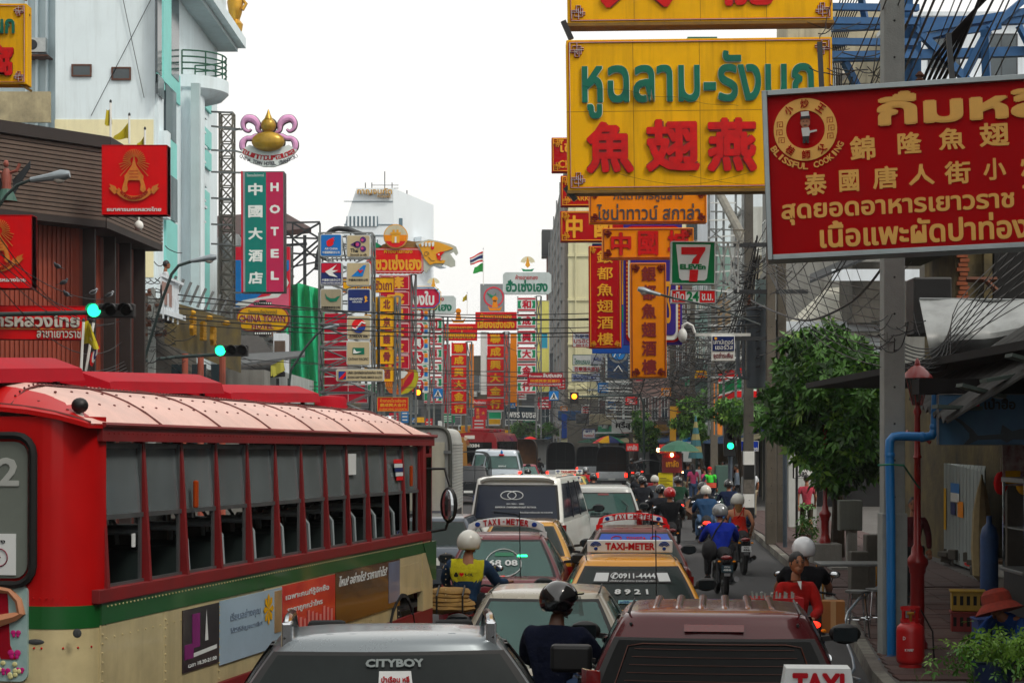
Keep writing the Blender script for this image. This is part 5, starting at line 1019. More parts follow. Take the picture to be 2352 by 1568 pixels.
taxi_arch(t,1.44,1.45,1.1,.22,R7);glabel(t,rear,.0,1,.74,1.0,mat('blue_sunstrip','#1c48a8',.3,0,.1),'sunstrip');gtext(t,rear,'TOYOTA',.38,.66,.82,.91,REDP,.03);MB().tube([rear(.24+.07*math.cos(a),.86+.07*math.sin(a),.03)for a in[i*.45 for i in range(15)]],.008,4).tube([rear(.8+.07*math.cos(a),.86+.07*math.sin(a),.03)for a in[i*.45 for i in range(15)]],.008,4).build('emblem',REDP,t)
MG=carmat('maroon_taxi_paint','#6a0c1c')
t,cab,zt,rear=car('taxi','dark red taxi with white arched roof sign beside the rider in the yellow vest','taxi',at(1149,24.6),hd(.05),L=4.4,Wd=1.70,Hh=1.47,belt=.9,cy=(.55,1.0,2.3,3.5),rw=.56,bm=MG,glass=mat('teal_tint_glass'),rear_t=(.06,.93),rear_k=.9,ants=True)
taxi_arch(t,1.45,1.45,1.12,.24,STK);gtext(t,rear,'68 08',.34,.66,.34,.5,STK,.03);MB().tube([rear(.5+.2*math.cos(a),.42+.38*math.sin(a),.03)for a in[i*.3 for i in range(22)]],.007,4).build('emblem_ring',STK,t);glabel(t,rear,.4,.62,.6,.7,mat('green_sticker','#1c7a54',.5));glabel(t,rear,.66,.78,.58,.64,LITG,'green_led_text');gtext(t,rear,'COROLLA',.62,.86,-.32,-.24,CHROME,.04);glabel(t,rear,.44,.56,-.02,.06,LITR,'brake_light')
t,cab,zt,rear=car('taxi','gold taxi mostly hidden between the dark red taxi and the white van','taxi',at(1196,29.3),hd(.06),L=3.6,Wd=1.68,Hh=1.47,belt=.9,cy=(.45,.8,2.3,3.1),rw=.55,bm=GLM)
WV=carmat('white_van_paint','#eef0ea',rough=.22,metal=0)
t,cab,zt,rear=car('van','white van with roof spoiler and large tinted rear window in the middle lane','van',at(1184,34.0),hd(.155),L=4.7,Wd=1.86,Hh=2.12,belt=1.30,cy=(.02,.24,3.3,4.4),rw=.80,bm=WV,glass=mat('blue_tint_glass','#101a30',.08,0,.5,1.2,spec=.35,c2='#222c3c',alpha=.85),rear_t=(.1,.84),rear_k=.9,crown=.06,lights='tall',tailh=.72,tz=.5,side_n=3,mirrors=True)
MB().slab(lambda s,q:V(((2*s-1)*(.7-.05*q),.12+.08*(2*s-1)**2+.2*q,2.04+.1*(1-(2*s-1)**8)*(.6+.4*q))),14,2,(0,.03,-.05)).build('tail_spoiler',WV,t,smooth=True)
MB().tube([rear(.44+.1*math.cos(a)-.045,.72+.13*math.sin(a),.03)for a in[i*.35 for i in range(19)]],.008,4).tube([rear(.44+.1*math.cos(a)+.045,.72+.13*math.sin(a),.03)for a in[i*.35 for i in range(19)]],.008,4).build('globe_emblem',STK,t)
gtext(t,rear,'ISO 9001 : 2000',.38,.6,.43,.47,STK,0);gtext(t,rear,'BANGKOK CHIANGMAI PHUKET PATTAYA',.24,.75,.32,.37,STK,.01);gtext(t,rear,'ขับรถไม่สุภาพโปรดแจ้ง 02-318-0745',.55,.95,.15,.21,STK,.0)
MB().bar(rear(.22,.2,.05),rear(.5,.13,.06),.012).bar(rear(.5,.13,.06),rear(.63,-.1,.06),.014).build('wiper',BLK,t);ctext(t,'TAXI METER',-.55,.1,.95,1.03,-.03,REDP,.03);MB().bb(.3,.42,-.035,-.02,.88,1.05).build('yellow_sticker',YEL,t);ctext(t,'รถเช่าคาร์ด จก.',.1,.68,.74,.85,-.03,GOLDP,.02)
MB().bar((.02,.3,2.06),(.05,.5,2.16),.03).bar((.0,.3,2.02),(.02,.35,2.1),.04).build('roof_antenna',BLK,t)
t,cab,zt,rear=car('suv','white sport utility vehicle with teal rear glass beyond the van','car',at(1386,41.8),hd(.03),L=4.4,Wd=1.8,Hh=1.74,belt=1.08,cy=(.02,.25,2.8,3.6),rw=.66,bm=carmat('white_suv_paint','#c8ccca'),glass=mat('teal_tint_glass'),rear_t=(.05,.82),rear_k=.9,lights='tall',side_n=3)
glabel(t,rear,.4,.6,.93,1.02,TAILR,'brake_light');MB().ell((0,-.03,.98),(.09,.02,.035),12,6).build('oval_badge',NAVY,t);gtext(t,rear,'089 081',.3,.62,.04,.14,BLKP,.02);MB().tube([rear(.85,.1,.04),rear(.9,.45,.04),rear(.82,.7,.04)],.012,4).build('wiper',BLK,t)
for sx in(-1,1):MB().tube([(sx*.6,.5,1.7),(sx*.61,.6,1.78),(sx*.61,2.3,1.78),(sx*.6,2.4,1.7)],.025,5).build('roof_rail',STEEL,t)
SV=carmat('silver_van_paint','#c0ccd6',metal=.15)
def minibus(label,u,Y,lit=True):
 t,cab,zt,rear=car('minibus',label,'van',at(u,Y),hd(.04),L=4.8,Wd=1.9,Hh=2.36,belt=1.48,cy=(.02,.22,3.6,4.6),rw=.72,bm=SV,glass=mat('teal_tint_glass'),rear_t=(.06,.72),rear_k=.88,crown=.08,lights='tall',lit=lit,tailh=.6,tz=.75,side_n=3,group='silver high roof minibuses');gtext(t,rear,'ดีดีทัวร์',.4,.64,.12,.24,STK,.03);MB().ell((0,.1,2.12),(.14,.05,.05),12,6).build('red_oval',R7,t);MB().lathe([(.05,0),(.06,.1),(.0,.22)],(0,.12,2.15),8).build('spire_sticker',SKYB,t);return t
minibus('silver high roof minibus with lit tail lights, nearer of the two',1152,86);minibus('silver high roof minibus, half hidden behind the nearer one',1123,94)
t,cab,zt,rear=car('taxi','yellow taxi with white roof board ahead of the white van','taxi',at(1290,57),hd(.1),L=4.4,Wd=1.70,Hh=1.46,belt=.9,cy=(.5,.95,2.65,3.55),rw=.58,bm=YT,glass=mat('teal_tint_glass'));taxi_roofsign_board(t,1.5,1.5,1.0,.16)
t,cab,zt,rear=car('taxi','green and pale yellow taxi with roof board, farthest taxi in the lane','taxi',at(1300,66),hd(.1),L=4.4,Wd=1.70,Hh=1.5,belt=.9,cy=(.5,.95,2.65,3.55),rw=.58,bm=carmat('green_taxi_paint','#2c5a3c'),roofm=carmat('pale_yellow_roof','#b8a858'),glass=mat('teal_tint_glass'));taxi_roofsign_board(t,1.56,1.5,1.0,.16)
car('hatchback','small crimson hatchback right of the silver minibuses','car',at(1207,92),hd(.0),L=3.8,Wd=1.66,Hh=1.6,belt=.95,cy=(.02,.35,2.4,3.1),rw=.55,bm=carmat('crimson_car_paint','#8a1030'),glass=mat('teal_tint_glass'),lights='tall')
car('sedan','grey sedan between the bus front and the white van','car',at(985,32),hd(.1),L=4.3,Wd=1.66,Hh=1.42,belt=.9,bm=carmat('slate_car_paint','#4a525c',metal=.4),mirm=mat('blue_mirror','#1c3c8c',.3),rw=.55)
CANV=mat('dark_canvas','#15171a',.85,0,.3,3);TARP=mat('brown_tarp','#33241c',.85,0,.4,3);BOXW=mat('truck_box_grey','#b4b6b2',.6,.1,.15,2,streak=.5)
def pickup(label,u,Y,cover,cm,bm,h=2.45,wd=1.7,group='covered pickup trucks',head=.05,lit=True,cage=True):
 t=thing('pickup_truck',label,'truck',(*at(u,Y),0),-hd(head),group)
 loft([rr_ring(wd/2*k,o,2.0,.08,z,.01)for z,k,o in((.5,.97,.02),(.56,1,0),(.95,1,0),(1.0,.99,0))]).build('cargo_bed',bm,t,smooth=True,sharp=30)
 MB().bb(-wd/2+.1,wd/2-.1,-.03,-.005,.6,.95).build('tailgate',bm,t,bevel=.01);MB().bb(-wd/2,wd/2,-.12,-.03,.38,.5).build('rear_bumper',DSTEEL,t)
 loft([rr_ring(wd/2*k,y0,4.6-o,.15,z)for z,k,y0,o in((.4,.97,2.05,.05),(.9,1,2.05,0),(1.0,.97,2.07,.1),(1.05,.9,2.1,1.2),(1.6,.75,2.25,1.6),(1.66,.6,2.3,1.7))]).build('cab',bm,t,smooth=True)
 n=12;hw=wd/2+.02
 def arch(a,y):an=math.pi*a;cx_=math.cos(an);sx_=math.sin(an);return V((hw*math.copysign(abs(cx_)**.35,cx_),y,1.0+(h-1.0)*sx_**.4 if sx_>1e-4 else 1.0))
 if cover:MB().slab(lambda a,b:arch(a,-.05+2.1*b),n*2,1,(0,0,-.01)).build('canopy',cm,t,smooth=True,sharp=50);MB().prism([(arch(i/24,0).x*.98,arch(i/24,0).z-.02)for i in range(25)],1.2,1.25).build('canopy_end',cm,t)
 b=MB()
 for y in(0,1.0,2.0):b.tube([arch(i/16,y)*1.0 for i in range(17)],.025,4)
 if cage:
  for x in(-.28,.28):b.bar((x,0,1.0),(x,0,h-.05),.02)
  b.bar((-hw,0,1.5),(hw,0,1.5),.02)
 b.build('canopy_frame',DSTEEL,t)
 for sx in(-1,1):MB().bb(sx*(wd/2-.02)-.07,sx*(wd/2-.02)+.07,-.05,0,.68,.92).build('tail_light',LITR if lit else TAILR,t)
 for sx in(-1,1):
  for y in(.8,3.9):wh=MB().lathe([(.2,-.1),(.32,-.09),(.32,.09),(.2,.1)],(sx*(wd/2-.12),y,.33),14,Matrix.Rotation(R(90),3,'Y')).build('wheel',RUB,t,smooth=True)
 MB().bb(-.2,.2,-.13,-.12,.52,.62).build('license_plate',WHT,t);return t
GPU=carmat('grey_pickup_paint','#bcc4c8',metal=.15)
pickup('silver grey pickup with brown tarpaulin cage at right of traffic',1405,106,True,TARP,GPU);pickup('pickup with rounded black canopy in the centre lane',1288,112,True,CANV,GPU,2.7);pickup('truck with brown timber load and dark hoop, centre left',1197,120,True,mat('timber_load','#7a5430',.8,0,.3,3),carmat('white_suv_paint'),2.9,2.0,cage=False,lit=False);pickup('black pickup with mesh cage behind the box truck',1076,80,False,CANV,carmat('black_pickup_paint','#14181e'),2.3,lit=True)
pickup('small truck with white upright box load',1241,135,True,BOXW,GPU,2.9,1.8,cage=False,lit=False);pickup('dark covered truck behind the grey pickup',1352,128,True,CANV,GPU,2.4,lit=True)
bt=thing('box_truck','white box truck with corrugated sides and blue crate rack right of the bus','truck',(*at(927,40),0),-hd(.035));wd=1.02
def bx(a):an=math.pi*a;c_,s_=math.cos(an),math.sin(an);return(wd*math.copysign(abs(c_)**.2,c_),1.6+1.48*(abs(s_)**.22))
o_=[(wd,1.2)]+[bx(i/24)for i in range(25)]+[(-wd,1.2)]
MB().prism(o_,0,4.2).build('cargo_box',BOXW,bt,smooth=True,sharp=25)
b=MB()
for i in range(22):
 z=1.22+i*.07;b.bb(wd,wd+.02,.1,4.15,z,z+.045)
b.build('side_corrugation',BOXW,bt,kind='stuff')
b=MB().tube([(x,-.02,z)for x,z in o_],.05,6);b.build('rear_frame',mat('truck_frame_grey','#5c5e58',.6,.3,.2),bt,smooth=True)
for sx in(-1,1):
 d_=MB().bb(sx*.04,sx*.9,-.035,-.004,1.25,2.75).build('rear_door',mat('truck_door_cream','#c8c4b0',.6,0,.1,3,streak=.4),bt,bevel=.01);MB().bar((sx*.12,-.07,1.3),(sx*.12,-.07,2.7),.02,6).build('lock_rod',STEEL,d_)
 for z in(1.45,2.5):MB().bb(sx*.88,sx*1.04,-.09,-.03,z,z+.07).build('hinge',STEEL,d_)
for x in(.3,.55):MB().ell((x,-.05,2.9),(.07,.04,.07),12,8).build('marker_light',TAILR,bt,smooth=True)
MB().ell((1.35,4.9,1.32),(.12,.08,.2),12,8).build('mirror',mat('blue_mirror','#1c3c8c',.3),bt,smooth=True);MB().bar((.95,5.0,1.5),(1.3,4.9,1.4),.02).build('mirror_arm',BLK,bt)
rk_=MB().bb(.45,1.2,-.6,-.1,.7,1.16).build('blue_crate',mat('blue_crate','#1c3c9c',.5,0,.15),bt,bevel=.02)
b=MB()
for i in range(10):b.bb(1.202,1.22,-.58+i*.05,-.56+i*.05,.72,1.14)
for i in range(9):b.bb(.4+i*.08,.42+i*.08,-.62,-.602,.72,1.14)
b.build('crate_slat',mat('blue_crate'),bt)
MB().bb(-1,1,0,4.2,.7,1.19).build('chassis',DSTEEL,bt);loft([rr_ring(.95,4.3,5.9-o,.15,z)for z,o in((.5,0),(1.3,.05),(1.5,.2),(2.1,.4),(2.15,.6))]).build('cab',carmat('white_suv_paint'),bt,smooth=True)
for sx in(-1,1):
 for y in(.9,5.0):MB().lathe([(.2,-.12),(.42,-.11),(.42,.11),(.2,.12)],(sx*.85,y,.43),16,Matrix.Rotation(R(90),3,'Y')).build('wheel',RUB,bt,smooth=True)
def farbus(label,u,Y,m,h=2.95,head=.0,wd=2.4,num=None,band=True,L=9):
 t=thing('city_bus',label,'bus',(*at(u,Y),0),-hd(head),'buses down the street');hw=wd/2
 sec=[(-hw,.4),(hw,.4),(hw+.02,1.4),(hw-.03,h-.5),(hw-.2,h-.12),(0,h),(-hw+.2,h-.12),(-hw+.03,h-.5),(-hw-.02,1.4)]
 MB().prism(sec,0,L).build('body',m,t,smooth=True,sharp=30)
 MB().bb(-hw*.75,hw*.75,-.03,0,1.45,h-.65).build('rear_window',GLASSB,t,bevel=.02)
 for i in range(8):MB().bb(hw-.02,hw+.015,.3+i*L/8.5,L/8.5*(i+.85)+.3,1.5,h-.6).build('side_window',GLASSB,t)
 for sx in(-1,1):MB().bb(sx*hw*.8-.12,sx*hw*.8+.12,-.04,0,.8,1.1).build('tail_light',TAILR,t);[MB().lathe([(.2,-.12),(.45,-.11),(.45,.11),(.2,.12)],(sx*(hw-.1),y,.45),12,Matrix.Rotation(R(90),3,'Y')).build('wheel',RUB,t)for y in(1.8,L-1.8)]
 if band:
  for y in(1,3.4,5.8):MB().bb(-.6,.6,y,y+1.8,h-.02,h+.16).build('roof_pod',m,t,bevel=.04)
 if num:MB().bb(-hw*.6,hw*.3,-.045,-.031,h-1.0,h-.7).build('number_panel',BLKP,t);ctext(t,num,-hw*.5,hw*.15,h-.95,h-.75,-.047,WHT,.04);MB().bb(-hw*.6,-hw*.1,-.04,-.001,h-.45,h-.25).build('route_panel',WHT,t)
 return t
RBM=carmat('bus_red_far','#8c1020');farbus('red city bus with white roof hatch in the far traffic',1095,108,RBM,3.35,.14,num='40384')
farbus('ochre roofed bus beyond the box truck',1022,100,carmat('ochre_bus_paint','#9a6a1c'),3.1,.0);farbus('cream minibus roof showing past the near bus',985,92,carmat('cream_bus_paint','#b0aa94'),3.4,.0,2.0,band=False)
tt=thing('tuk_tuk','red three wheeled taxi with dark canopy beside the chestnut stall','tuk tuk',(*at(1496,78),0),0)
MB().prismx([(0,.35),(2.4,.35),(2.6,.9),(1.9,1.0),(0,1.0)],-.6,.6).build('body',carmat('tuk_red','#a01018'),tt,bevel=.03);MB().slab(lambda a,b:V(((2*a-1)*.65,-.1+2.2*b,1.85+.12*(1-(2*a-1)**2))),8,1,(0,0,-.04)).build('canopy',CANV,tt,smooth=True)
for x in(-.58,.58):
 for y in(.05,1.2,2.05):MB().bar((x,y,.95),(x,y,1.86),.025).build('canopy_post',DSTEEL,tt)
MB().bb(-.5,.5,.3,.9,1.0,1.35).build('seat',BLKC,tt,bevel=.05);MB().bb(-.1,.1,-.04,0,.6,.75).build('tail_light',LITR,tt);MB().bb(-.55,.55,-.02,.0,.4,.55).build('step_plate',WHT,tt)
for x in(-.5,.5):MB().lathe([(.1,-.07),(.25,-.06),(.25,.06),(.1,.07)],(x,.5,.25),12,Matrix.Rotation(R(90),3,'Y')).build('wheel',RUB,tt)
MB().lathe([(.1,-.07),(.25,-.06),(.25,.06),(.1,.07)],(0,2.4,.25),12,Matrix.Rotation(R(90),3,'Y')).build('wheel',RUB,tt)
# ---------------------------------------------------------------- the big red and cream bus
BR=carmat('bus_red','#b40002',rough=.5,coat=.2,spec=.25,var=.12,streak=.2,bump=.5,bs=1.6);BRD=mat('bus_red_dull','#7c1014',.5,0,.2,3,streak=.3);BC=mat('bus_cream','#d0c092',.38,.15,.18,2.5,.7,2.2,coat=.3,streak=.45);BG=mat('bus_green','#0c5420',.4,0,.15,3,coat=.3,streak=.25)
BRF=mat('bus_roof_sky_pink','#d9aea2',.42,0,.16,2,.6,3,streak=.25);BIN=mat('bus_interior','#1a1c1d',.7,0,.3);SEATG=mat('bus_seat_grey','#22302f',.6,0,.2);PANE=mat('bus_tint_pane','#788184',.12,0,.35,1,alpha=.72,spec=.8);ALU=mat('window_aluminium','#6a6e70',.4,.6,.2,5)  # roof base lightened to pink to imitate sky reflected on the panels
bus=thing('city_bus','big red and cream city bus with open windows filling the left foreground','bus',(-2.67,11.5,.075),-hd(.192));bus.rotation_euler=(R(-.35),0,-hd(.196))
LB,BW=9.9,2.45;Z0,Z1,Z2=1.76,2.71,2.80
def bb(x0,x1,y0,y1,z0,z1,nm,m,**k):return MB().bb(x0,x1,y0,y1,z0,z1).build(nm,m,bus,**k)
for i in range(9):
 if.22+i*1.07>9:continue
 y0,y1=.22+i*1.07,.22+(i+1)*1.07-.012
 if i==7:y0_,y1_=y0,y0+.25
 bb(-.03,.0+random.uniform(-.004,.004),y0,min(y1,9.2),(.90 if i!=7 else 1.12),1.53,'side_panel',BC,bevel=.004)
bb(-.03,.008,.22,9.2,1.532,1.668,'green_stripe',BG);bb(-.04,.022,.16,9.1,1.67,1.76,'red_sill',BRD,bevel=.006);bb(-.03,.012,.3,9.2,.42,.898,'red_skirt',BRD)
b=MB()
for i in range(142):b.ell((.014,.3+i*.062,1.645),(.006,.007,.007),5,4)
for j in range(10):
 for k in range(10):b.ell((.006,.24+j*1.07,.93+k*.06),(.006,.008,.008),5,4)
for k in range(70):b.ell((.006,.3+k*.13,1.44),(.005,.007,.007),5,4)
b.build('rivet',BC,bus,kind='stuff')
def corner(z0,z1,nm,m,off=0):
 MB().slab(lambda s,q:V((-.30+(.30+off)*math.sin(R(90*s)),.30-(.30+off)*math.cos(R(90*s)),z0+(z1-z0)*q)),10,1,(-.02,.02,0)).build(nm,m,bus,smooth=True);MB().bb(-2.2,-.30,-off,.03,z0,z1).build(nm,m,bus)
corner(.62,1.52,'rear_cream_panel',BC);corner(1.52,1.663,'rear_green_stripe',BG,.004);corner(1.663,2.86,'rear_red_panel',BR);
b=MB()
for i in range(9):b.ell((-.1-.05*i if i>3 else-.3+.3*math.sin(R(80-i*18)),-.0 if i>3 else.3-.3*math.cos(R(80-i*18)),1.40),(.008,.008,.008),6,4)
for i in range(9):b.ell((-.13-.045*i,-.002,1.715),(.007,.007,.007),6,4)
b.build('rear_rivet',BR,bus,kind='stuff')
for(x,z,w_,h)in((-.34,1.44,.06,.018),(-.06,1.50,.03,.03)):MB().ell((x,-.0,z),(w_,.008,h),10,6).build('patch',mat('grey_patch','#3c3f40',.8),bus)
rw_=MB().prism(rrect(-2.0,1.84,-.385,2.70,.09),-.025,-.002).build('rear_window',mat('rear_grey_glass','#6c746e',.15,0,.2,1,spec=.7,coat=.5),bus);b=MB();o1=rrect(-2.04,1.80,-.345,2.74,.12);b.tube([(x,-.03,z)for x,z in o1+o1[:2]],.026,6);b.build('window_rubber',RUB,rw_,smooth=True)
MB().text('22',-.74,-.44,2.42,2.60,-.028,.004,.03).build('route_number',mat('number_white','#a8aca8',.5),rw_);MB().bb(-.72,-.46,-.034,-.028,1.86,2.12).build('paper_notice',STK,rw_);MB().text('ชั่วโมง',-.68,-.53,2.06,2.09,-.036,.003,.02).build('notice_text',BLKP,rw_)
b=MB().tube([(-.57+.055*math.cos(a),-.037,1.97+.055*math.sin(a))for a in[i*.4 for i in range(17)]],.004,4)
for q in range(14):b.ell((-.57+.035*math.cos(q*2.1)*(q%3)/2,-.036,1.97+.035*math.sin(q*2.1)*(q%4)/3),(.01,.003,.006),6,4)
b.build('round_seal',sgn('seal_maroon','#7c2438',streak=0),rw_)
ad=MB().prism(rrect(-1.1,1.19,-.385,1.80,.05),-.024,-.002).build('rear_poster',mat('poster_teal','#7ea2a0',.3,0,.35,5,c2='#a8c0c0',coat=.5),bus)
MB().prism([(-.62,1.78),(-.52,1.78),(-.50,1.42),(-.46,1.33),(-.56,1.33),(-.62,1.45)],-.03,-.024).build('poster_red_field',sgn('poster_maroon','#8a1020',streak=0),ad);b=MB();b.tube([(-.70,-.034,1.52),(-.58,-.034,1.57),(-.46,-.034,1.60),(-.42,-.034,1.62),(-.44,-.034,1.70),(-.50,-.034,1.76),(-.56,-.034,1.77)],.03,6,[.045,.045,.032,.028,.024,.02,.026]);b.tube([(-.66,-.03,1.36),(-.62,-.03,1.46),(-.64,-.03,1.54)],.05,6);b.build('poster_figure_arm',SKINP,ad,smooth=True)
MB().ell((-.67,-.03,1.68),(.06,.015,.08),14,10).build('poster_face',mat('poster_pale_skin','#d0b8a4',.5),ad,smooth=True);MB().ell((-.68,-.04,1.745),(.06,.014,.04),12,8).build('poster_hair',HAIR,ad);MB().ell((-.635,-.046,1.655),(.012,.004,.008),8,6).build('poster_lips',R7,ad)
b=MB()
for x,z,s_ in((-.46,1.49,.035),(-.47,1.36,.045),(-.53,1.25,.035),(-.43,1.26,.03),(-.66,1.24,.04)):
 for sx in(-1,1):b.ell((x+sx*s_*.5,-.03,z+s_*.25),(s_*.5,.004,s_*.45),8,6).ell((x+sx*s_*.4,-.03,z-s_*.3),(s_*.32,.004,s_*.32),8,6)
b.build('poster_butterfly',sgn('butterfly_pink','#b82474',streak=0),ad);b=MB()
for q in range(22):b.ell((-.42-.3*random.random(),-.031,1.21+.1*random.random()),(.018,.006,.016),7,5)
b.build('poster_flower',mat('poster_flower_cream','#c8c48c',.5),ad)
tl=MB().prism(rrect(-.75,.98,-.37,1.165,.03),-.05,-.002).build('tail_light',CHROME,bus,bevel=.006);MB().prism(rrect(-.72,1.0,-.40,1.145,.02),-.056,-.05).build('lens',mat('dark_red_lens','#3c0406',.1,0,.3,20,coat=1),tl);MB().ell((-.5,-.058,1.06),(.03,.004,.025),8,6).build('lit_filament',LITR,tl)
MB().ell((-.10,.12,2.93),(.055,.05,.05),12,8).build('roof_lamp',BLK,bus,smooth=True)
NB=12;y0w,y1w=.30,8.72;pw=(y1w-y0w)/NB;xs=lambda z:.01-.055*(z-Z0)/(Z1-Z0)
for i in range(NB+1):
 y=y0w+pw*i;MB().add([(xs(Z0)-.05,y-.02,Z0),(xs(Z0)+.012,y-.02,Z0),(xs(Z0)+.012,y+.02,Z0),(xs(Z0)-.05,y+.02,Z0),(xs(Z1)-.05,y-.02,Z1),(xs(Z1)+.012,y-.02,Z1),(xs(Z1)+.012,y+.02,Z1),(xs(Z1)-.05,y+.02,Z1)],[(0,1,5,4),(1,2,6,5),(2,3,7,6),(3,0,4,7)]).build('mullion',BRD,bus)
zm=Z0+(Z1-Z0)*.46
for i in range(NB):
 a,c=y0w+pw*i+.022,y0w+pw*(i+1)-.022;f=lambda z,d=0:xs(z)-.02+d
 b=MB();q=.024
 for(ya,yb_,za,zb_)in((a,c,Z1-.05,Z1-.015),(a,c,zm,zm+.032),(a,a+q,zm,Z1-.02),(c-q,c,zm,Z1-.02)):b.bb(f((za+zb_)/2)-.012,f((za+zb_)/2)+.012,ya,yb_,za,zb_)
 wf=b.build('window',ALU,bus);MB().add([(f(zm),a+q,zm+.03),(f(zm),c-q,zm+.03),(f(Z1),c-q,Z1-.05),(f(Z1),a+q,Z1-.05)],[(0,1,2,3)]).slab(lambda s,t_:V((f(zm+(Z1-zm)*t_)-.004,a+q+(c-a-2*q)*s,zm+.03+(Z1-zm-.08)*t_)),1,1,(-.003,0,0)).build('pane',PANE,wf)
 b=MB();b.bb(f(Z0)-.035,f(Z0)-.018,a,a+q,Z0,zm).bb(f(Z0)-.035,f(Z0)-.018,c-.05,c-.02,Z0,zm).bb(f(Z0)-.03,f(Z0)-.01,a,c,Z0,Z0+.02);b.build('window_track',ALU,bus)
for y,z,h in((1.85,2.33,.2),(8.2,2.38,.22)):MB().bb(.0,.03,y-.02,y+.035,z-h/2,z+h/2).build('marker_reflector',sgn('reflector_orange','#a03c0c',streak=0),bus,bevel=.012)
MB().bb(-.028,-.02,5.95,6.2,2.42,2.62).build('window_paper',STK,bus);MB().bb(-.028,-.02,.78,.83,2.0,2.09).build('window_paper',STK,bus)
for k,m in((0,R7),(1,STK),(2,NAVY),(3,STK),(4,R7)):MB().bb(-.026,-.02,7.62+k*.03,7.95+k*.03,2.52-k*.045,2.56-k*.045).build('flag_sticker',m,bus)
bb(-.06,.02,.2,9.25,2.705,2.80,'cant_rail',BRD);MB().tube([(.028,.2,2.81),(.028,9.3,2.81)],.018,6).build('gutter',BRD,bus)
b=MB()
for i in range(112):b.ell((.022,.3+i*.078,2.755),(.005,.006,.006),5,4)
b.build('rail_rivet',BRD,bus,kind='stuff')
bb(-.05,.012,8.75,9.2,.9,1.53,'front_cream_panel',BC);bb(-.06,.014,8.75,8.86,1.64,2.71,'door_pillar',BRD);MB().bb(-.05,.01,8.88,9.14,1.6,2.62).build('driver_door_frame',BRD,bus);MB().bb(-.01,.015,8.9,9.12,1.72,2.58).build('door_window',GLASSB,bus)
MB().slab(lambda s,q:V((-.25+.26*math.cos(R(90*s)),9.14+.26*math.sin(R(90*s)),.6+2.2*q)),6,1,(-.02,-.02,0)).build('front_corner',BRD,bus,smooth=True);bb(-2.4,-.25,9.36,9.4,.6,1.7,'front_panel',BC);bb(-2.2,-.3,9.36,9.39,1.75,2.75,'windscreen',GLASSB)
MB().prismx([(8.75,1.64),(9.36,1.64),(9.36,1.2),(9.2,1.22)],-.02,.016).build('green_flash',BG,bus)
m_=MB().ell((.22,9.1,2.05),(.10,.05,.2),14,10).build('mirror',BLK,bus,smooth=True);MB().tube([(.0,9.15,2.45),(.15,9.2,2.45),(.22,9.15,2.26)],.018,6).tube([(.0,9.1,1.75),(.18,9.12,1.78),(.22,9.12,1.9)],.018,6).build('mirror_arm',BLK,bus);MB().ell((.22,9.058,2.05),(.075,.012,.17),12,8).build('mirror_glass',CHROME,m_)
for y in(7.85,):wh=MB().lathe([(.25,-.14),(.5,-.13),(.5,.13),(.25,.14)],(-.2,y,.5),22,Matrix.Rotation(R(90),3,'Y')).build('wheel',RUB,bus,smooth=True);MB().lathe([(.05,-.15),(.24,-.145),(.26,.145),(.05,.15)],(-.2,y,.5),16,Matrix.Rotation(R(90),3,'Y')).build('rim',BRD,wh);MB().slab(lambda s,q:V((.0+.02*q,y+.58*math.cos(math.pi*s),.5+.62*math.sin(math.pi*s))),14,1,(.0,0,.04)).build('wheel_arch',RUB,bus)
wh=MB().lathe([(.25,-.14),(.5,-.13),(.5,.13),(.25,.14)],(-.2,2.6,.5),22,Matrix.Rotation(R(90),3,'Y')).build('wheel',RUB,bus,smooth=True)
def rf(x_,y):
 c=2*x_-1;fx=(1-abs(c)**3.2);e=min(1,max(0,(9.46-y)/1.1));e2=min(1,max(0,(y+.0)/.5));k=(1-(1-e)**2.2)*(1-(1-e2)**2.4*.6)
 return V((.02-BW*x_,y,2.815+.30*fx*k))
for j in range(8):
 for i,(xa,xb)in enumerate(((0,.22),(.22,.5),(.5,.78),(.78,1))):
  ya,yb_=.02+j*1.175,.02+(j+1)*1.175-.012
  MB().slab(lambda s,q:rf(xa+(xb-xa-.004)*s,ya+(yb_-ya)*q)+V((0,0,.004*math.sin(math.pi*s))),6,5,(0,0,-.012)).build('roof_panel',BRF,bus,smooth=True)
b=MB()
for j in range(9):
 b.tube([rf(s/20,min(9.4,.02+j*1.175-.006))+V((0,0,.006))for s in range(21)],.009,4)
for xa in(.22,.5,.78):b.tube([rf(xa,.02+y*.19)+V((0,0,.006))for y in range(50)],.009,4)
for j in range(38):
 for xa in(.08,.16,.3,.42):b.ell(rf(xa,.1+j*.245)+V((0,0,.004)),(.012,.012,.008),5,4)
for j in range(144):b.ell(rf(.225,.1+j*.064)+V((0,0,.012)),(.008,.008,.008),5,4)
b.build('roof_seam',mat('roof_seam_rust','#5c1c18',.7,0,.3,5),bus,kind='stuff')
b=MB().slab(lambda s,q:rf(s,.0+.25*q)+V((0,-.02-.0*q,-.0)),12,2,(0,0,-.03));b.build('roof_rear_edge',BR,bus,smooth=True)
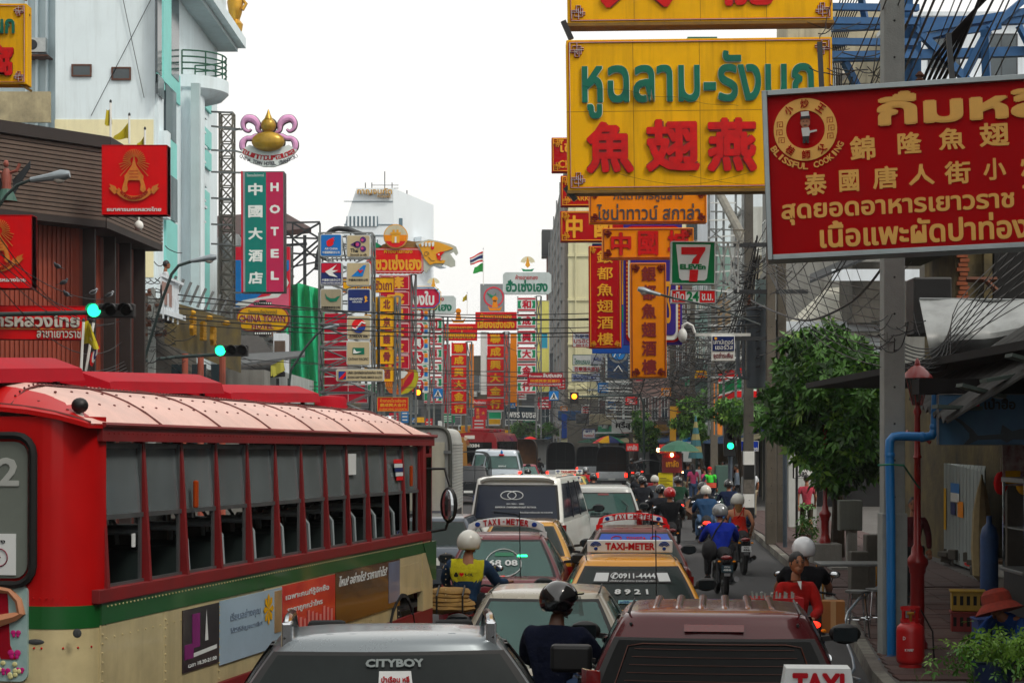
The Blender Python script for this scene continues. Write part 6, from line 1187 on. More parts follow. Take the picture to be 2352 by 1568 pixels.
def podf(y0,y1,xc,w2,zb_,h,tp=.3,nm='roof_pod'):
 p=[]
 for(x,z)in((-w2,0),(-w2*.95,h*.55),(-w2*.55,h),(w2*.55,h),(w2*.95,h*.55),(w2,0)):p.append((x,z))
 b=MB();n=len(p)
 for y,k,hk in((y0,1,.9),(y0+tp,1,1),(y1-tp,1,1),(y1,1,.97)):b.v+=[(xc+x*k,y,zb_+z*hk-.075*(y1-y)/(y1-y0))for x,z in p]
 for r_ in range(3):
  for k in range(n-1):b.f.append((r_*n+k,r_*n+k+1,(r_+1)*n+k+1,(r_+1)*n+k))
 b.f+=[tuple(range(n)),tuple(range(3*n,4*n))];o=b.build(nm,mat('pod_red','#a80a20',.65,0,.15,2,spec=.15,streak=.15),bus,smooth=True,sharp=20)
 MB().bb(xc-w2*.85,xc+w2*.85,y0+.25,y1-.15,zb_-.16,zb_-.03).build('pod_base',BLK,o)
 for y in(y0+.4,y1-.2):MB().bb(xc+w2*.7,xc+w2*.76,y,y+.05,zb_-.1,zb_+.01).build('pod_foot',BRD,o)
for a,c in((-.1,1.42),(1.9,4.28),(4.5,7.1)):podf(a,c,-1.15,.5,3.14,.165,.08)
MB().lathe([(.17,0),(.17,.19),(.15,.22),(0,.235)],(-.8,7.95,3.0),20).build('roof_vent',mat('pod_red'),bus,smooth=True,sharp=40);MB().ell((-.5,9.2,3.0),(.05,.04,.045),10,6).build('roof_lamp',CHROME,bus,smooth=True)
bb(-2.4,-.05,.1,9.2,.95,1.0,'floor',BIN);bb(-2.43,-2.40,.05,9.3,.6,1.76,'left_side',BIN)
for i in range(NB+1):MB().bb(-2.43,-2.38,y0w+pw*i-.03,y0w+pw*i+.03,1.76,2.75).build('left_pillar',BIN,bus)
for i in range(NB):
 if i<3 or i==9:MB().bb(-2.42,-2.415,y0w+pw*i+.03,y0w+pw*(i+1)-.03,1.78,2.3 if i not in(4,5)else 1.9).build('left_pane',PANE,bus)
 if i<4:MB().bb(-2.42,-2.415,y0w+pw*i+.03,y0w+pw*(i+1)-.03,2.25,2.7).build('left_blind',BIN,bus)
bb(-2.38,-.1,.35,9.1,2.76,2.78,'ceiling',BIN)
for i in range(11):
 y=.55+i*.74
 for x in(-.45,-1.95):
  s_=MB().bb(x-.38,x+.34,y,y+.42,1.36,1.46).bb(x-.38,x+.34,y-.05,y+.02,1.42,1.95).build('seat',SEATG,bus,bevel=.03)
  MB().tube([(x+.34,y+.06,1.44),(x+.345,y-.06,2.0),(x+.30,y-.1,2.08),(x-.3,y-.1,2.08),(x-.36,y-.06,2.0),(x-.36,y+.06,1.44)],.02,6).build('seat_handle',mat('pale_seat_rail','#a4b0b4',.35,.2,.1),s_,smooth=True)
for y in(2.2,4.4,6.6):MB().bar((-1.2,y,1),(-1.2,y,2.76),.018,6).build('grab_pole',STEEL,bus)
MB().tube([(-1.4+.2*math.cos(a),8.75+.08*math.sin(a),1.95+.2*math.sin(a))for a in[i*.4 for i in range(17)]],.014,5).build('steering_wheel',BLK,bus)
zq=lambda z:1.03+(z-.78)*.7
def poster(y0,y1,z0,z1,m,nm='side_poster',par=None,d=.012):return MB().bb(d-.008,d,y0,y1,zq(z0),zq(z1)).build(nm,m,par or bus)
def ptext(s,y0,y1,z0,z1,m,par,d=.013,bold=.02,it=0):
 vs,fs=textgeo(s,bold,2);z0,z1=zq(z0),zq(z1);MB().add([(d+p[2]*.003,y0+(y1-y0)*p[0]+it*p[1],z0+(z1-z0)*p[1])for p in vs],fs).build('lettering',m,par)
p1=poster(1.62,2.36,.82,1.46,mat('poster_dark','#241822',.3,0,.4,3,coat=.6));poster(1.8,1.95,1.05,1.4,sgn('poster_violet','#7c2c6c'),'violet_shape',p1,.016);poster(1.65,1.82,.95,1.1,sgn('poster_violet'),'violet_shape',p1,.0165);MB().add([(.016,2.05,1.25),(.016,2.12,1.25),(.016,2.08,1.48)],[(0,1,2)]).add([(.016,1.75,1.15),(.016,2.3,1.17),(.016,2.3,1.2),(.016,1.75,1.18)],[(0,1,2,3)]).build('light_streak',STK,p1)
ptext('เวลา 18.30-21.00',1.72,2.3,.86,.90,STK,p1)
p2_=poster(2.38,3.86,.78,1.47,mat('poster_light_blue','#a4bcd0',.3,0,.12,1.5,coat=.6));ptext('เรียนอย่างคุณ',2.6,3.3,1.2,1.32,mat('slate_print','#6c7c90',.5),p2_,bold=0);ptext('ได้วิถีอัญจนาเลิศ',2.6,3.35,1.08,1.15,mat('slate_print'),p2_,bold=0)
for k in range(8):a=R(k*45);MB().add([(.018,3.5,1.36),(.018,3.5+.1*math.cos(a-.3),1.36+.1*math.sin(a-.3)),(.018,3.5+.13*math.cos(a),1.36+.13*math.sin(a)),(.018,3.5+.1*math.cos(a+.3),1.36+.1*math.sin(a+.3))],[(0,1,2,3)]).build('petal',YEL,p2_)
poster(3.66,3.84,.95,1.44,mat('poster_skin','#a08058',.4,0,.3,5),'portrait',p2_,.017)
p3_=poster(3.88,5.40,.76,1.48,mat('poster_red_ad','#b80c10',.25,0,.3,2,coat=.3,c2='#e0301c'));ptext('เฉพาะคนที่รู้จักซื้อ',3.95,5.2,1.28,1.38,STK,p3_,bold=.02);ptext('ราคาถูกกว่าใคร',4.0,5.0,1.12,1.22,STK,p3_,bold=.02)
for k in range(12):MB().bb(.016,.018,3.98+k*.115,4.04+k*.115,zq(.84+.02*(k%3)),zq(1.02+.03*((k*7)%4))).build('bottle_print',mat('poster_pale_red','#d87c74',.4),p3_)
p4_=poster(5.42,7.75,.80,1.49,mat('poster_gold_ad','#6a441c',.25,0,.6,2,coat=.7,c2='#1c1210'));ptext('ไหน? อย่างไร? ราคาเท่าไร?',5.5,7.2,1.30,1.44,STK,p4_,bold=.01,it=.05);poster(7.3,7.73,.88,1.47,mat('poster_grey_blue','#6c7894',.3,0,.3,3,coat=.5),'picture_panel',p4_,.016)
# ---------------------------------------------------------------- people
_SK={}
def skin(J,edges,root,sub=1):
 names=list(J);me=bpy.data.meshes.new('s');me.from_pydata([J[n][:3]for n in names],[(names.index(a),names.index(b))for a,b in edges],[])
 o=bpy.data.objects.new('s',me);m=o.modifiers.new('k','SKIN');m.use_smooth_shade=True;m.branch_smoothing=.5
 for i,n in enumerate(names):
  d=me.skin_vertices[0].data[i];r=J[n][3];d.radius=(r,r*(J[n][4]if len(J[n])>4 else 1));d.use_root=(n==root)
 s=o.modifiers.new('u','SUBSURF');s.levels=sub;s.render_levels=sub;r=evalmesh(o)
 vs=[tuple(v.co)for v in r.vertices];fs=[tuple(p.vertices)for p in r.polygons];bpy.data.objects.remove(o);bpy.data.meshes.remove(me);bpy.data.meshes.remove(r);return vs,fs
STAND=dict(pelvis=(0,0,.93,.12,.85),waist=(0,0,1.07,.11,.85),chest=(0,.0,1.27,.14,.75),neck=(0,-.01,1.44,.055),headb=(0,.01,1.53,.06),
   shl=(-.17,0,1.37,.058),ell=(-.235,-.02,1.12,.043),wrl=(-.25,.06,.89,.028),shr=(.17,0,1.37,.058),elr=(.235,-.02,1.12,.043),wrr=(.25,.06,.89,.028),
   hil=(-.09,0,.86,.088),knl=(-.1,.02,.48,.058),anl=(-.1,-.02,.1,.04),tol=(-.11,.12,.04,.035),hir=(.09,0,.86,.088),knr=(.1,.02,.48,.058),anr=(.1,-.02,.1,.04),tor=(.11,.12,.04,.035))
RIDE=dict(pelvis=(0,-.02,.84,.14,.9),waist=(0,.0,.98,.15,.9),chest=(0,.05,1.17,.175,.8),neck=(0,.09,1.35,.062),headb=(0,.12,1.42,.065),
   shl=(-.205,.06,1.27,.074),ell=(-.30,.22,1.05,.05),wrl=(-.31,.46,.98,.032),shr=(.205,.06,1.27,.074),elr=(.30,.22,1.05,.05),wrr=(.31,.46,.98,.032),
   hil=(-.11,.03,.80,.10),knl=(-.2,.4,.73,.068),anl=(-.2,.34,.34,.045),tol=(-.21,.48,.28,.04),hir=(.11,.03,.80,.10),knr=(.2,.4,.73,.068),anr=(.2,.34,.34,.045),tor=(.21,.48,.28,.04))
BE=[('pelvis','waist'),('waist','chest'),('chest','neck'),('neck','headb'),('chest','shl'),('shl','ell'),('ell','wrl'),('chest','shr'),('shr','elr'),('elr','wrr'),('pelvis','hil'),('hil','knl'),('knl','anl'),('anl','tol'),('pelvis','hir'),('hir','knr'),('knr','anr'),('anr','tor')]
def hand(b,w_,d,side,grip=.6):
 w_=V(w_);d=V(d).normalized();up=V((0,0,1));lat=d.cross(up)
 if lat.length<.1:lat=V((1,0,0))
 lat.normalize();pn=lat.cross(d).normalized()*-1
 c=w_+d*.05;M_=Matrix((lat,d,pn)).transposed();b.ell(c,(.04,.055,.018),10,6,M_)
 for i,l in enumerate((.062,.072,.068,.054)):
  o=c+d*.045+lat*(-.028+i*.019);q=o+d*l*.5+pn*-.012*grip;e=q+(d*(1-grip)-V((0,0,1))*grip)*l*.6;b.tube([o,q,e],.009,6,[.0095,.009,.007])
 o=c-lat*.035*side;b.tube([o-d*.02,o-lat*.02*side+d*.02,o-lat*.018*side+d*.045],.01,6,[.012,.011,.008])
def person(label,loc,rz,pose=None,top=None,bot=None,skinm=None,head='hair',hm=None,k=1.0,sleeve='long',short=False,base=None,hyaw=0,group=None,hcol=None,shoe=True,visor=False,tilt=0,near=False,gear=None,fem=False,striped=None):
 J=dict(base or STAND);J.update(pose or{});sm=skinm or SKIN;t=thing('person',label,'person',(loc[0],loc[1],loc[2]if len(loc)>2 else 0),rz,group);t.scale=(k,k,k)
 key=(tuple(sorted(J.items())),sleeve,short,hyaw,tilt,near);
 if key in _SK:body,shirt,tr=_SK[key]
 else:
  JB={n:(*v[:3],v[3]*(.7 if n in('pelvis','waist','hil','hir','knl' if not short else 'x','knr' if not short else 'x')or(sleeve!='none' and n in('chest','shl','shr'))or(sleeve=='long' and n in('ell','elr'))else 1),*v[4:])for n,v in J.items()};vs,fs=skin(JB,BE,'pelvis');b=MB().add(vs,fs);hb=V(J['headb'][:3]);n_=V(J['neck'][:3]);ax=(hb-n_).normalized();M_=Matrix.Rotation(hyaw,3,'Z')@Matrix.Rotation(tilt,3,'X');c=hb+V((0,0,.075))+M_@V((0,.02,0))
  b.ell(c,(.074,.092,.108),16,12,M_).ell(c+M_@V((0,.035,-.055)),(.054,.06,.058),12,8,M_)
  b.add([c+M_@V(p)for p in((-.012,.09,.015),(.012,.09,.015),(.016,.098,-.028),(-.016,.098,-.028),(0,.118,-.022))],[(0,1,4),(1,2,4),(2,3,4),(3,0,4)])
  b.tube([c+M_@V((-.022,.088,-.06)),c+M_@V((0,.098,-.058)),c+M_@V((.022,.088,-.06))],.007,5)
  for s in(-1,1):b.ell(c+M_@V((s*.076,.0,-.01)),(.01,.018,.028),8,6,M_)
  for w1,e1,s in(('wrl','ell',-1),('wrr','elr',1)):hand(b,J[w1][:3],V(J[w1][:3])-V(J[e1][:3]),s)
  body=(b.v,b.f,c,M_)
  g=lambda n,dr,m=1.0:(*J[n][:3],J[n][3]*m+dr,*(J[n][4:]))
  S={n:g(n,.018)for n in('pelvis','waist','chest','shl','shr')};S['neck']=(*V(J['chest'][:3]).lerp(V(J['neck'][:3]),.82),.095);E_=[('pelvis','waist'),('waist','chest'),('chest','neck')]
  pl=V(J['pelvis'][:3]);S['hem']=(*(pl+(pl-V(J['waist'][:3]))*.45),J['pelvis'][3]+.02,.85);E_.append(('pelvis','hem'))
  for a,b_,c_ in(('shl','ell','wrl'),('shr','elr','wrr')):
   if sleeve=='none':continue
   E_.append(('chest',a))
   if sleeve=='short':S[b_]=(*V(J[a][:3]).lerp(V(J[b_][:3]),.75),.062);E_.append((a,b_))
   else:S[b_]=g(b_,.016);S[c_]=g(c_,.016);E_+=[(a,b_),(b_,c_)]
  if sleeve=='none':del S['shl'],S['shr'],S['neck'];E_=[('pelvis','waist'),('waist','chest'),('pelvis','hem')]
  shirt=skin(S,E_,'waist',3 if near else 1)
  T={n:g(n,.014)for n in('pelvis','hil','hir','knl','knr')};E_=[('pelvis','hil'),('hil','knl'),('pelvis','hir'),('hir','knr')]
  if not short:
   for a,b_ in(('knl','anl'),('knr','anr')):T[b_]=g(b_,.02);E_.append((a,b_))
  tr=skin(T,E_,'pelvis');_SK[key]=(body,shirt,tr)
 c,M_=body[2],body[3];MB().add(body[0],body[1]).build('body',sm,t,smooth=True,sharp=180)
 so=MB().add(*shirt).build('shirt',top or BLKC,t,smooth=True,sharp=180);MB().add(*tr).build('shorts' if short else 'trousers',bot or DENIM,t,smooth=True,sharp=180)
 if shoe:
  for a in('l','r'):an,to=V(J['an'+a][:3]),V(J['to'+a][:3]);MB().tube([an+V((0,-.03,-.02)),an.lerp(to,.4),to,to+(to-an)*.3],.05,8,[.05,.052,.048,.025]).build('shoe',SHOE,t,smooth=True)
 b=MB()
 for s in(-1,1):b.ell(c+M_@V((s*.03,.088,.012)),(.014,.006,.007),8,6,M_)
 b.build('eyes',INK,t);b=MB()
 for s in(-1,1):b.tube([c+M_@V((s*.014,.094,.032)),c+M_@V((s*.048,.08,.032))],.004,4)
 b.build('eyebrows',HAIR,t)
 if head=='hair' or fem:
  hm_=hcol or HAIR;b=MB();vs=[]
  b.ell(c+M_@V((0,-.014,.022)),(.084,.093,.105),16,10,M_);b.v=[tuple(V(v)+V(mnoise.noise_vector(V(v)*30))*.008)for v in b.v]
  if fem:b.tube([c+M_@V((0,-.06,.03)),c+M_@V((0,-.085,-.1)),c+M_@V((0,-.1,-.24)),c+M_@V((0,-.09,-.36 if head=='hair' else-.16))],.08,10,[.07,.082,.07,.03])
  if head=='hair' or fem:b.build('hair',hm_,t,smooth=True)
 if head=='helmet':
  hmm=hm or BLK;b=MB();nu,nv=20,12;cc=c+M_@V((0,-.012,.015));R_=(.125,.145,.138)
  for j in range(nv+1):
   ph=math.pi/2-(math.pi/2+.55)*j/nv
   for i in range(nu):a=2*math.pi*i/nu;b.v.append(tuple(cc+M_@V((R_[0]*math.cos(ph)*math.cos(a),R_[1]*math.cos(ph)*math.sin(a),R_[2]*math.sin(ph)+(.0 if math.sin(a)<.45 else(.0 if ph>.1 else(.1-ph)*.12))))))
  b.f=[(j*nu+i,j*nu+(i+1)%nu,(j+1)*nu+(i+1)%nu,(j+1)*nu+i)for j in range(nv)for i in range(nu)if not(j>=nv-5 and 3<=i<=6)]
  he=b.build('helmet',hmm,t,smooth=True,sharp=80);md=he.modifiers.new('shell','SOLIDIFY');md.thickness=.016
  MB().tube([cc+M_@V((R_[0]*math.cos(-.55)*math.cos(a)*1.02,R_[1]*math.cos(-.55)*math.sin(a)*1.02,R_[2]*math.sin(-.5)))for a in[R(160+q*22)for q in range(11)]],.009,5).build('helmet_rim',BLK,he)
  if visor:MB().slab(lambda s,q:cc+M_@V((R_[0]*1.06*math.cos(R(35+110*s)),(R_[1]*1.06+.03*q)*math.sin(R(35+110*s))+.02,.03-.15*q)),10,2,(0,.003,0)).build('visor',mat('clear_visor','#8a9490',.05,0,0,alpha=.25),he)
  MB().slab(lambda s,q:cc+M_@V((R_[0]*.95*math.cos(R(35+110*s)),R_[1]*math.sin(R(35+110*s))+.06*q,.045+.0*q)),8,1,(0,0,.012)).build('helmet_peak',hmm,he)
  if striped:
   for q,(m2,x_)in enumerate(striped):MB().slab(lambda s,w2:cc+M_@V((x_+.012*(2*w2-1),R_[1]*1.03*math.cos(R(20+170*s))*math.sqrt(max(0,1-(x_/R_[0])**2)),R_[2]*1.03*math.sin(R(20+170*s))*math.sqrt(max(0,1-(x_/R_[0])**2)))),14,1,(0,0,.004)).build('helmet_stripe',m2,he)
  MB().tube([c+M_@V((-.078,.0,-.02)),c+M_@V((-.06,.03,-.1)),c+M_@V((0,.06,-.125)),c+M_@V((.06,.03,-.1)),c+M_@V((.078,.0,-.02))],.005,4).build('chin_strap',BLK,he)
 if head=='cap':
  MB().ell(c+M_@V((0,-.005,.05)),(.09,.1,.08),14,8,M_).build('cap',hm or R7,t,smooth=True);MB().ell(c+M_@V((0,.1,.04)),(.07,.07,.01),12,6,M_).build('cap_peak',hm or R7,t,smooth=True)
 return t,J,c,M_
# ---------------------------------------------------------------- motorcycles
def motorbike(label,loc,rz,bm=None,lit=True,plate='white',group='motorcycles along the kerb lane',box=None):
 bm=bm or mat('bike_black_plastic','#101216',.3,0,.2,coat=.5);t=thing('motorcycle',label,'motorcycle',(loc[0],loc[1],0),rz,group);MY=Matrix.Rotation(R(90),3,'Y')
 for y in(-.6,.66):
  wh=MB().lathe([(.22,-.035),(.265,-.045),(.295,-.025),(.3,0),(.295,.025),(.265,.045),(.22,.035)],(0,y,.3),24,MY).build('wheel',RUB,t,smooth=True,sharp=60)
  b=MB().lathe([(.2,-.02),(.225,-.03),(.225,.03),(.2,.02)],(0,y,.3),20,MY).lathe([(.0,-.06),(.05,-.06),(.05,.06),(0,.06)],(0,y,.3),10,MY)
  for q in range(8):a=q*math.pi/4;b.bar((0,y,.3),(0,y+.21*math.cos(a),.3+.21*math.sin(a)),.008,3)
  b.build('rim',STEEL,wh)
 MB().tube([(0,-.82,.70),(0,-.6,.70),(0,-.2,.66),(0,.1,.52),(0,.35,.62),(0,.48,.86)],.1,10,[.05,.10,.12,.13,.10,.07]).build('fairing',bm,t,smooth=True)
 MB().tube([(0,-.74,.76),(0,-.5,.80),(0,-.2,.78),(0,.1,.74)],.1,10,[.06,.13,.125,.06]).build('seat',BLKC,t,smooth=True)
 MB().box((0,-.05,.36),(.2,.38,.24)).lathe([(.05,0),(.09,.02),(.09,.16),(.05,.18)],(0,.1,.3),12).build('engine',DSTEEL,t,bevel=.02)
 MB().slab(lambda s,q:V((-.055+.11*q,-.6+.36*math.cos(R(50+110*s)),.3+.36*math.sin(R(50+110*s)))),8,1,(0,0,.01)).build('rear_mudguard',bm,t);MB().slab(lambda s,q:V((-.055+.11*q,.66+.34*math.cos(R(40+110*s)),.3+.34*math.sin(R(40+110*s)))),8,1,(0,0,.01)).build('front_mudguard',bm,t)
 MB().tube([(.14,.1,.24),(.16,-.3,.25),(.17,-.62,.34),(.17,-.88,.38)],.04,10,[.02,.03,.05,.05]).build('exhaust',CHROME,t,smooth=True)
 for s in(-1,1):
  MB().bar((s*.07,.66,.3),(s*.07,.5,.9),.022,6).build('fork',STEEL,t);MB().bar((s*.1,-.6,.3),(s*.13,-.5,.7),.03,8).build('shock_absorber',DSTEEL,t)
  MB().tube([(0,.46,.95),(s*.15,.44,1.0),(s*.33,.38,.98)],.015,6).build('handlebar',BLK,t);MB().bar((s*.24,.44,1.0),(s*.3,.46,1.17),.007,4).build('mirror_stem',BLK,t);MB().ell((s*.32,.46,1.21),(.07,.02,.045),12,8).build('mirror',BLK,t,smooth=True);MB().ell((s*.32,.44,1.21),(.058,.006,.036),12,6).build('mirror_glass',CHROME,t)
  MB().ell((s*.13,-.86,.68),(.03,.02,.02),8,6).build('indicator',ORA,t)
 MB().ell((0,.58,.92),(.09,.08,.09),12,8).build('headlight',CHROME,t,smooth=True);MB().ell((0,-.86,.745),(.1,.04,.045),12,8).build('tail_light',LITR if lit else TAILR,t,smooth=True)
 pm={'white':STK,'dark':mat('plate_teal','#1c3c48',.5)}[plate];p=MB().bb(-.1,.1,-.93,-.92,.5,.62).build('license_plate',pm,t);MB().text('กทม',-.05,.05,.575,.605,-.93,.003,.02).text('486',-.07,.07,.52,.56,-.93,.003,.03).build('plate_text',BLKP if plate=='white' else WHT,p)
 MB().bar((0,-.8,.62),(0,-.9,.55),.02).build('plate_bracket',BLK,t);MB().bar((-.1,-.05,.3),(-.28,-.02,.28),.015).bar((.1,-.05,.3),(.28,-.02,.28),.015).build('footrest',STEEL,t)
 return t
def cloth(k,c='#888888',**a):return mat('cloth_'+k,c,.9,0,.22,9,.9,14,spec=.15,**a)
GR='riders on motorcycles'
def rider(u,Y,hl,bl,top,helm,rz=0.0,bot=None,k=1.0,lit=True,plate='white',**kw):
 x=(u-CX)/F*Y;motorbike(bl,(x,Y+.25),rz,lit=lit,plate=plate);return person(hl,(x,Y+.25,0),rz,base=RIDE,top=top,bot=bot or BLKC,head='helmet',hm=helm,k=k,group=GR,**kw)
WH=mat('helmet_white','#c8c8c0',.25,0,.05,coat=.6);BH=mat('helmet_black','#0a0a0c',.15,0,.1,coat=1);RH=mat('helmet_red','#b01014',.2,0,.05,coat=.8);SH=mat('helmet_silver','#8a8e90',.25,.4,.05,coat=.6)
x0=(1073-CX)/F*22.3
motorbike('motorcycle carrying a canvas bundle beside the dark red taxi',(x0,22.3),-.12,lit=False,bm=carmat('bike_red','#7a1014'))
t,J,c,M_=person('person on motorcycle in yellow and blue jacket wearing a white helmet with red stripes',(x0,22.3,.0),-.12,base=RIDE,top=cloth('navy_blue','#1c3450'),bot=BLKC,head='helmet',hm=WH,k=1.02,hyaw=-.5,near=True,group=GR,striped=((RH,-.03),(RH,.02)),pose=dict(wrr=(.42,.42,1.02,.034),elr=(.34,.18,1.02,.052)))
def paint(t,nm,m,fn):
 o=[c for c in kids(t)if c.name.split('.')[0]==nm][0];o.data.materials.append(m);k=len(o.data.materials)-1
 for p in o.data.polygons:
  if fn(p.center):p.material_index=k
 return o
YC_=cloth('vest_yellow','#b0a81c');paint(t,'shirt',YC_,lambda c:c.z>1.07 and abs(c.x)<.20);vz=t
MB().text('S-OIL',.0,.1,1.13,1.165,-.185,.006,.04).build('vest_lettering',BLKP,vz);MB().prism([(-.04+.028*16*math.sin(a)**3/16,1.15+.028*(13*math.cos(a)-5*math.cos(2*a)-2*math.cos(3*a)-math.cos(4*a))/16)for a in[i*.3 for i in range(21)]],-.192,-.18).build('heart',R7,vz);MB().prism([(-.13,1.13),(-.12,1.12),(-.09,1.12),(-.08,1.13),(-.08,1.15),(-.09,1.155),(-.095,1.175),(-.115,1.175),(-.12,1.155),(-.13,1.15)],-.192,-.18).build('car_symbol',BLKP,vz)
cn=thing('canvas_bundle','tan canvas bundle strapped to the rear of the left motorcycle','bundle',(x0-.18,21.65,.78));b=MB()
for i in range(5):b.ell((-.04+.02*math.sin(i*2),-.12+i*.03,.04+i*.045),(.34-.02*i,.2,.06),14,8)
b.v=[tuple(V(v)+V(mnoise.noise_vector(V(v)*9))*.03)for v in b.v];b.build('canvas',mat('canvas_tan','#8a6a34',.9,0,.35,6,.4,20),cn,smooth=True)
for x in(-.15,.15):MB().tube([(x,-.32,.0),(x,-.33,.2),(x+.02,-.1,.3),(x,.15,.2)],.012,5).build('strap',BLK,cn)
x1=(1272-CX)/F*14.0
motorbike('motorcycle between the silver hatchback and the maroon wagon',(x1,14.2),-.35,lit=False)
t,J,c,M_=person('person with black open helmet and clear visor in navy shirt, centre foreground',(x1,14.2,.03),-.35,base=RIDE,top=cloth('navy_dark','#0c1226'),bot=DENIM,head='helmet',hm=BH,k=1.0,hyaw=-.85,visor=True,near=True,group=GR,skinm=mat('brown_skin','#4a2c1c',.55,0,.12,8),sleeve='long')
rider(1660,32.6,'person in royal blue jacket with crossbody bag and silver black helmet on motorcycle','motorcycle with teal plate under the rider in royal blue',cloth('royal_blue','#142c9c'),SH,plate='dark',lit=False,striped=((BH,0),(BH,.03)),hyaw=.4)
bg_=thing('shoulder_bag','black shoulder bag hanging at the left side of the blue jacket rider','bag',((1628-CX)/F*32.6,32.5,.72));MB().ell((0,0,.12),(.14,.2,.2),12,8).build('pouch',BLKC,bg_,smooth=True);MB().tube([(.0,-.05,.25),(.12,-.07,.5),(.3,.05,.72),(.34,.3,.66)],.016,5).build('strap',BLKC,bg_)
x2=(1700-CX)/F*38.5;motorbike('motorcycle ridden by the pair with the woman in red',(x2,38.7),.04,lit=False)
person('person driving the motorcycle in front of the woman in the red top',(x2,38.95,.0),.04,base=RIDE,top=cloth('light_blue','#4a7ab0'),head='helmet',hm=SH,group=GR,k=.98)
t,J,c,M_=person('woman pillion rider in red strap top and cream helmet with blonde hair',(x2-.02,38.55,.02),.04,base=RIDE,top=cloth('tomato_red','#b02414'),bot=BLKC,head='helmet',hm=WH,sleeve='none',skinm=SKINP,fem=True,hcol=HAIRB,short=True,group=GR,pose=dict(wrr=(.27,.12,.82,.028),elr=(.30,-.04,1.03,.04),ell=(-.28,.05,1.02,.04),wrl=(-.2,.3,.95,.028),anr=(.24,.3,.3,.04),tor=(.28,.42,.26,.034)))
for s in(-1,1):MB().tube([(s*.09,-.05,1.2),(s*.1,.02,1.36),(s*.09,.12,1.3)],.01,4).build('shoulder_strap',cloth('tomato_red','#b02414'),t)
MB().tube([(-.16,.0,1.02),(0,-.11,1.2),(.12,-.02,1.37)],.012,4).build('bag_strap',RH,t)
rider(1624,46.2,'person in denim shirt and jeans with cream helmet on motorcycle','motorcycle with lit tail light and yellow white plate',cloth('denim_shirt','#28486c'),WH,rz=-.08,bot=mat('light_denim','#4a688c',.85,0,.25,12),striped=None,plate='white')
rider(1677,53.2,'person in dark navy jacket with navy helmet ahead of the denim rider','motorcycle ahead of the denim rider',cloth('navy_jacket','#14203c'),BH,lit=False)
rider(1617,50.0,'person whose dark striped helmet shows left of the cream helmet','motorcycle hidden behind the denim rider',BLKC,BH,lit=False,striped=((WH,0),))
rider(1541,42.4,'person in black jacket with red and white helmet beside the maroon gold taxi','motorcycle next to the maroon and gold taxi',cloth('black_jacket','#121418'),RH,striped=((WH,-.02),(WH,.02)),rz=-.03,lit=False,k=1.03)
rider(1520,47.0,'person with glossy black helmet left of the red helmet','motorcycle in front of the red helmet rider',cloth('charcoal','#1c1e24'),BH,lit=False)
rider(1477,56.0,'person in charcoal shirt with black helmet beside the white suv','motorcycle right of the white suv',cloth('charcoal','#1c1e24'),BH,lit=False,k=1.03)
rider(1506,60.0,'person in grey shirt with white helmet between the charcoal riders and the stall','motorcycle near the chestnut stall kerb',cloth('mid_grey','#4a4e54'),WH,lit=False);rider(1560,58.5,'person in green shirt with black helmet near the broom','motorcycle just before the broom',cloth('dark_green','#1c3c2c'),BH,lit=True)
rider(1346,79.0,'person in red vest with silver helmet beyond the van','motorcycle of the red vest rider',cloth('vest_red','#b01824'),SH,lit=False)
rider(1364,64.0,'person with black helmet just above the white suv roof','motorcycle just beyond the white suv',BLKC,BH,lit=False)
rider(1452,118.0,'person in dark clothes on motorcycle right of the grey pickup','motorcycle with lit tail light right of the grey pickup',BLKC,BH);rider(1474,122,'person on the farther motorcycle near the tuk tuk','motorcycle with lit tail light near the tuk tuk',cloth('charcoal','#1c1e24'),SH)
rider(1212,74.0,'person with black helmet right of the silver minibus','motorcycle right of the silver minibus',BLKC,BH,lit=False);rider(1468,66.0,'person with black helmet low beside the red stall wheel','motorcycle beside the chestnut stall',cloth('charcoal','#1c1e24'),BH,lit=False)
rider(1238,126.0,'person on a motorcycle in the far centre lane','motorcycle in the far centre lane',BLKC,BH,lit=False)
x3=(1850-CX)/F*21.3;motorbike('motorcycle with lit tail light and carton behind the vendor',(x3+.02,21.2),-.12)
person('person in black shirt and white helmet sitting on motorcycle behind the vendor',(x3,21.4,.0),-.12,base=RIDE,top=cloth('black_tee','#0e0e12'),head='helmet',hm=mat('helmet_bright_white','#d4d8dc',.2,0,.04,coat=.8),k=1.0,sleeve='short',group=GR)
cb2=thing('carton','brown cardboard carton tied behind the motorcycle seat','box',(x3+.22,20.75,.62),-.12);MB().bb(-.13,.13,-.12,.12,0,.36).build('cardboard',mat('cardboard','#8a5c2c',.85,0,.15,6),cb2,bevel=.005);MB().bb(-.03,.03,-.124,-.1205,0,.36).build('tape',mat('tape','#a88858',.4),cb2)
VR=cloth('vendor_red','#9c1814')
vp=person('young man in red shirt carrying a crate of glass bottles, facing the camera',((1828-CX)/F*19.3,19.3,-.09),math.pi+.22,base=STAND,top=VR,bot=BLKC,hyaw=.0,k=.99,near=True,sleeve='long',skinm=mat('tan_skin','#9a6242',.55,0,.1,8),pose=dict(elr=(.24,.10,1.1,.045),wrr=(.22,.34,1.08,.03),ell=(-.22,.1,1.1,.045),wrl=(-.05,.34,1.05,.03),chest=(0,.03,1.27,.15,.75)))[0]
MB().text('Cola',-.02,.12,1.16,1.22,.18,.006,.02,M=Matrix.Rotation(math.pi,3,'Z')@Matrix.Translation((0,0,0)).to_3x3()).build('shirt_script',WHT,vp);MB().add([(-.025,.10,1.42),(.025,.10,1.42),(0,.15,1.33)],[(0,1,2)]).build('undershirt',WHT,vp)
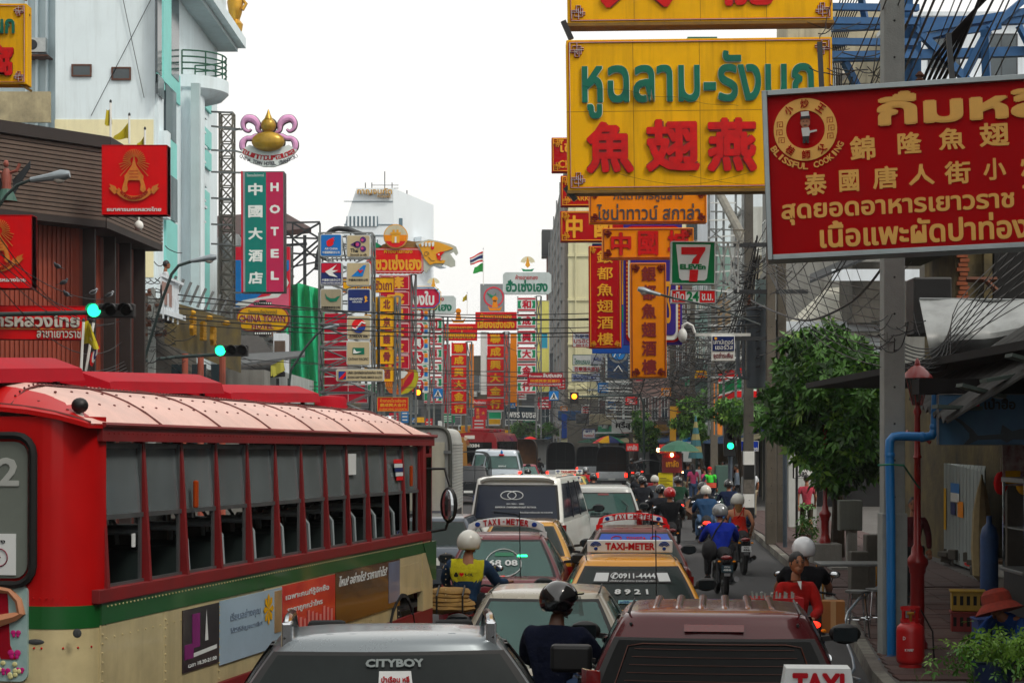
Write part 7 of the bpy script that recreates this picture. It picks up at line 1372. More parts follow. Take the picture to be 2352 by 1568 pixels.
cr=thing('bottle_crate','red drinks crate held by the vendor','crate',((1778-CX)/F*18.9,18.85,.98),.12);b=MB();b.bb(-.26,.26,-.17,-.155,0,.2).bb(-.26,.26,.155,.17,0,.2).bb(-.26,-.245,-.155,.155,0,.2).bb(.245,.26,-.155,.155,0,.2).bb(-.245,.245,-.155,.155,0,.015).build('crate_body',mat('crate_red','#b01018',.4,0,.08),cr,bevel=.004)
MB().bb(-.14,.19,-.176,-.171,.06,.16).build('crate_label',WHT,cr);MB().text('Cola',-.1,.12,.075,.145,-.177,.004,.03).build('crate_script',R7,cr)
GLB=mat('bottle_glass','#a8b8b0',.05,0,.1,spec=.8,alpha=.55);bp=None
for i in range(6):
 for j in range(2):
  if bp is None:bp=MB().lathe([(.028,0),(.03,.01),(.03,.1),(.026,.13),(.013,.18),(.012,.225),(.014,.23)],(0,0,0),12).build('glass_bottle',GLB,None,smooth=True);o=bp
  else:o=bpy.data.objects.new('glass_bottle',bp.data);COL.objects.link(o)
  tag(o,'empty glass bottle standing in the vendor\'s red crate','bottle','glass bottles in the red crate');o.location=(cr.location.x-.2+i*.078,cr.location.y-.08+j*.14,1.0);o.rotation_euler=(random.uniform(-.12,.12),random.uniform(-.12,.12),0)
SY=.15
def ped(label,u,Y,rz,top,bot,**k):k.setdefault('group','people on the right pavement');return person(label,((u-CX)/F*Y,Y,SY),rz,top=top,bot=bot,**k)
WALK=dict(knl=(-.1,.14,.5,.058),anl=(-.1,.12,.12,.04),tol=(-.11,.25,.05,.035),knr=(.1,.02,.48,.058),anr=(.1,-.22,.16,.04),tor=(.11,-.12,.06,.035),wrl=(-.24,-.1,.9,.028),wrr=(.25,.16,.92,.028))
t=ped('man in pink shirt and dark shorts walking away past the red post',1853,49.5,0,cloth('salmon','#a83c4c'),cloth('dark_olive','#3a3428'),pose=WALK,short=True,sleeve='short',k=1.0)
ped('woman in pink top with long black hair and jeans',1592,73.5,.3,cloth('pink','#b04068'),DENIM,fem=True,sleeve='short');ped('man in navy shirt left of the long haired woman',1580,76,-.4,cloth('navy_tee','#1c2c44'),KHAKI,sleeve='short',k=1.02)
ped('man in white shirt behind the woman in pink',1606,78,-.8,cloth('white','#b8bcc0'),DENIM,sleeve='short');ped('young woman in white tee and jeans leaning at the chestnut stall',1546,67,-1.0,cloth('white','#b8bcc0'),DENIM,sleeve='short',k=.93,fem=False,pose=dict(anl=(-.12,.35,.15,.04),tol=(-.12,.47,.1,.035),knl=(-.11,.3,.52,.058),wrr=(.2,.35,1.0,.028)))
sw=ped('street sweeper with red cap and green orange reflective vest',1632,67.5,.1,cloth('sweeper_blue','#1c2434'),cloth('sweeper_blue','#1c2434'),head='cap',hm=R7,pose=dict(wrl=(-.42,.0,.85,.03),ell=(-.33,-.05,1.08,.045),chest=(0,.08,1.24,.15,.8),neck=(0,.12,1.4,.055),headb=(0,.15,1.48,.06)))[0]
paint(sw,'shirt',mat('vest_lime','#2cc024',.7),lambda c:c.z>1.06 and abs(c.x)<.2);[MB().slab(lambda s,q:V(((2*s-1)*.19,-.13-.03*math.cos((2*s-1)*1.4),z+.045*q)),8,1,(0,.02,0)).build('orange_band',mat('vest_orange','#e0502c',.6),sw)for z in(.92,.98,1.04)]
br=thing('broom','long twig broom held low by the street sweeper','broom',P(1600,1130,66));MB().bar(P(1622,1105,66.5),P(1598,1140,66),.03,6).build('handle',mat('broom_wood','#6a5030',.9),br,world=True);MB().bar(P(1598,1140,66),P(1570,1192,65),.08,8,.45).build('bristles',mat('broom_twig','#5a3c28',.95,0,.4,20),br,world=True)
ped('man in grey shirt standing by the signal post',1693,71,1.3,cloth('steel_grey','#5a6470'),BLKC,sleeve='long');ped('man in dark jacket left of the signal post',1669,73,-1.1,cloth('charcoal','#1c1e24'),BLKC);ped('man in beige shirt behind the man in dark jacket',1662,80,2.6,cloth('beige','#8a7c68'),KHAKI,sleeve='short')
ped('man in white short sleeved shirt and khaki trousers at the striped pole',1727,62,.5,cloth('white','#b8bcc0'),KHAKI,sleeve='short',k=1.03);ped('person in pink shirt beside the sweeper',1618,72,.9,cloth('pink','#b04068'),DENIM,sleeve='short',k=.95)
ped('bald man in the shade behind the signal post',1678,84,3.1,cloth('maroon','#4a1c20'),BLKC,sleeve='short');ped('man in dark maroon shirt standing behind the red lamp post',2098,29.6,2.9,cloth('maroon','#4a1c20'),BLKC,sleeve='long',k=1.0)
person('man in white undershirt looking out over the balcony',(*[P(377,640,49).x,49.2],P(0,640,49).z-1.18),-1.2,top=cloth('white','#b8bcc0'),bot=BLKC,sleeve='short',k=.98)
hp=person('crouching person in orange patterned sun hat and blue top at bottom right',((2330-CX)/F*20.6,20.6,.12),2.3,top=cloth('bright_blue','#1c3c78'),bot=BLKC,base=STAND,pose=dict(pelvis=(0,-.1,.35,.14),waist=(0,0,.48,.13),chest=(0,.14,.62,.15),neck=(0,.26,.72,.06),headb=(0,.32,.76,.06),shl=(-.18,.14,.68,.06),shr=(.18,.14,.68,.06),ell=(-.25,.3,.5,.045),elr=(.25,.3,.5,.045),wrl=(-.15,.48,.4,.03),wrr=(.15,.48,.4,.03),hil=(-.1,-.05,.33,.09),hir=(.1,-.05,.33,.09),knl=(-.17,.3,.42,.06),knr=(.17,.3,.42,.06),anl=(-.15,.08,.1,.04),anr=(.15,.08,.1,.04),tol=(-.15,.2,.05,.035),tor=(.15,.2,.05,.035)))
ht=mat('hat_orange','#802614',.9,0,.4,14);c=hp[2];MB().lathe([(.27,-.1),(.21,-.03),(.17,.0),(.16,.1),(.11,.15),(.0,.165)],c+V((0,0,.03)),20,Matrix.Rotation(.3,3,'Y')).build('sun_hat',ht,hp[0],smooth=True)
# ---------------------------------------------------------------- trees and plants
LEAF=[mat('leaf_'+k,c,.45,0,.35,2,spec=.4)for k,c in(('mid',(.065,.19,.02)),('dark',(.02,.075,.01)),('light',(.17,.33,.035)))]
BARK=mat('bark','#3c3226',.95,0,.3,8,.5,30)
def leafcluster(b,p,s,rnd,n=6,droop=.5):
 ax=V((rnd.gauss(0,1),rnd.gauss(0,1),rnd.gauss(.6,.8))).normalized();a0=ax.cross(V((0,0,1)));
 if a0.length<.1:a0=V((1,0,0))
 a0.normalize();b0=ax.cross(a0)
 for i in range(n):
  a=2*math.pi*i/n+rnd.random()*.5;d=(a0*math.cos(a)+b0*math.sin(a)+ax*.25-V((0,0,droop*rnd.random()))).normalized();sd=d.cross(ax).normalized();L=s*rnd.uniform(.45,1.25);w_=L*.2
  q=p+d*s*.12;m_=q+d*L*.5+ax*L*.07;b.v+=[tuple(q),tuple(m_+sd*w_-ax*w_*.3),tuple(q+d*L-V((0,0,L*.15))),tuple(m_-sd*w_-ax*w_*.3)];o=len(b.v)-4;b.f+=[(o,o+1,o+2),(o,o+2,o+3)]
def tree(label,base,lobes,leaf=.14,n=900,seed=1,trunk_r=.1,name='street_tree',group=None,droop=.5,tall=None):
 rnd=random.Random(seed);t=thing(name,label,'tree',base,group=group);bx_=V(base);cs=[V(l[0])-bx_ for l in lobes]
 top=sum(cs,V())/len(cs);b=MB();b.tube([(0,0,0),top*.35+V((.05,0,0)),top*.7-V((.04,0,0)),top],trunk_r,8,[trunk_r*1.3,trunk_r,trunk_r*.7,trunk_r*.3]).build('trunk',BARK,t,smooth=True)
 for c in cs:MB().tube([top*.5,(top*.6).lerp(c,.5)+V((0,0,.05)),c],.03,6,[trunk_r*.5,trunk_r*.35,trunk_r*.12]).build('limb',BARK,t,smooth=True)
 bs=[MB(),MB(),MB()];tot=sum(l[1][0]*l[1][1]*l[1][2]for l in lobes)
 for l,c in zip(lobes,cs):
  r=l[1];m_=int(n*r[0]*r[1]*r[2]/tot)
  clumps=[V((rnd.gauss(0,1),rnd.gauss(0,1),rnd.gauss(0,1))).normalized()*rnd.uniform(.35,.95)for _ in range(max(8,m_//26))]
  for i in range(m_):
   k=rnd.choice(clumps);d=k+V((rnd.gauss(0,.13),rnd.gauss(0,.13),rnd.gauss(0,.11)));p=c+V((d.x*r[0],d.y*r[1],d.z*r[2]))
   q=(hash((round(k.x,3),round(k.y,3)))%100)/100*.5+rnd.random()*.5;leafcluster(bs[0 if q<.5 else(1 if q<.74 else 2)],p,leaf,rnd,6,droop)
 cr_=bs[0].build('crown',LEAF[0],t);bs[1].build('foliage',LEAF[1],cr_);bs[2].build('foliage',LEAF[2],cr_)
 return t
def LB_(u,v,Y,rx,ry,rz_):return(tuple(P(u,v,Y)),(rx,ry,rz_))
tree('large leafy street tree beside the concrete pole on the right',(7.35,41.5,.15),[LB_(1895,905,40,1.25,1.2,1.35),LB_(1838,885,41,.9,1.1,.85),LB_(1935,1010,39.5,1.05,1.1,1.15),LB_(1850,990,40,1.0,1,.8),LB_(1985,860,40,.75,.9,.8),LB_(1880,800,41,.75,.8,.6),LB_(1960,1080,40,.8,.8,.55),LB_(1965,940,39,.8,.9,1.3),LB_(1925,765,41,.35,.4,.35)],.22,4300,5,.13)
tree('smaller tree crown left of the transformer pole',(7.1,56,.15),[LB_(1690,948,54,.7,.8,.45),LB_(1665,945,54,.5,.6,.45),LB_(1720,960,54,.55,.6,.55),LB_(1700,985,54,.35,.5,.25)],.16,1100,8,.09)
tree('round street tree above the queue of pedestrians',(8.0,76,.15),[LB_(1590,950,75,.8,.8,.75),LB_(1575,985,75,.6,.6,.5),LB_(1610,975,75,.55,.6,.6),LB_(1620,915,75,.45,.5,.5)],.18,900,11,.09);tree('slender street tree behind the red neon sign',(8.6,97,.15),[LB_(1478,985,96,.75,.8,.75),LB_(1492,1010,96,.6,.6,.6),LB_(1470,960,96,.4,.5,.35)],.2,600,12,.09)
tree('left clipped tree at the far bend',(-.4+1.6,162,0.0),[LB_(1205,985,160,1.3,1.1,.7),LB_(1180,992,160,.8,.9,.6)],.26,420,14,.1,group='clipped trees at the far bend');tree('right clipped tree at the far bend',(2.9,160,0),[LB_(1252,988,160,1.3,1.0,.75),LB_(1232,996,160,.7,.8,.5)],.26,420,15,.1,group='clipped trees at the far bend')
tree('bushy greenery behind the lattice tower on the left roofs',(-11.2,95,9),[LB_(512,640,95,.7,.7,.5),LB_(535,620,95,.5,.6,.4)],.2,260,16,.05,name='roof_shrub')
pt=thing('potted_plant','bright green bush in front of the crouching person, bottom right corner','plant',(5.05,19.3,.15));MB().lathe([(.12,0),(.18,.02),(.22,.3),(.24,.32)],(0,0,0),16).build('pot',mat('blue_pot','#1c2c54',.4),pt,smooth=True);rnd=random.Random(3);b=MB()
for i in range(260):p=V((rnd.gauss(.1,.24),rnd.gauss(0,.2),.42+rnd.gauss(0,.11)));leafcluster(b,p,.08,rnd,5,.3)
b.build('foliage',LEAF[2],pt);b=MB()
for i in range(150):p=V((rnd.gauss(.0,.3),rnd.gauss(0,.2),.3+rnd.gauss(0,.1)));leafcluster(b,p,.08,rnd,5,.3)
b.build('foliage',LEAF[0],pt)
pb=thing('potted_plant','small green plant at the foot of the pole beside the man in pink','plant',(7.6,47.5,.15));b=MB()
for i in range(90):p=V((rnd.gauss(0,.14),rnd.gauss(0,.12),.35+rnd.gauss(0,.22)));leafcluster(b,p,.12,rnd,5,.4)
b.build('foliage',LEAF[0],pb);MB().lathe([(.1,0),(.14,.2)],(0,0,0),10).build('pot',RUST,pb)
# ---------------------------------------------------------------- poles, lamps, signals
def cpole(label,x,y,z1,w0=.27,w1=.2,group=None,name='utility_pole',striped=False,z0=.14,m=None):
 t=thing(name,label,'pole',(x,y,z0),group=group);MB().add([(sx*w/2,sy*w/2,z)for z,w in((0,w0),(z1,w1))for sx,sy in((-1,-1),(1,-1),(1,1),(-1,1))],[(3,2,1,0),(4,5,6,7),(0,1,5,4),(1,2,6,5),(2,3,7,6),(3,0,4,7)]).build('shaft',m or POLEC,t,bevel=.015)
 b=MB()
 for i in range(int(z1/.45)):b.ell((.0,-w0/2+(w0-w1)/2*(.6+i*.45)/z1-.004,.6+i*.45),(.014,.008,.014),8,5)
 b.build('step_holes',BLK,t,kind='stuff')
 if striped:
  for i,mm in enumerate((KERBR,BLK,WHITE,KERBR,BLK,WHITE)):MB().bb(-w0/2-.006,w0/2+.006,-w0/2-.006,w0/2+.006,.1+i*.38,.1+i*.38+.36).build('painted_band',mm,t)
 return t
np_=cpole('square concrete pole with blue drain pipe strapped to it, right foreground',4.70,22.7,10.5,.27,.25);MB().bb(-.155,.155,-.155,.155,0,1.75).build('lower_casing',POLEC,np_,bevel=.01)
for z in(6.3,7.0):MB().bb(.12,.4,-.04,.04,z,z+.06).build('bracket',DSTEEL,np_);MB().lathe([(.04,0),(.06,.03),(.03,.06),(.06,.09),(.02,.14)],(.34,0,z+.06),10).build('insulator',RUST,np_)
GP='concrete utility poles along the right kerb'
t1=cpole('concrete pole with the grey transformer, left of the large tree',6.62,47,10.6,.26,.2,GP,m=mat('old_pole_concrete','#5c564c',.9,0,.25,3,.3,30,streak=.4));cpole('second concrete pole close behind the transformer pole',6.98,47.6,10.2,.26,.2,GP,m=mat('old_pole_concrete','#5c564c',.9,0,.25,3,.3,30,streak=.4));cpole('dark concrete pole with red black white painted bands',6.35,49.3,9.5,.26,.22,GP,striped=True,m=CONCD)
cpole('concrete pole behind the sweeper',7.7,70,9.5,.28,.2,GP,m=mat('old_pole_concrete','#5c564c',.9,0,.25,3,.3,30,streak=.4));cpole('concrete pole right of the round street tree',8.35,85,9.5,.28,.2,GP,m=mat('old_pole_concrete','#5c564c',.9,0,.25,3,.3,30,streak=.4));cpole('concrete pole behind the chestnut stall',8.7,100,9.5,.28,.2,GP,m=mat('old_pole_concrete','#5c564c',.9,0,.25,3,.3,30,streak=.4));cpole('farthest concrete pole right of the blue plates',7.9,122,9.5,.28,.2,GP,m=mat('old_pole_concrete','#5c564c',.9,0,.25,3,.3,30,streak=.4))
for z in(5.2,6.4,7.6,9.2):MB().bb(-.95,.95,-.07,.07,z,z+.1).build('crossarm',DSTEEL,t1)
tf=thing('transformer','grey oil transformer with curved cooling tubes on the concrete pole','transformer',(6.42,47.75,P(0,890,47.4).z));hz=P(0,705,47.4).z-tf.location.z
TG=mat('transformer_grey','#565f66',.5,.3,.15,3,streak=.3);MB().lathe([(.3,0),(.33,.05),(.33,hz-.1),(.36,hz-.06),(.36,hz),(.1,hz+.05)],(.0,0,0),20).build('tank',TG,tf,smooth=True,sharp=40)
for x,r in((-.56,.05),(-.42,.045),(.42,.045),(.56,.05)):MB().tube([(x*.5,-.1,hz-.35),(x*.9,-.12,hz-.33),(x,-.12,hz-.5),(x,-.12,.45),(x*.9,-.12,.28),(x*.5,-.1,.25)],r,8).build('cooling_tube',TG,tf,smooth=True)
for x in(-.25,0,.25):MB().lathe([(.05,0),(.07,.05),(.04,.09),(.07,.14),(.04,.18),(.02,.3)],(x,0,hz+.04),10).build('bushing',RUST,tf,smooth=True)
MB().bb(-.15,.2,-.5,-.35,hz+.05,hz+.7).build('meter_box',mat('pale_box','#8aa0a0',.5),tf)
bp_=thing('drain_pipe','bright blue plastic drain pipe with elbows fixed to the concrete pole','pipe',P(2048,1530,22.45));BPM=mat('blue_pvc','#1c74b8',.35,0,.12,2,streak=.25)
p=[P(2048,1520,22.45),P(2046,1200,22.45),P(2043,1035,22.45),P(2044,1012,22.45),P(2052,1003,22.45),P(2068,1001,22.45),P(2125,1003,22.45),P(2140,1000,22.45),P(2147,988,22.45),P(2148,975,22.45),P(2151,895,22.45)]
MB().tube(p,PX(10.5,22.45),14).build('pipe',BPM,bp_,world=True,smooth=True);MB().tube([P(2050,1512,22.4),P(2010,1526,22.2),P(2003,1527,22.15)],PX(11,22.4),12).build('outlet_elbow',mat('blue_pvc_dirty','#28507c',.6,0,.4,8),bp_,world=True,smooth=True)
for u,v in((2044,1045),(2118,1003),(2147,980)):MB().ell(P(u,v,22.45),(PX(12,22.4),)*3,12,8).build('joint',BPM,bp_,world=True,smooth=True)
MB().tube([P(2016,1068,22.3),P(2045,1066,22.25),P(2075,1068,22.3),P(2105,1112,22.9),P(2112,1120,23)],.012,5).build('green_cord',mat('green_cord','#1c7a5c',.6),bp_,world=True)
LRED=mat('lamp_post_red','#8c1010',.4,0,.2,4,coat=.4,streak=.2);LGL=mat('lantern_glass','#2a2620',.1,0,.2,spec=.7,alpha=.6)
def lamppost(label,x,y,plinth=0,k=1):
 t=thing('street_lamp',label,'street lamp',(x,y,.15),group='red cast iron street lamps');t.scale=(k,k,k)
 if plinth:MB().bb(-.33,.33,-.33,.33,0,plinth).build('plinth',CONC,t,bevel=.02)
 MB().lathe([(0.128,plinth),(0.128,plinth+.08),(0.104,plinth+.12),(0.088,plinth+.2),(0.088,.95),(0.104,.98),(0.104,1.02),(0.136,1.08),(0.136,1.13),(0.08,1.2),(0.072,1.28),(0.048,1.32),(0.04,2.4),(0.056,2.42),(0.04,2.46),(0.036,2.95),(0.056,3.0),(0.032,3.06),(0.024,3.12)],(0,0,0),18).build('post',LRED,t,smooth=True,sharp=50)
 MB().tube([(-.14,-.02,2.75),(-.1,0,2.72),(.1,0,2.66),(.16,-.03,2.6)],.022,8).build('ladder_rest',LRED,t);MB().lathe([(.06,3.08),(.14,3.42)],(0,0,0),6).build('lantern',LGL,t);MB().lathe([(.2,3.42),(.18,3.46),(.08,3.56),(.04,3.58),(.03,3.64),(.0,3.68)],(0,0,0),12).build('lantern_roof',LRED,t,smooth=True,sharp=40)
 b=MB()
 for i in range(6):a=i*math.pi/3;b.bar((.06*math.cos(a),.06*math.sin(a),3.08),(.14*math.cos(a),.14*math.sin(a),3.42),.008)
 b.build('lantern_frame',LRED,t);return t
lamppost('red ornate street lamp behind the gas cylinder, right foreground',5.12,23.2);lamppost('red ornate street lamp on a concrete block near the man in pink',6.75,39.6,.45,.95)
gc=thing('gas_cylinder','red cooking gas cylinder on the pavement at the foot of the lamp','gas cylinder',(4.62,21.3,.16));GRD=mat('gas_red','#b4181a',.4,0,.12,3,streak=.15);MB().lathe([(.13,.0),(.13,.04),(.155,.06),(.16,.1),(.16,.42),(.15,.47),(.11,.51),(.04,.53)],(0,0,0),24).build('tank',GRD,gc,smooth=True,sharp=50)
b=MB()
for i in range(18):
 a,a2=R(i*18-70),R(i*18-52);
 for h0,h1 in((.52,.56),(.66,.70))+(((.56,.66),)if i%5==0 else()):b.add([(.115*math.cos(a),.115*math.sin(a),h0),(.115*math.cos(a2),.115*math.sin(a2),h0),(.115*math.cos(a2),.115*math.sin(a2),h1),(.115*math.cos(a),.115*math.sin(a),h1),(.105*math.cos(a),.105*math.sin(a),h0),(.105*math.cos(a2),.105*math.sin(a2),h0),(.105*math.cos(a2),.105*math.sin(a2),h1),(.105*math.cos(a),.105*math.sin(a),h1)],[(0,1,2,3),(7,6,5,4),(3,2,6,7),(0,4,5,1)])
b.build('guard_collar',GRD,gc);MB().bar((0,0,.53),(0,0,.62),.02,8).bar((-.04,0,.62),(.04,0,.62),.018,8).build('valve',mat('brass','#a88030',.35,.8),gc);MB().text('D',-.12,-.09,.33,.37,-.15,.01,.02).text('K10/87',-.1,.0,.2,.23,-.165,.008,.02).build('painted_marks',WHT,gc);MB().tube([(.0,0,.6),(.12,.05,.68),(.28,.1,.4),(.3,.1,.05)],.01,6).build('hose',BLK,gc)
tb_=thing('steel_table','grey steel folding table behind the concrete pole','table',(4.75,26.2,.15));MB().bb(-.4,.55,-.3,.3,.86,.9).build('tabletop',STEEL,tb_,bevel=.01)
for x in(-.36,.5):
 for y in(-.26,.26):MB().bar((x,y,0),(x,y,.86),.015,6).build('leg',CHROME,tb_)
for i,(x,y)in enumerate(((4.62,24.6),(4.95,24.9))):
 s_=thing('steel_stool',['steel stool left of the concrete pole base','steel stool half hidden by the concrete pole'][i],'stool',(x,y,.15));MB().lathe([(.02,.6),(.16,.6),(.16,.63),(0,.63)],(0,0,0),14).build('seat',STEEL,s_)
 for q in range(4):a=R(45+q*90);MB().bar((.2*math.cos(a),.2*math.sin(a),0),(.12*math.cos(a),.12*math.sin(a),.6),.012,6).build('leg',CHROME,s_)
 MB().tube([(.16*math.cos(R(q*30)),.16*math.sin(R(q*30)),.25)for q in range(13)],.008,4).build('foot_ring',CHROME,s_)
MB().tube([(0,0,0),(.05,0,.1),(.12,0,.14),(.2,0,.1)],.012,6)
hs_=MB().tube([P(2015,1348,25.5),P(1975,1372,24.5),P(1948,1405,23.5),P(1938,1440,22.8),P(1945,1475,22),P(1958,1510,21.4),P(1962,1535,21.2),P(1950,1552,21.0),P(1975,1560,20.8)],.018,8).build('water_hose',mat('pale_hose','#8a98a4',.3,.2,.1,coat=.5),None,smooth=True);tag(hs_,'pale flexible hose curling down from the kerb to the road','hose')
cabn=thing('electrical_cabinet','grey electrical cabinet on a concrete stump under the large tree','cabinet',(6.9,37.6,.15));MB().bb(-.05,.15,-.1,.1,0,.8).build('stump',CONC,cabn);MB().bb(-.22,.25,-.14,.14,.8,1.42).build('box',mat('cabinet_grey','#6c7068',.6,.2,.15,4,streak=.4),cabn,bevel=.015);MB().bb(-.2,.23,-.15,-.141,.83,1.4).build('door',mat('cabinet_grey'),cabn);MB().bb(-.4,.4,-.3,.3,0,.06).build('base_slab',CONC,cabn)
for i,(u,Y,h,w_)in enumerate(((1972,30.5,.8,.15),(2003,32,1.0,.13))):MB_=tag(MB().bb(-w_,w_,-.15,.15,0,h).build('concrete_stump',CONCD,None,bevel=.02),['stained concrete stump behind the stools','taller concrete stump right of the first one'][i],'stump');MB_.location=((u-CX)/F*Y,Y,.15)
for u,Y,h,r,lb in((1803,45.3,3.6,.055,'thin grey steel post with number six left of the large tree'),(1830,48,3.0,.035,'thin black steel post beside the man in pink'),(1677,57,3.0,.07,'grey post of the green signal')):
 o=MB().bar((0,0,0),(0,0,h),r,10).build('steel_post',mat('post_grey','#4a5560',.5,.4,.2,5)if r>.04 else BLK,None,smooth=True);o.location=((u-CX)/F*Y,Y,.15);tag(o,lb,'post')
hs1=thing('traffic_light','post mounted traffic light glowing green beside the blue sign','traffic light',P(1677,1040,56.8));MB().bb(-.2,.2,-.1,.1,-.1,1.0).build('housing',BLK,hs1,bevel=.02);MB().lathe([(.1,0),(.1,.02)],(0,-.1,.22),20,Matrix.Rotation(R(90),3,'X')).build('lamp',LITG,hs1);[MB().slab(lambda s,q:V((.13*math.cos(R(200*s-10)),-.1-.14*q,z+.13*math.sin(R(200*s-10)))),10,1,(0,0,.01)).build('visor',BLK,hs1)for z in(.22,.52,.82)];[MB().lathe([(.1,0),(.1,.01)],(0,-.1,z),16,Matrix.Rotation(R(90),3,'X')).build('unlit_lamp',GLASSB,hs1)for z in(.52,.82)]
def hsignal(label,Y,u0,u1,v0,v1,order='green',armpts=None,pole=None):
 t=thing('traffic_light',label,'traffic light',P((u0+u1)/2,v1,Y),group='horizontal traffic lights over the road');w_=PX(u1-u0,Y);h=PX(v1-v0,Y);MB().bb(-w_/2,w_/2,-.1,.1,0,h).build('housing',BLK,t,bevel=.02)
 for i in range(3):
  x=-w_/2+w_*(i+.5)/3+(-.02 if i==0 else 0);lit=(i==0 and order=='green')or order==('red','amber','')[0]and i==2
  MB().lathe([(h*.47 if lit else h*.36,0),(h*.47 if lit else h*.36,.02)],(x,-.11,h*.5),22,Matrix.Rotation(R(90),3,'X')).build('lamp',LITG if(lit and order=='green')else(LITA if lit else GLASSB),t)
  MB().slab(lambda s,q:V((x+h*.48*math.cos(R(180*s)),-.1-.18*q,h*.5+h*.48*math.sin(R(180*s)))),12,1,(0,0,.012)).build('visor',BLK,t,smooth=True)
 if armpts:MB().tube([V(q)-t.location for q in armpts],PX(5.5,Y)if Y<40 else PX(4,Y),10).build('mast_arm',mat('arm_green_grey','#2c3c3a',.5,.3,.2,5),t,smooth=True)
 return t
hsignal('nearest horizontal traffic light with green lamp on a long arm, upper left',30,205,310,698,730,armpts=[P(205,718,30),P(0,722,30),P(-90,724,30),P(-96,760,30),P(-96,1300,30)])
hsignal('second horizontal traffic light with green lamp in front of the gilded shop board',52,497,570,793,818,armpts=[P(500,814,52),P(400,820,52),P(330,828,51),P(290,850,50.5),P(272,900,50.5),P(268,1230,50.5)])
def rlight(label,u,v,Y,arm=None,m=LITA,r=6,group='red signals down the street'):
 t=thing('traffic_light',label,'traffic light',P(u,v+12,Y),group=group);MB().bb(-.22,.22,0,.15,-.1,PX(22,Y)).build('housing',BLK,t,bevel=.02);MB().ell((0,-.02,PX(12,Y)),(PX(r,Y),.05,PX(r,Y)),16,10).build('lamp',m,t)
 if arm:MB().tube([V(q)-t.location for q in arm],.06,6).build('mast_arm',mat('arm_green_grey'),t)
rlight('signal glowing orange red on the arm under the hotel plates',1319,910,92,[P(1325,911,92.2),P(1440,908,92.2),P(1470,906,92.2),P(1478,930,92.2),P(1480,1110,92.2)]);rlight('signal glowing amber at the foot of the dragon sign',960,901,92,[P(955,903,92.2),P(900,903,92.2),P(850,905,92.2),P(845,1120,92.2)])
rlight('left of two tiny red lights above the dark billboard',1164,914,140,None,LITR,2.5);rlight('right of two tiny red lights above the dark billboard',1175,914,140,None,LITR,2.5)
def streetlight(label,head,tail,Y,pts,k=1.0):
 t=thing('street_lamp',label,'street lamp',pts[-1],group='long arm road lamps');a=V(head);b_=V(tail);d=(a-b_).normalized();L=(a-b_).length;o=t.location
 MB().tube([b_-o,b_.lerp(a,.45)-o,b_.lerp(a,.8)-o,a-o],.1,10,[L*.07,L*.1,L*.15,L*.09]).build('lamp_head',mat('lamp_head_grey','#8c969c',.35,.5,.15,5),t,smooth=True);MB().ell(b_.lerp(a,.72)-o-V((0,0,L*.1)),(L*.16,L*.1,L*.1),14,8).build('lens',mat('lamp_lens','#a8a49c',.1,0,.2,spec=.8,coat=.6),t,smooth=True);MB().tube([V(q)-o for q in pts],PX(3.6,Y)*k,8).build('arm',mat('arm_green_grey'),t,smooth=True)
streetlight('road lamp head with curved arm in front of the brown slats',P(160,400,26),P(70,414,26),26,[P(74,412,26),P(40,425,26),P(15,448,26),P(-20,500,26),P(-60,620,26)])
streetlight('road lamp with long bent arm near the balcony',P(497,590,46),P(438,600,46),46,[P(440,600,46),P(410,610,46),P(394,630,46),P(372,690,46),P(342,790,46.5),P(330,830,46.5)]);streetlight('road lamp crossing in front of the tall orange character sign',P(1465,663,33),P(1517,677,33),33,[P(1515,676,33),P(1545,684,33),P(1640,705,36),P(1745,745,44)],.7);streetlight('thin road lamp above the steel frame of the airline boxes',P(779,747,60),P(742,755,60),60,[P(744,754,60),P(725,770,60),P(700,800,60),P(668,850,60),P(660,920,60)],.8)
cv=thing('security_camera','white dome camera on a curved tube beside the tall orange sign','camera',P(1568,770,43.8));MB().tube([P(1568,760,43.8),P(1568,748,43.8),P(1578,742,43.8),P(1590,748,43.8),P(1596,765,43.8)],.035,8).build('tube',WSTEEL,cv,world=True,smooth=True);MB().ell(P(1568,770,43.8),(.11,.11,.17),14,8).build('dome',WSTEEL,cv,world=True,smooth=True)
GQ='left concrete poles by the bank'
for u,v,Y,lb in((312,648,48,'left concrete pole in front of the maroon wall'),(349,674,50,'right concrete pole in front of the maroon wall')):
 x=(u-CX)/F*Y;z=P(0,v,Y).z;t=cpole(lb,x,Y,z,.2,.18,GQ)
 for q in(.3,.7,1.1):MB().bb(-.4,.4,-.05,.05,z-q-.2,z-q-.12).build('crossarm',RUST,t);[MB().lathe([(.04,0),(.06,.04),(.03,.1)],(xx,0,z-q-.12),8).build('insulator',RUST,t)for xx in(-.35,.35)]
# ---------------------------------------------------------------- right foreground shop
YS=21.8;S=Sign('shop_sign','dark blue shark sign with red and black characters under the awning',YS,2156,905,2460,1022,th=.12,yaw=-6,group=None);S.panel(mat('shark_sign_blue','#12406c',.5,0,.5,1.2,c2='#2a6c94'));S.frame(STEEL,1.5)
S.text('鮑魚',(2198,915,2252,941),R7,bold=.05);S.text('เป๋าฮื้อ',(2260,914,2330,940),BLKP,bold=.03);S.poly([(2182,955),(2205,962),(2232,985),(2245,1000),(2300,996),(2340,985),(2460,980),(2460,1012),(2380,1010),(2300,1008),(2245,1010),(2225,1020),(2212,1021),(2226,1006),(2226,995),(2210,975)],mat('shark_slate','#142c3a',.5,0,.2),'shark',.01);S.poly([(2296,996),(2300,975),(2325,992)],mat('shark_slate'),'shark_fin',.012);S.poly([(2295,1008),(2310,1016),(2325,1008)],mat('shark_slate'),'shark_fin',.012)
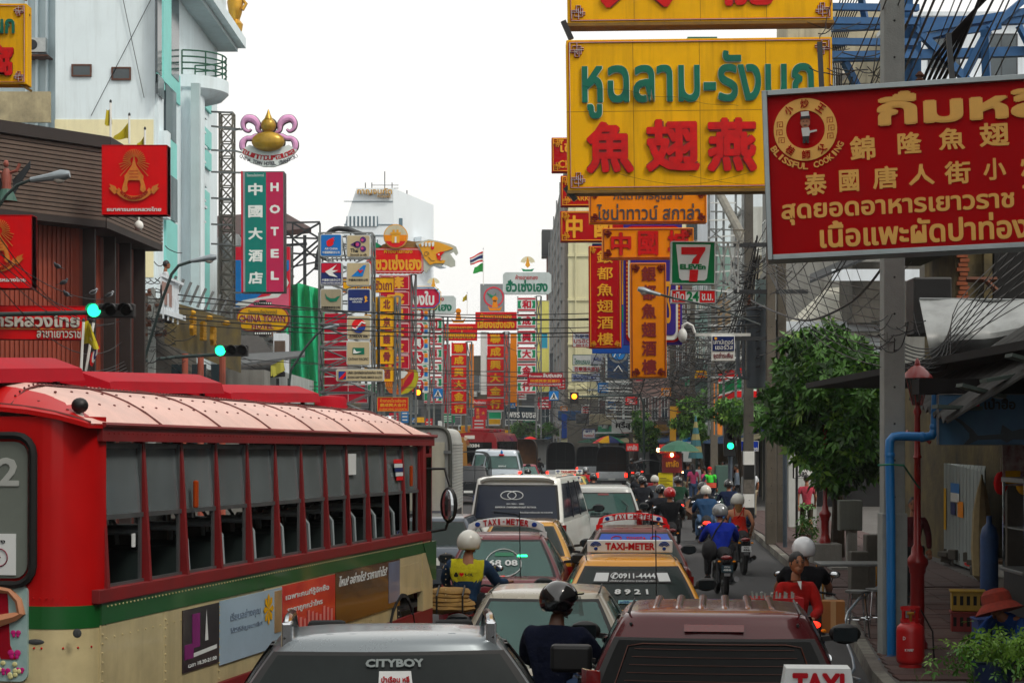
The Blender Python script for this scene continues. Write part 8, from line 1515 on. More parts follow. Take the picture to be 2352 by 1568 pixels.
aw=thing('awning','dark ragged corrugated awning sloping over the right pavement shop','awning',P(2350,900,24));A_=[P(2088,915,26.5),P(2420,708,26.5),P(2460,790,19),P(2175,965,20.5)];g=lambda s,q:(A_[0].lerp(A_[1],s)).lerp(A_[3].lerp(A_[2],s),q)+V((0,0,.03*math.sin(q*60)+.02*mnoise.noise(V((s*9,q*9,0)))))
MB().slab(g,6,80,(0,0,-.03)).build('corrugated_sheet',mat('awning_dark','#191a1a',.85,0,.4,3,c2='#3a3c3a'),aw,world=True)
for i in range(5):MB().box(g(.1+i*.2,.96)+V((0,-.02,.03)),(.5,.3,.04),Matrix.Rotation(random.uniform(-.4,.4),3,'Y')).build('loose_sheet',mat('sheet_grey_green','#3c4a44',.7,0,.3,5),aw,world=True)
MB().bb(A_[3].x,9.5,21.9,22.3,P(0,905,22).z,P(0,870,22).z).build('valance',DARKI,aw,world=True);MB().bb(5.6,10,18.2,35,3.78,3.88).build('shade_roof',DARKI,aw,world=True)  # flat roof slab under the awning, extended to darken the pavement
fl=thing('tarpaulin','grey white plastic sheet flared above the dark awning','tarpaulin',P(2250,800,27.5));g2=lambda s,q:P(2112+300*s+30*q*(1-s),688+4*s+(150-60*s)*q,28-1.2*math.sin(q*2.4)*1.0)+V((0,.05*math.sin(s*14),.02*math.sin(s*9)))
MB().slab(g2,24,10,(0,.02,0)).build('sheet',mat('grey_plastic_sheet','#8c9090',.45,0,.2,1.5,streak=.6),fl,world=True,smooth=True);MB().bar(g2(0,0),g2(1,0),.03,6).build('edge_pole',STEEL,fl,world=True)
dv=MB().bb(.1,.7,-.3,.3,.2,1.1).build('loudspeaker_box',BLK,None,bevel=.03);dv.location=P(2075,800,29);tag(dv,'black box hanging behind the concrete pole above the red lamp','box')
gt=thing('metal_gate','white ribbed metal gate with posters leaning beside the stone wall','gate',(*(P(2215,0,38).x,38),.15));G0,G1=P(2168,0,40),P(2262,0,35.5);gz=P(0,1066,38).z
for i in range(12):
 a,c=G0.lerp(G1,i/12),G0.lerp(G1,(i+.93)/12);MB().add([(a.x,a.y,.2),(c.x,c.y,.2),(c.x+.03,c.y+.02,.2),(a.x+.03,a.y+.02,.2),(a.x,a.y,gz-.01*i),(c.x,c.y,gz-.01*i),(c.x+.03,c.y+.02,gz),(a.x+.03,a.y+.02,gz)],[(0,1,5,4),(2,3,7,6),(4,5,6,7),(0,4,7,3),(1,2,6,5)]).build('panel',mat('gate_grey_white','#8e9896',.6,.1,.12,2,streak=.4),gt,world=True)
for(s,v0,v1,w_,m,nm)in((.02,1120,1215,.06,YEL,'poster_strip'),(.2,1108,1130,.22,SKYB,'poster'),(.2,1130,1150,.22,WHT,'poster'),(.2,1152,1180,.12,NAVY,'poster'),(.38,1150,1186,.14,ORA,'poster'),(.55,1290,1318,.12,R7,'poster')):
 a,c=G0.lerp(G1,s),G0.lerp(G1,s+w_);Ym=a.y;z0,z1=P(0,v1,Ym).z,P(0,v0,Ym).z;z0=max(.25,z0);b=MB();b.v=[(a.x-.02,a.y-.01,z0),(c.x-.02,c.y-.01,z0),(c.x-.02,c.y-.01,z1),(a.x-.02,a.y-.01,z1)];b.f=[(0,1,2,3)];b.build(nm,m,gt,world=True)
sw_=thing('stone_wall','crumbling yellow wall with rubble base beside the gate','wall',(9.3,41,.15));MB().bb(9.6,9.75,35,46,0,4.2).build('plaster',OLD,sw_,world=True)
for i in range(26):MB().box((9.5+random.uniform(-.25,.05),37.5+random.uniform(-2,2.5),.2+random.random()*.25),(random.uniform(.15,.4),random.uniform(.15,.4),random.uniform(.1,.25)),Matrix.Rotation(random.random()*3,3,'Z')).build('stone',CONCD,sw_,world=True,bevel=.02)
fu=thing('folded_umbrella','beige folded umbrella leaning by the white gate','umbrella',(*P(2255,0,34.5).xy,.15));MB().lathe([(.06,.0),(.17,.1),(.2,.6),(.17,1.3),(.09,1.7),(.03,1.9),(.015,2.0)],(0,0,0),9).build('canopy',mat('umbrella_beige','#9a8a64',.9,0,.2,6),fu,smooth=True)
bc=thing('gas_cylinder','tall dark blue gas cylinder beside the food cart','gas cylinder',(*P(2272,0,26.5).xy,.15));MB().lathe([(.13,0),(.13,1.25),(.1,1.38),(.04,1.44),(.04,1.55)],(0,0,0),18).build('tank',mat('cylinder_blue','#143c6c',.5,0,.3,5),bc,smooth=True,sharp=50)
ct=thing('food_cart','dark glass sided food cart under the shark sign','food cart',(7.15,23.4,.15));MB().bb(-.75,1.6,-.5,.5,.25,.95).build('cabinet',mat('cart_dark_steel','#23262a',.35,.6,.3,4,streak=.4),ct,bevel=.02);MB().bb(-.8,1.65,-.55,.55,.95,1.0).build('counter',STEEL,ct,bevel=.01)
for x in(-.75,.1,.9,1.6):
 for y in(-.5,.5):MB().bar((x,y,1.0),(x,y,2.1),.02).build('frame_post',CHROME,ct)
MB().bb(-.78,1.63,-.52,.52,2.1,2.16).build('roof',STEEL,ct);MB().bb(-.74,1.6,-.505,-.5,1.02,1.6).build('glass',mat('cart_glass','#20302e',.05,0,.2,alpha=.5,spec=.8),ct);MB().bb(-.72,1.58,-.45,.45,1.5,1.52).build('shelf',STEEL,ct)
for i in range(9):MB().lathe([(.05,0),(.07,.02),(.07,.12+.05*(i%3)),(.03,.16+.05*(i%3))],(-.6+i*.25,-.25+.2*(i%2),1.0 if i%3 else 1.52),10).build('jar',[mat('jar_red','#7a2014',.3),mat('jar_pale','#9aa49c',.2),mat('jar_amber','#8a5c14',.3)][i%3],ct)
for x in(-.5,1.3):MB().lathe([(.05,-.03),(.13,-.02),(.13,.02),(.05,.03)],(x,-.4,.13),14,Matrix.Rotation(R(90),3,'Y')).build('wheel',RUB,ct)
ph=thing('hanging_poster','glossy food poster hanging at the left end of the cart','poster',P(2328,1115,24.5));a=P(2302,1115,24.5);MB().bb(-.0,.3,-.01,0,0,P(0,1020,24.5).z-a.z).build('print',mat('poster_colours','#c8c0c0',.2,0,.6,9,c2='#7c2c38',coat=1),ph);ph.location=a;MB().bb(.04,.24,-.015,-.011,.03,.2).build('print_detail',YEL,ph)
di=thing('food_shop','dark shop front with grey board behind the food cart','building',(7.75,28,.15));MB().bb(-.2,3,0,.2,0,3.4).build('wall',CONCD,di);MB().bb(1.9,2.1,-9.5,7,0,3.6).build('side_wall',CONCD,di);MB().bb(.0,1.0,-.03,0,2.0,2.8).build('green_board',mat('chalkboard','#1c2c24',.7,0,.3),di);MB().bb(1.1,1.25,-.1,0,0,3.3).build('door_post',mat('old_wood','#5c4020',.8,0,.3,5),di)  # long side wall added to keep sky light out of the shaded shop
CL='goods cluttering the shaded right pavement'
for i,(lb,nm,x,y,z,d,c)in enumerate((('blue plastic basket on the floor under the shark sign','basket',6.35,24.2,.15,(.5,.4,.3),'#1c3c7c'),('green plastic crate behind the orange hat','crate',6.2,22.2,.15,(.45,.35,.28),'#1c5c34'),('red plastic crate stacked beside the food cart','crate',6.3,25.4,.15,(.45,.35,.28),'#7c1c18'),('yellow plastic crate on the red crate','crate',6.3,25.4,.44,(.45,.35,.28),'#9c7c18'),('white foam box near the folded umbrella','box',8.2,30.5,.15,(.6,.4,.4),'#a8a8a0'),('second white foam box deeper in the shade','box',8.7,31.5,.15,(.6,.4,.5),'#9a9a94'),('brown carton against the yellow wall','box',9.1,33.5,.15,(.5,.5,.45),'#6c4c28'),('dark wooden counter inside the food shop','counter',8.4,27.2,.15,(1.2,.5,.9),'#2c2018'),('grey metal shelf behind the food cart','shelf',9.0,26,.15,(.6,.5,1.9),'#3c4044'))):
 m=mat('goods_%d'%i,c,.5,0,.2,5);t=thing(nm,lb,nm,(x,y,z),random.uniform(-.3,.3),group=CL);w_,l_,h_=d
 MB().bb(-w_/2,w_/2,-l_/2,l_/2,0,h_*.94).build('body',m,t,bevel=.015);MB().bb(-w_/2-.02,w_/2+.02,-l_/2-.02,l_/2+.02,h_*.92,h_).build('lid' if nm=='box' else 'rim',m,t,bevel=.008)
 if nm in('crate','basket'):
  for q in range(5):MB().bb(-w_/2+w_*(q+.25)/5,-w_/2+w_*(q+.75)/5,-l_/2-.006,-l_/2,h_*.3,h_*.75).build('slot',DARKI,t)
for i in range(9):
 x=6.6+i*.3;t=thing('hanging_bag','snack bag hanging from the shop eave, %s from the blue pipe'%['first','second','third','fourth','fifth','sixth','seventh','eighth','ninth'][i],'bag',(x,24.8,2.35),random.uniform(-.6,.6),group='snack bags hanging under the awning');MB().ell((0,0,-.14),(.1,.05,.16),10,6).build('bag',[R7,YEL,WHT,mat('bag_green','#2c6c3c',.3),ORA][i%5],t,smooth=True);MB().bar((0,0,0),(0,0,.2),.006,3).build('string',WSTEEL,t)
sx_,sy_=(1540-CX)/F*66,66;cs_=thing('roast_chestnut_stall','chestnut stall with dark red sign, yellow menu board and green umbrella','stall',(sx_,sy_,.15));z=lambda v:P(0,v,66).z-.15;X_=lambda u:(u-CX)/F*66-sx_
MB().bb(X_(1512),X_(1545),-.05,0,z(1141),z(1085)).build('menu_board',sgn('menu_yellow','#c8b820',streak=.05),cs_);b=MB()
for i in range(11):b.bb(X_(1515),X_(1515)+.35*(.7+.3*((i*7)%3)),-.06,-.051,z(1098+i*3.4),z(1097+i*3.4))
b.build('menu_lines',BLKP,cs_);MB().bb(X_(1520),X_(1566),-.1,-.02,z(1085),z(1040)).build('sign_panel',mat('stall_sign_red','#6c0c0c',.4,0,.1),cs_);MB().text('เกาลัด',X_(1529),X_(1558),z(1072),z(1056),-.105,.02,.03).build('sign_lettering',GOLDP,cs_);MB().text('คั่วด้วยเครื่อง 20',X_(1524),X_(1560),z(1051),z(1044),-.105,.02,.01).build('sign_lettering',R7,cs_);MB().ell((X_(1542),-.2,z(1044)),(.06,.06,.07),12,8).build('light_bulb',BULB,cs_);MB().ell((X_(1567),-.2,z(1084)),(.03,.03,.03),8,6).build('light_bulb',BULB,cs_)
b=MB();b.lathe([(.78,0),(.52,.22),(.25,.34),(.0,.4)],(X_(1560),.2,z(1036)),10);b.build('umbrella',mat('umbrella_green','#2c5c48',.8,0,.2,3),cs_);MB().bar((X_(1560),.2,0),(X_(1560),.2,z(1015)),.025,6).build('umbrella_pole',STEEL,cs_)
for u in(1516,1568):MB().bar((X_(u),0,0),(X_(u),0,z(1040)),.025).build('frame_post',DSTEEL,cs_)
MB().bb(X_(1546),X_(1575),-.3,.3,0,.85).build('counter',STEEL,cs_);MB().lathe([(.15,0),(.15,.5),(.05,.6)],(X_(1548),-.45,0),12).build('gas_bottle',GRD,cs_)
S=plate('red neon lit sign reading chestnut in Thai',84,(1437,1017,1467,1036),mat('neon_red_panel','#c01410',.4,0,.05,emit=.35),[('เกาลัด',(1441,1021,1463,1033),WHT,.04)],BLK);S=plate('second red chestnut stall banner with bulb at its left end',72,(1514,1020,1552,1042),mat('banner_red','#a01010',.6,0,.1),[('เกาลัด',(1526,1027,1548,1038),YEL,.03)]);bo=MB().ell((0,0,0),(.07,.07,.08),10,8).build('light_bulb',BULB,None);bo.location=P(1512,1033,71.6);tag(bo,'glowing bulb at the left end of the chestnut banner','light bulb')
def parasol(label,u,v,Y,r,cols,h=2.2,lower=None):
 p=P(u,v,Y);t=thing('umbrella',label,'umbrella',(p.x,Y,.14));n=len(cols)*2
 for i in range(n):
  a0,a1=2*math.pi*i/n,2*math.pi*(i+1)/n;f=lambda s,q:V((r*q*math.cos(a0+(a1-a0)*s),r*q*math.sin(a0+(a1-a0)*s),p.z-.14-.45*r*q**1.6));MB().slab(f,3,4,(0,0,-.01)).build('gore',cols[i%len(cols)],t,smooth=True)
 MB().bar((0,0,0),(0,0,p.z),.03,6).build('pole',STEEL,t)
parasol('rainbow coloured market umbrella above the grey pickup',1398,1000,125,1.1,[R7,YEL,NAVY,GRN]);parasol('small red umbrella in the far traffic',1218,1002,150,.8,[R7,REDB])
ub=thing('hanging_umbrella','closed blue green striped parasol hanging beside the pole','umbrella',P(1598,1052,72));
for i in range(7):MB().lathe([(.30-i*.04,i*.24),(.26-i*.04,(i+1)*.24-.01)],(0,0,0),8).build('stripe',[mat('stripe_teal','#2c6068',.8),mat('stripe_tan','#8a8050',.8)][i%2],ub)
ob=MB().bb(-.18,.18,0,.05,0,1.9).build('orange_banner',mat('banner_orange','#d0781c',.8,0,.15,3),None);ob.location=P(1651,998,68)+V((0,0,0));tag(ob,'orange vertical banner above the sidewalk beyond the pole','banner');yb_=MB().bb(-.13,.13,0,.1,0,1.5).build('yellow_banner',mat('banner_yellow','#d09820',.8,0,.1,3),None);yb_.location=P(1546,1012,80);tag(yb_,'narrow yellow banner left of the round street tree','banner')
wp=plate('white and blue poster board behind the stall',80,(1566,990,1588,1060),WHT);MB().bb(wp.x(1567),wp.x(1587),-.09,-.08,wp.z(1014),wp.z(992)).build('blue_print',SKYB,wp.root)
gcab=thing('electrical_cabinet','green grey street cabinet behind the sweeper','cabinet',(*P(1657,0,70).xy,.15));MB().bb(-.25,.25,-.2,.2,0,1.7).build('box',mat('cabinet_green','#3c5850',.6,.1,.15,streak=.3),gcab,bevel=.02);MB().bb(-.22,.22,-.21,-.2,.1,1.6).build('door',mat('cabinet_green'),gcab)
wsl=thing('white_wall_panel','white wall strip and pavement sign behind the pole with red round sign','wall',(*P(1838,0,56).xy,.15));MB().bb(-.35,.5,0,.2,0,2.7).build('panel',WALLS[2],wsl);S=plate('white plate with red and blue roundel half hidden by the tree',50,(1822,1040,1868,1098),WHT,[('เวลา',(1830,1083,1852,1094),BLKP)],BLKP);S.polys(ring(1846,1050,13,18,20),R7,'ring',.006);S.poly(disc(1846,1050,13,20),NAVY,'roundel',.006)
# ---------------------------------------------------------------- left side middle distance
def quadslab(parent,pts,m,nm,off=(0,.15,0)):a=[P(*q)for q in pts];return MB().slab(lambda s,t_:a[0].lerp(a[1],s).lerp(a[3].lerp(a[2],s),t_),4,4,off).build(nm,m,parent,world=True)
gs=thing('shop_board','slanted bronze shop board with gilded characters behind the second signal','sign',P(460,850,54));quadslab(gs,[(378,788,52),(552,856,58),(552,738,58),(378,688,52)],mat('bronze_board','#3c382c',.6,.2,.4,1.5,streak=.4,c2='#6a5a24'),'board')
B0,B1=P(425,0,53.2),P(495,0,55.6);an=math.atan2(B1.y-B0.y,B1.x-B0.x);Mx=Matrix.Rotation(an,3,'Z')
for i,ch in enumerate('福嘉樓'):
 vs,fs=textgeo(ch,.03,2);c0_=B0.lerp(B1,i/3);z0=P(0,774+i*8,54).z;MB().add([tuple(Mx@V((p[0]*.3,-.12-p[2]*.12,0))+V((c0_.x,c0_.y,z0+p[1]*.58)))for p in vs],fs).build('gilded_character',GOLD,gs,world=True)
for i in range(4):MB().ell(P(400+i*40,706+i*12,52.8+i*1.2),(.13,.03,.08),10,6).build('gilded_ornament',GOLD,gs,world=True)
bl=thing('balcony','white balustrade balcony with the man looking out','balcony',P(388,715,49));quadslab(bl,[(368,708,47),(410,727,50),(410,650,50),(368,632,47)],VW,'panel',(0,.08,0));quadslab(bl,[(366,720,47),(414,735,50),(414,724,50),(366,708,47)],VW,'lower_ledge',(.1,.3,0));quadslab(bl,[(366,634,47),(414,654,50),(414,648,50),(366,628,47)],VW,'handrail',(.05,.25,0));quadslab(bl,[(372,696,46.9),(406,712,49.9),(406,660,49.9),(372,645,46.9)],WALLS[6],'inset',(0,.03,0))
for i in range(4):MB().box(P(375+i*11,700+i*5,47+i*.8),(.04,.04,.7)).build('baluster',VW,bl,world=True)
hb_=thing('shop_building','dark two storey shop with orange pillars under the gilded board','building',P(460,1012,54)*1.0);hb_.location.z=.14;MB().bb(-10.2,-7.9,58.6,60,0,P(0,850,59).z).build('wall',WALLS[1],hb_,world=True);MB().bb(-12.4,-10.3,52,60,0,P(0,700,56).z).build('upper_wall',CONCD,hb_,world=True)
for u in(425,461,511):MB().bar((*P(u,0,52.6).xy,0),(*P(u,0,52.6).xy,P(0,812,52.6).z),.09,10).build('pillar',mat('pillar_orange','#9c4c38',.7,0,.15),hb_,world=True)
for u in(395,442,486):MB().bb(P(u,0,53.4).x,P(u,0,53.4).x+.4,53.3,53.45,2,5.0).build('window',WING,hb_,world=True)
rf_=thing('tiled_roof_shop','old shop with dark sagging tile roof beside the green netting','building',P(580,1012,70));rf_.location.z=.14;MB().bb(P(545,0,68).x,P(640,0,68).x,68,80,0,P(0,850,68).z).build('wall',WALLS[7],rf_,world=True);quadslab(rf_,[(545,862,66),(655,855,66),(600,770,72),(545,770,72)],TILER,'roof',(0,0,-.15));quadslab(rf_,[(548,836,65),(700,815,65),(700,805,67),(560,812,67)],AWN[1],'canopy',(0,0,-.08))
MB().bb(P(628,0,72).x,P(657,0,72).x,72,73,P(0,880,72).z,P(0,765,72).z).build('white_wing',VW,rf_,world=True)
for i in range(8):MB().box(P(632+i*3,800,71.8),(.06,.1,.6)).build('louver',WALLS[5],rf_,world=True)
for i in range(5):MB().bar((*P(560+i*26,0,65.5).xy,.2),(*P(560+i*26,0,65.5).xy,5),.07).build('post',DSTEEL,rf_,world=True)
sh_=thing('rooftop_shed','dark steel rooftop shed on posts behind the green hotel sign','shed',P(600,700,100));quadslab(sh_,[(482,548,100),(715,523,100),(650,486,106),(482,497,106)],mat('dark_red_roof','#3c2420',.7,.2,.3,3),'roof',(0,0,-.3))
for u in(490,530,632,700):MB().bar(P(u,540,101),P(u,760,101),.12).build('post',DSTEEL,sh_,world=True)
MB().bar(P(485,575,101),P(705,560,101),.1).bar(P(485,600,101),P(640,596,101),.08).build('beam',DSTEEL,sh_,world=True);MB().bb(P(484,0,102).x,P(645,0,102).x,102,110,0,P(0,640,102).z).build('house_wall',WALLS[7],sh_,world=True)
fr_=thing('sign_scaffold','rusty steel scaffold linking hotel sign and airline boxes','scaffold',P(690,700,86))
for a_ in((634,530,634,700),(672,512,672,700),(735,512,735,700),(634,512,735,510),(634,545,735,548),(634,580,735,585),(634,620,735,600),(634,512,672,545),(672,512,735,548),(735,512,672,548),(672,548,735,600),(735,548,672,600),(634,650,735,560),(640,690,735,605)):MB().bar(P(a_[0],a_[1],86),P(a_[2],a_[3],86.3),.055).build('steel_tube',DSTEEL,fr_,world=True)
arch_=thing('arched_sign_frame','curved dark steel arch frame behind the blue airline box','frame',P(780,600,90));MB().tube([P(728+50*(1-math.cos(R(i*10))),620-95*math.sin(R(i*10)),90)for i in range(10)]+[P(800+i*8,527+i*3,90)for i in range(6)],.14,6).build('arch',DSTEEL,arch_,world=True)
for i in range(8):MB().bar(P(745+i*10,560-i*4,90),P(755+i*10,600,90),.05).build('strut',DSTEEL,arch_,world=True)
gn=thing('scaffold_netting','green scaffold netting draped over a building left of the airline boxes','netting',P(690,1012,82));gn.location.z=.14
def net(s,q):u0=636+14*q;u1=762-20*q**1.4;return P(u0+(u1-u0)*s,1010-(1010-(650+26*abs(s-.4)))*q,82+.35*math.sin(s*22+q*3)+.3*mnoise.noise(V((s*5,q*6,0))))
MB().slab(net,60,30,(0,.05,0)).build('net',mat('net_green','#1cc084',.75,0,.25,1.2,.5,25,streak=.3),gn,world=True,smooth=True);MB().bb(P(640,0,84).x,P(720,0,84).x,83.5,84,0,P(0,680,84).z).build('hidden_wall',CONCD,gn,world=True)
pn=thing('pennant_flag','yellow green pennant hanging near the netting foot','flag',P(633,840,64));MB().add([P(622,838,64),P(650,826,64),P(655,850,64.1),P(628,866,64)],[(0,1,2,3)]).slab(lambda s,q:P(622+30*s,838-12*s+26*q,64+.05*math.sin(s*6)),4,2,(0,.01,0)).build('cloth',mat('pennant_yellow','#a8a43c',.8),pn,world=True);MB().bar(P(622,838,64),P(655,822,64),.02).build('staff',STEEL,pn,world=True)
cr5=thing('crimson_hoarding','crimson hoarding behind the steel frame under the airline boxes','hoarding',P(765,1000,70));MB().bb(P(745,0,70).x,P(798,0,70).x,70,70.2,P(0,1000,70).z,P(0,720,70).z).build('panel',CRIM,cr5,world=True)
for i in range(9):MB().bar(P(740,745+i*20,69.7),P(850,742+i*20,69.7),.035).build('rail',WSTEEL,cr5,world=True)
sp=thing('steel_spikes','row of slanted steel channel brackets above the gilded board','bracket',P(450,700,55))
for i in range(8):MB().bar(P(385+i*17,682+i*6,54+i),P(405+i*17,634+i*7,54+i),.05).build('channel',STEEL,sp,world=True)
def flag(label,top,bot,cols,pts,Y,nm='flag',group=None):
 t=thing(nm,label,'flag',P(*bot,Y),group=group);MB().bar(P(*bot,Y),P(*top,Y),.025,6).build('flagpole',WHITE,t,world=True);MB().ell(P(top[0],top[1]-2,Y),(.028,.028,.05),8,6).build('finial',DSTEEL,t,world=True)
 n=len(cols)
 for i,m in enumerate(cols):
  f=lambda s,q:P(*[(pts[0][k]*(1-s)+pts[1][k]*s)*(1-(i+q)/n)+(pts[3][k]*(1-s)+pts[2][k]*s)*((i+q)/n)for k in(0,1)],Y)+V((0,.12*math.sin(s*5+i*.3),.04*math.sin(s*6)))
  MB().slab(f,8,2,(0,.01,0)).build('cloth',m,t,world=True,smooth=True)
 return t
FY=mat('flag_yellow','#b8a80c',.8,0,.15,4);GF='yellow flags on the bank roof'
flag('left yellow flag furled on the bank roof',(254,236),(254,320),[FY],[(254,248),(247,252),(243,286),(258,288)],40,group=GF);flag('middle yellow flag flying open on the bank roof',(297,266),(297,330),[FY],[(298,278),(266,312),(262,318),(298,320)],40.5,group=GF);flag('right yellow flag half hidden on the bank roof',(333,298),(333,335),[FY],[(334,306),(318,330),(316,336),(334,336)],41,group=GF)
flag('yellow royal flag hanging by the bank fascia',(192,738),(186,850),[FY,FY,FY],[(194,740),(210,742),(230,800),(188,790)],33);flag('national flag below the yellow flag near the bus roof',(215,740),(196,860),[R7,WHT,NAVY,WHT,R7],[(222,796),(232,800),(212,840),(206,810)],33.3)
flag('striped national flag on the mast above the gold shop signs',(1110,573),(1110,655),[R7,WHT,NAVY,NAVY,WHT,R7],[(1109,577),(1079,592),(1080,608),(1109,601)],132);flag('green flag under the national flag',(1110.5,603),(1110.5,655),[mat('flag_green','#1c9c3c',.8)],[(1110,603),(1090,614),(1086,628),(1109,624)],132.1);flag('small yellow flag between the white gold shop signs',(1073,674),(1073,722),[FY],[(1073,676),(1064,682),(1062,692),(1072,690)],132)
for i,(u,v)in enumerate(((132,616),(146,653),(153,680),(214,676),(251,682))):
 t=thing('pigeon','pigeon perched on the left overhead wires, %s'%['highest one','second from the top','beneath the second bird','pale one at the middle','rightmost pale one'][i],'bird',P(u,v+3,30));t.scale=(.62,)*3;t.rotation_euler.z=[1.2,-1.4,1.0,-1.2,-1.5][i];gm=mat('pigeon_grey','#4c5058',.8,0,.4,20)if i<3 else mat('pigeon_pale','#9a9ea4',.8,0,.4,20)
 MB().ell((0,0,.09),(.05,.11,.06),12,8,Matrix.Rotation(.4,3,'X')).ell((0,.09,.17),(.028,.035,.032),10,8).bar((0,.12,.17),(0,.145,.165),.007,4,.002).build('body',gm,t,smooth=True);MB().slab(lambda s,q:V(((2*s-1)*.03,-.09-.12*q,.06-.05*q)),2,1,(0,0,-.01)).build('tail',DSTEEL,t)
 for s in(-1,1):MB().ell((s*.045,-.01,.1),(.012,.09,.04),8,6,Matrix.Rotation(.4,3,'X')).build('wing',DSTEEL,t,smooth=True);MB().bar((s*.018,.02,.05),(s*.018,.02,0),.005,3).build('leg',RUST,t)
gd_=thing('garuda_statue','painted winged figure emblem mounted on the brown slats at the left edge','statue',P(15,450,33.5));MB().tube([(0,0,0),(0,0,.2),(0,0,.38),(0,-.02,.5)],.08,10,[.1,.08,.1,.04]).ell((0,-.03,.58),(.05,.06,.07),10,8).build('body',mat('garuda_red','#8a4638',.6),gd_,smooth=True)
for s in(-1,1):MB().slab(lambda a,q:V((s*(.1+.32*a),.05,.3+.35*a-.3*q*(1-a*.6))),5,2,(0,.03,0)).build('wing',mat('garuda_dark','#20262a',.7),gd_);MB().tube([(s*.08,-.03,.42),(s*.2,-.06,.45),(s*.26,-.06,.58)],.03,6).build('arm',mat('garuda_red'),gd_)
MB().lathe([(.2,-.1),(.16,.0),(.1,.12)],(0,0,0),10).build('skirt',mat('garuda_green','#2c5448',.6),gd_)
# ---------------------------------------------------------------- blue truss, scaffolds and wires at upper right
tr_=thing('blue_steel_truss','blue steel truss carrying the yellow signs over the right pavement','truss',P(2150,200,36))
for a_ in((1911,62,2352,45,.13),(1911,132,2400,118,.13),(2087,-20,2087,200,.12),(2105,40,2105,240,.13),(2105,68,2270,235,.1),(2270,70,2180,240,.1),(2300,60,2105,90,.08),(2262,68,2268,240,.11),(1940,142,1998,260,.09),(2105,70,2400,20,.1),(1975,-20,1990,60,.08),(2270,68,2400,-40,.09),(2105,92,2290,40,.07),(2340,60,2400,180,.07)):MB().bar(P(a_[0],a_[1],36),P(a_[2],a_[3],36.3),a_[4]).build('beam',BSTEEL,tr_,world=True)
sc_r=thing('sign_scaffold','white and grey scaffold behind the convenience store sign','scaffold',P(1660,600,58))
rnd=random.Random(9)
for u in(1628,1645,1662,1690,1706,1725):MB().bar(P(u,440,58),P(u,1000,58),.05).build('upright',STEEL,sc_r,world=True)
for i in range(22):v=446+i*20;MB().bar(P(1625+rnd.random()*8,v,57.9),P(1690+rnd.random()*40,v+rnd.uniform(-8,8),57.9),.03).build('rail',WSTEEL if i%2 else STEEL,sc_r,world=True)
for i in range(16):v=446+i*26;u0,u1=rnd.choice([(1628,1662),(1645,1690),(1690,1725)]);MB().bar(P(u0,v,57.8),P(u1,v+28*rnd.choice([-1,1]),57.8),.028).build('brace',STEEL,sc_r,world=True)
MB().bar(P(1650,440,57),P(1735,600,50),.13,8).build('inclined_strut',mat('weathered_steel'),sc_r,world=True)
_wn={}
_cw='black,thin,taut,slack,grey,dusty,sagging,loose,straight,worn,slender,twisted'.split(',')
def wire(pts,r=.014,label=None,n=18,sag=0,group='overhead power and phone cables'):
 a,b_=V(pts[0]),V(pts[-1])
 if len(pts)==2:q=[a.lerp(b_,i/n)-V((0,0,sag*4*(i/n)*(1-i/n)))for i in range(n+1)]
 else:
  q=[];P_=[V(p)for p in pts]
  for i in range(len(P_)-1):
   p0,p1,p2,p3=P_[max(0,i-1)],P_[i],P_[i+1],P_[min(len(P_)-1,i+2)]
   for k in range(6):t=k/6;q.append(.5*((2*p1)+(p2-p0)*t+(2*p0-5*p1+4*p2-p3)*t*t+(3*p1-p0-3*p2+p3)*t**3))
  q.append(P_[-1])
 if q[0].y<34 or q[-1].y<34:r*=.6
 o=MB().tube([p-q[0]for p in q],r,4,cap=False).build('overhead_cable',CABLE,None,smooth=True);o.location=q[0];tag(o,label or 'thin black overhead cable strung above the street between poles','cable',group);return o
LW='thin black cable crossing the whole street at hotel sign height'
for i,(v0,v1)in enumerate(((704,690),(722,700),(736,722),(744,735),(757,741),(690,716))):wire([P(340+i*3,v0-20,50),P(1745,v1+10,47)],.012+.006*(i%2),LW,30,.35,group='cables crossing the street')
for i,(u0,v0,u1,v1)in enumerate(((-30,560,312,660),(-30,575,312,675),(-30,590,312,690),(-30,540,340,680),(-30,500,310,655),(-30,620,345,690))):wire([P(u0,v0,24),P(u1,v1,48)],.014,'sagging black cable in front of the bank on the left',20,.5+.15*i,group='cables in front of the bank')
for i in range(9):wire([P(350,700+i*14,50),P(745+i*3,880+i*8,84)],.014,'black cable running down from the left poles toward the netting',14,.4+.05*i,group='cables behind the red roof pods')
for i in range(7):wire([P(150+i*10,850,30),P(340,780+i*10,48)],.012,'thin cable low over the bus roof at left',10,.3,group='cables in front of the bank')
poles=[(4.62,22.7),(6.62,47),(7.7,70),(8.35,85),(8.7,100),(7.9,122)]
for k in range(14):
 dx,z=random.uniform(-.8,.8),random.choice([4.9,5.2,5.6,6.0,6.6,7.2,7.9,8.8])
 for(xa,ya),(xb,yb)in zip(poles,poles[1:]):
  if random.random()<.8:wire([(xa+dx,ya,z+random.uniform(-.1,.1)),(xb+dx*.8,yb,z-.15+random.uniform(-.1,.1))],random.choice([.012,.016,.022]),None,12,random.uniform(.15,.5))
for k in range(16):wire([P(2050+k*22+random.uniform(-6,6),-30,21.5+.25*k),P(1880+k*17+random.uniform(-8,8),420+random.uniform(-10,40),38)],random.choice([.014,.02,.03]),'steep black cable slanting behind the red billboard',10,random.uniform(-.1,.2),group='steep cables at upper right')
for k in range(5):wire([P(2262+k*7,-30,25),P(2195-k*12,130,26),P(2128-k*6,250,27)],.05,'thick black cable in the bundle at upper right',10,group='thick cable bundle at upper right')
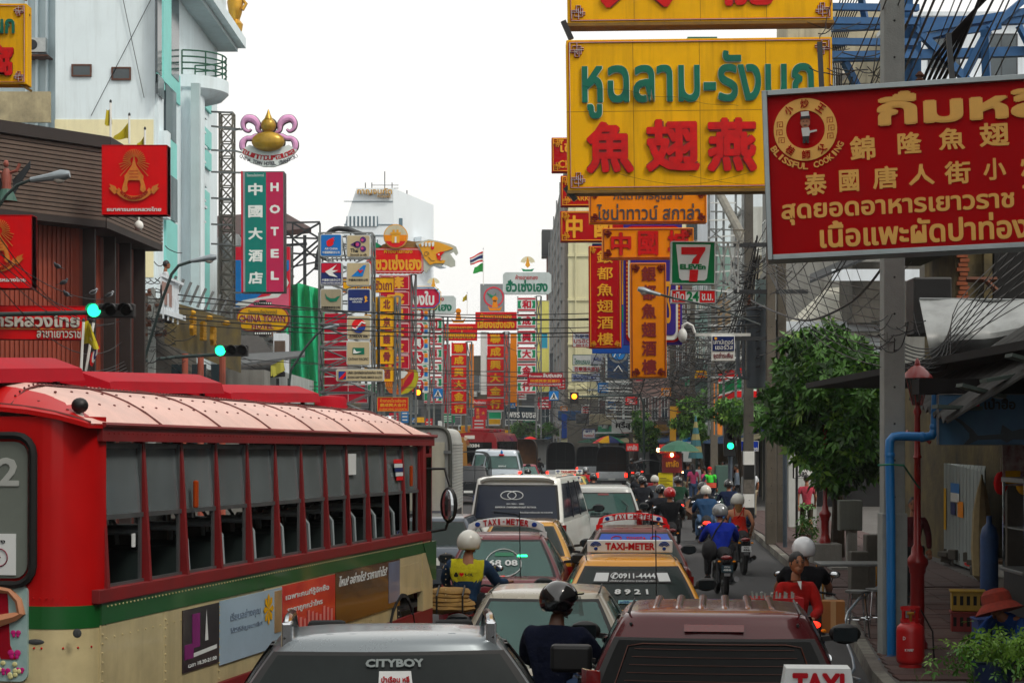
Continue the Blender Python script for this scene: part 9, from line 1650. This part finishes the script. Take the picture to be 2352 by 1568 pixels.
for k in range(9):wire([P(1935+k*7,-20,40),P(1905+k*4,120,41),P(1895+k*5,330,42)],.016,'cable hanging steeply beside the yellow signs',group='steep cables at upper right')
for k in range(9):wire([P(1750+k*3,596+k*6,46),P(2030+k*4,668+k*22,24)],.014,'black cable slanting from the transformer pole to the near pole',14,.1+.05*k,group='cables between transformer and near pole')
for k in range(9):wire([P(1768+k*24,596,30),P(1830+k*26,800,29)],.012,'black drop cable fanning out below the red billboard',8,random.uniform(-.05,.05),group='cables between transformer and near pole')
wire([P(1725,690,45),P(1790,720,38),P(1860,735,33),P(1960,690,27),P(2045,590,23)],.035,'thick sagging cable below the red billboard')
for k in range(12):wire([P(1550+random.uniform(-20,20),690+k*14,62),P(1640,700+k*14+random.uniform(-15,15),54),P(1745,620+k*20,47)],.018,'black cable running into the transformer from the left',group='cables entering the transformer')
for k in range(10):wire([P(1660+k*8,800,52),P(1690+k*5,720,50),P(1735+k,560+random.uniform(-20,40),47.5)],.016,'steep cable left of the transformer',group='cables entering the transformer')
for k in range(7):wire([P(2030,760+k*12,23),P(2110+10*k,800+8*k,24),P(2200,780-k*14,25),P(2360,690-k*25,26)],.014,'black cable looping from the near pole over the tarpaulin',group='cables over the tarpaulin')
for k in range(6):wire([P(2380,440+k*40,24),P(2190,760+k*10,24.5),P(2060,850+k*8,24)],.012,'twisted service wire over the dark awning',group='cables over the tarpaulin')
for k in range(15):
 y=62+k*8;wire([(lk(y)-1.5,y,5.2+random.uniform(-1.0,1.6)),(rk(y)+.6,y+random.uniform(-8,8),5.2+random.uniform(-1.0,1.6))],(.013),'cable crossing the far part of the street',16,random.uniform(.1,.5),group='cables crossing the far street')
def tangle(label,c,r,n,rr=.014,seed=0):
 rnd=random.Random(seed);b=MB();c=V(c)
 for i in range(n):
  p=V((rnd.gauss(0,r[0]),rnd.gauss(0,r[1]),rnd.gauss(0,r[2])));a=rnd.choice([0,0,.3,-.3,1.2])+rnd.gauss(0,.2);L=r[0]*rnd.uniform(.7,2.2);d=V((math.cos(a),rnd.gauss(0,.4),math.sin(a)*.8))*L;sg=rnd.uniform(.05,.35)*L
  b.tube([c+p+d*(k/7-.5)-V((0,0,sg*4*(k/7)*(1-k/7)))+V(mnoise.noise_vector(V((i,k*.6,seed))))*.03*L for k in range(8)],rr*rnd.uniform(.5,1.1),3,cap=False)
 o=b.build('cable_tangle',CABLE,None);tag(o,label,'cables',kind='stuff');return o
tangle('dense snarl of cables left of the transformer',P(1620,840,56),(.9,.8,.6),90,.016,1);tangle('snarl of cables above the transformer',P(1715,640,47),(.25,.4,.5),50,.013,2);tangle('knot of cables on the near concrete pole',P(2035,775,22.5),(.2,.2,.12),26,.008,3);tangle('cable snarl over the far shops',P(1500,880,100),(2.2,4,1.1),60,.022,4);tangle('cable snarl over the far bend',P(1330,920,118),(2.0,4,.7),50,.022,5);tangle('cable knot on the left poles',P(345,750,49),(.28,.3,.8),60,.016,6);tangle('cables and insulators above the near right pole',P(1990,160,34),(.5,.5,.7),24,.012,7)
tangle('loose cables above the trees',P(1600,780,64),(.7,.8,.5),50,.015,8);tangle('cables around the second poles',P(1420,850,108),(1.2,3,1.2),45,.02,9)
sb=thing('slatted_screen','white slatted balcony screens stacked above the white Thai sign','screen',P(1425,960,115))
for i in range(26):v=775+i*7.2;MB().bar(P(1392+(i%2),v,115),P(1452,v+1.5,115),.05,4).build('slat',WHITE if i%3 else STEEL,sb,world=True)
rc=plate('round blue and white badge sign above the slats',112,(1395,770,1443,870),sgn('badge_navy','#1c3454'),());rc.polys(ring(1420,812,17,22,24),STEEL,'badge_ring',.01);rc.poly(disc(1420,812,15,24),SKYB,'badge',.01);rc.lines([[(1410,820),(1418,802),(1422,818),(1430,800)],[(1410,852),(1420,840),(1430,855)]],WHT,3,.03,'badge_mark')
for i,(u,v,Y)in enumerate(((1385,975,122),(1352,972,130),(1310,965,135))):o=MB().bb(-.9,.9,-.5,.5,0,.7).build('canopy',[WALLS[0],AWN[1],AWN[2]][i],None,bevel=.05);o.location=P(u,v,Y);tag(o,['beige shop canopy above the small white plate','grey shop canopy beside the blue poster','blue shop canopy near the clipped trees'][i],'canopy')
rnd=random.Random(21);cc_=[('red',R7),('yellow',YEL),('white',WHT),('blue',SKYB),('green',GRN),('orange',ORA),('crimson',CRIM)]
spots=[(1290,880,125),(1385,890,120),(1470,860,105),(1505,830,98),(1530,900,95),(1560,940,90),(1585,880,86),(1450,920,112),(1405,930,116),(1250,925,150),(1195,905,155),(1140,960,165),(1070,985,170),(1030,960,160),(985,975,140),(930,955,120),(905,960,110),(1345,940,130),(1295,940,140),(1610,860,84),(1215,960,168),(1100,972,168)]
for i,(u,v,Y)in enumerate(spots):
 n_,m=cc_[(i*3)%7];w_,h=rnd.uniform(7,15),rnd.uniform(7,16);S=Sign('shop_sign','small blurred %s shop sign in the far clutter, %s'%(n_,['under the medicine sign','beside the slatted screens','above the far trees','left of the steel scaffold','right of the slatted screens','above the pedestrians','behind the round street tree','over the white Thai sign','near the beige canopy','over the clipped tree','above the dark billboard','under the red menu sign','over the red bus','left of the menu sign','under the hexagon column','beside the goldsmith sign','over the bus roof lamp','beside the blue poster','left of the blue poster','near the convenience store hours sign','right of the dark billboard','between the red columns'][i]),Y,u-w_,v-h,u+w_,v+h,th=.15,group='small shop signs in the far clutter');S.panel(m,bevel=0);S.polys([[(u-w_*.7,v-h*.5+k*h*.5),(u+w_*.7,v-h*.5+k*h*.5),(u+w_*.7,v-h*.3+k*h*.5),(u-w_*.7,v-h*.3+k*h*.5)]for k in range(3)],WHT if n_ not in('white','yellow')else R7,'print_bars')
if HAZE:
 m=bpy.data.materials.new('haze');m.use_nodes=True;n=m.node_tree;n.nodes.clear();pv=n.nodes.new('ShaderNodeVolumePrincipled');pv.inputs['Color'].default_value=(.86,.92,1,1);pv.inputs['Density'].default_value=HAZE;pv.inputs['Anisotropy'].default_value=.2;o_=n.nodes.new('ShaderNodeOutputMaterial');n.links.new(pv.outputs[0],o_.inputs['Volume'])
 tag(MB().bb(-2600,2600,-500,4600,-1.6,60).build('haze',m),kind='stuff')
bpy.data.scenes.remove(_ts)
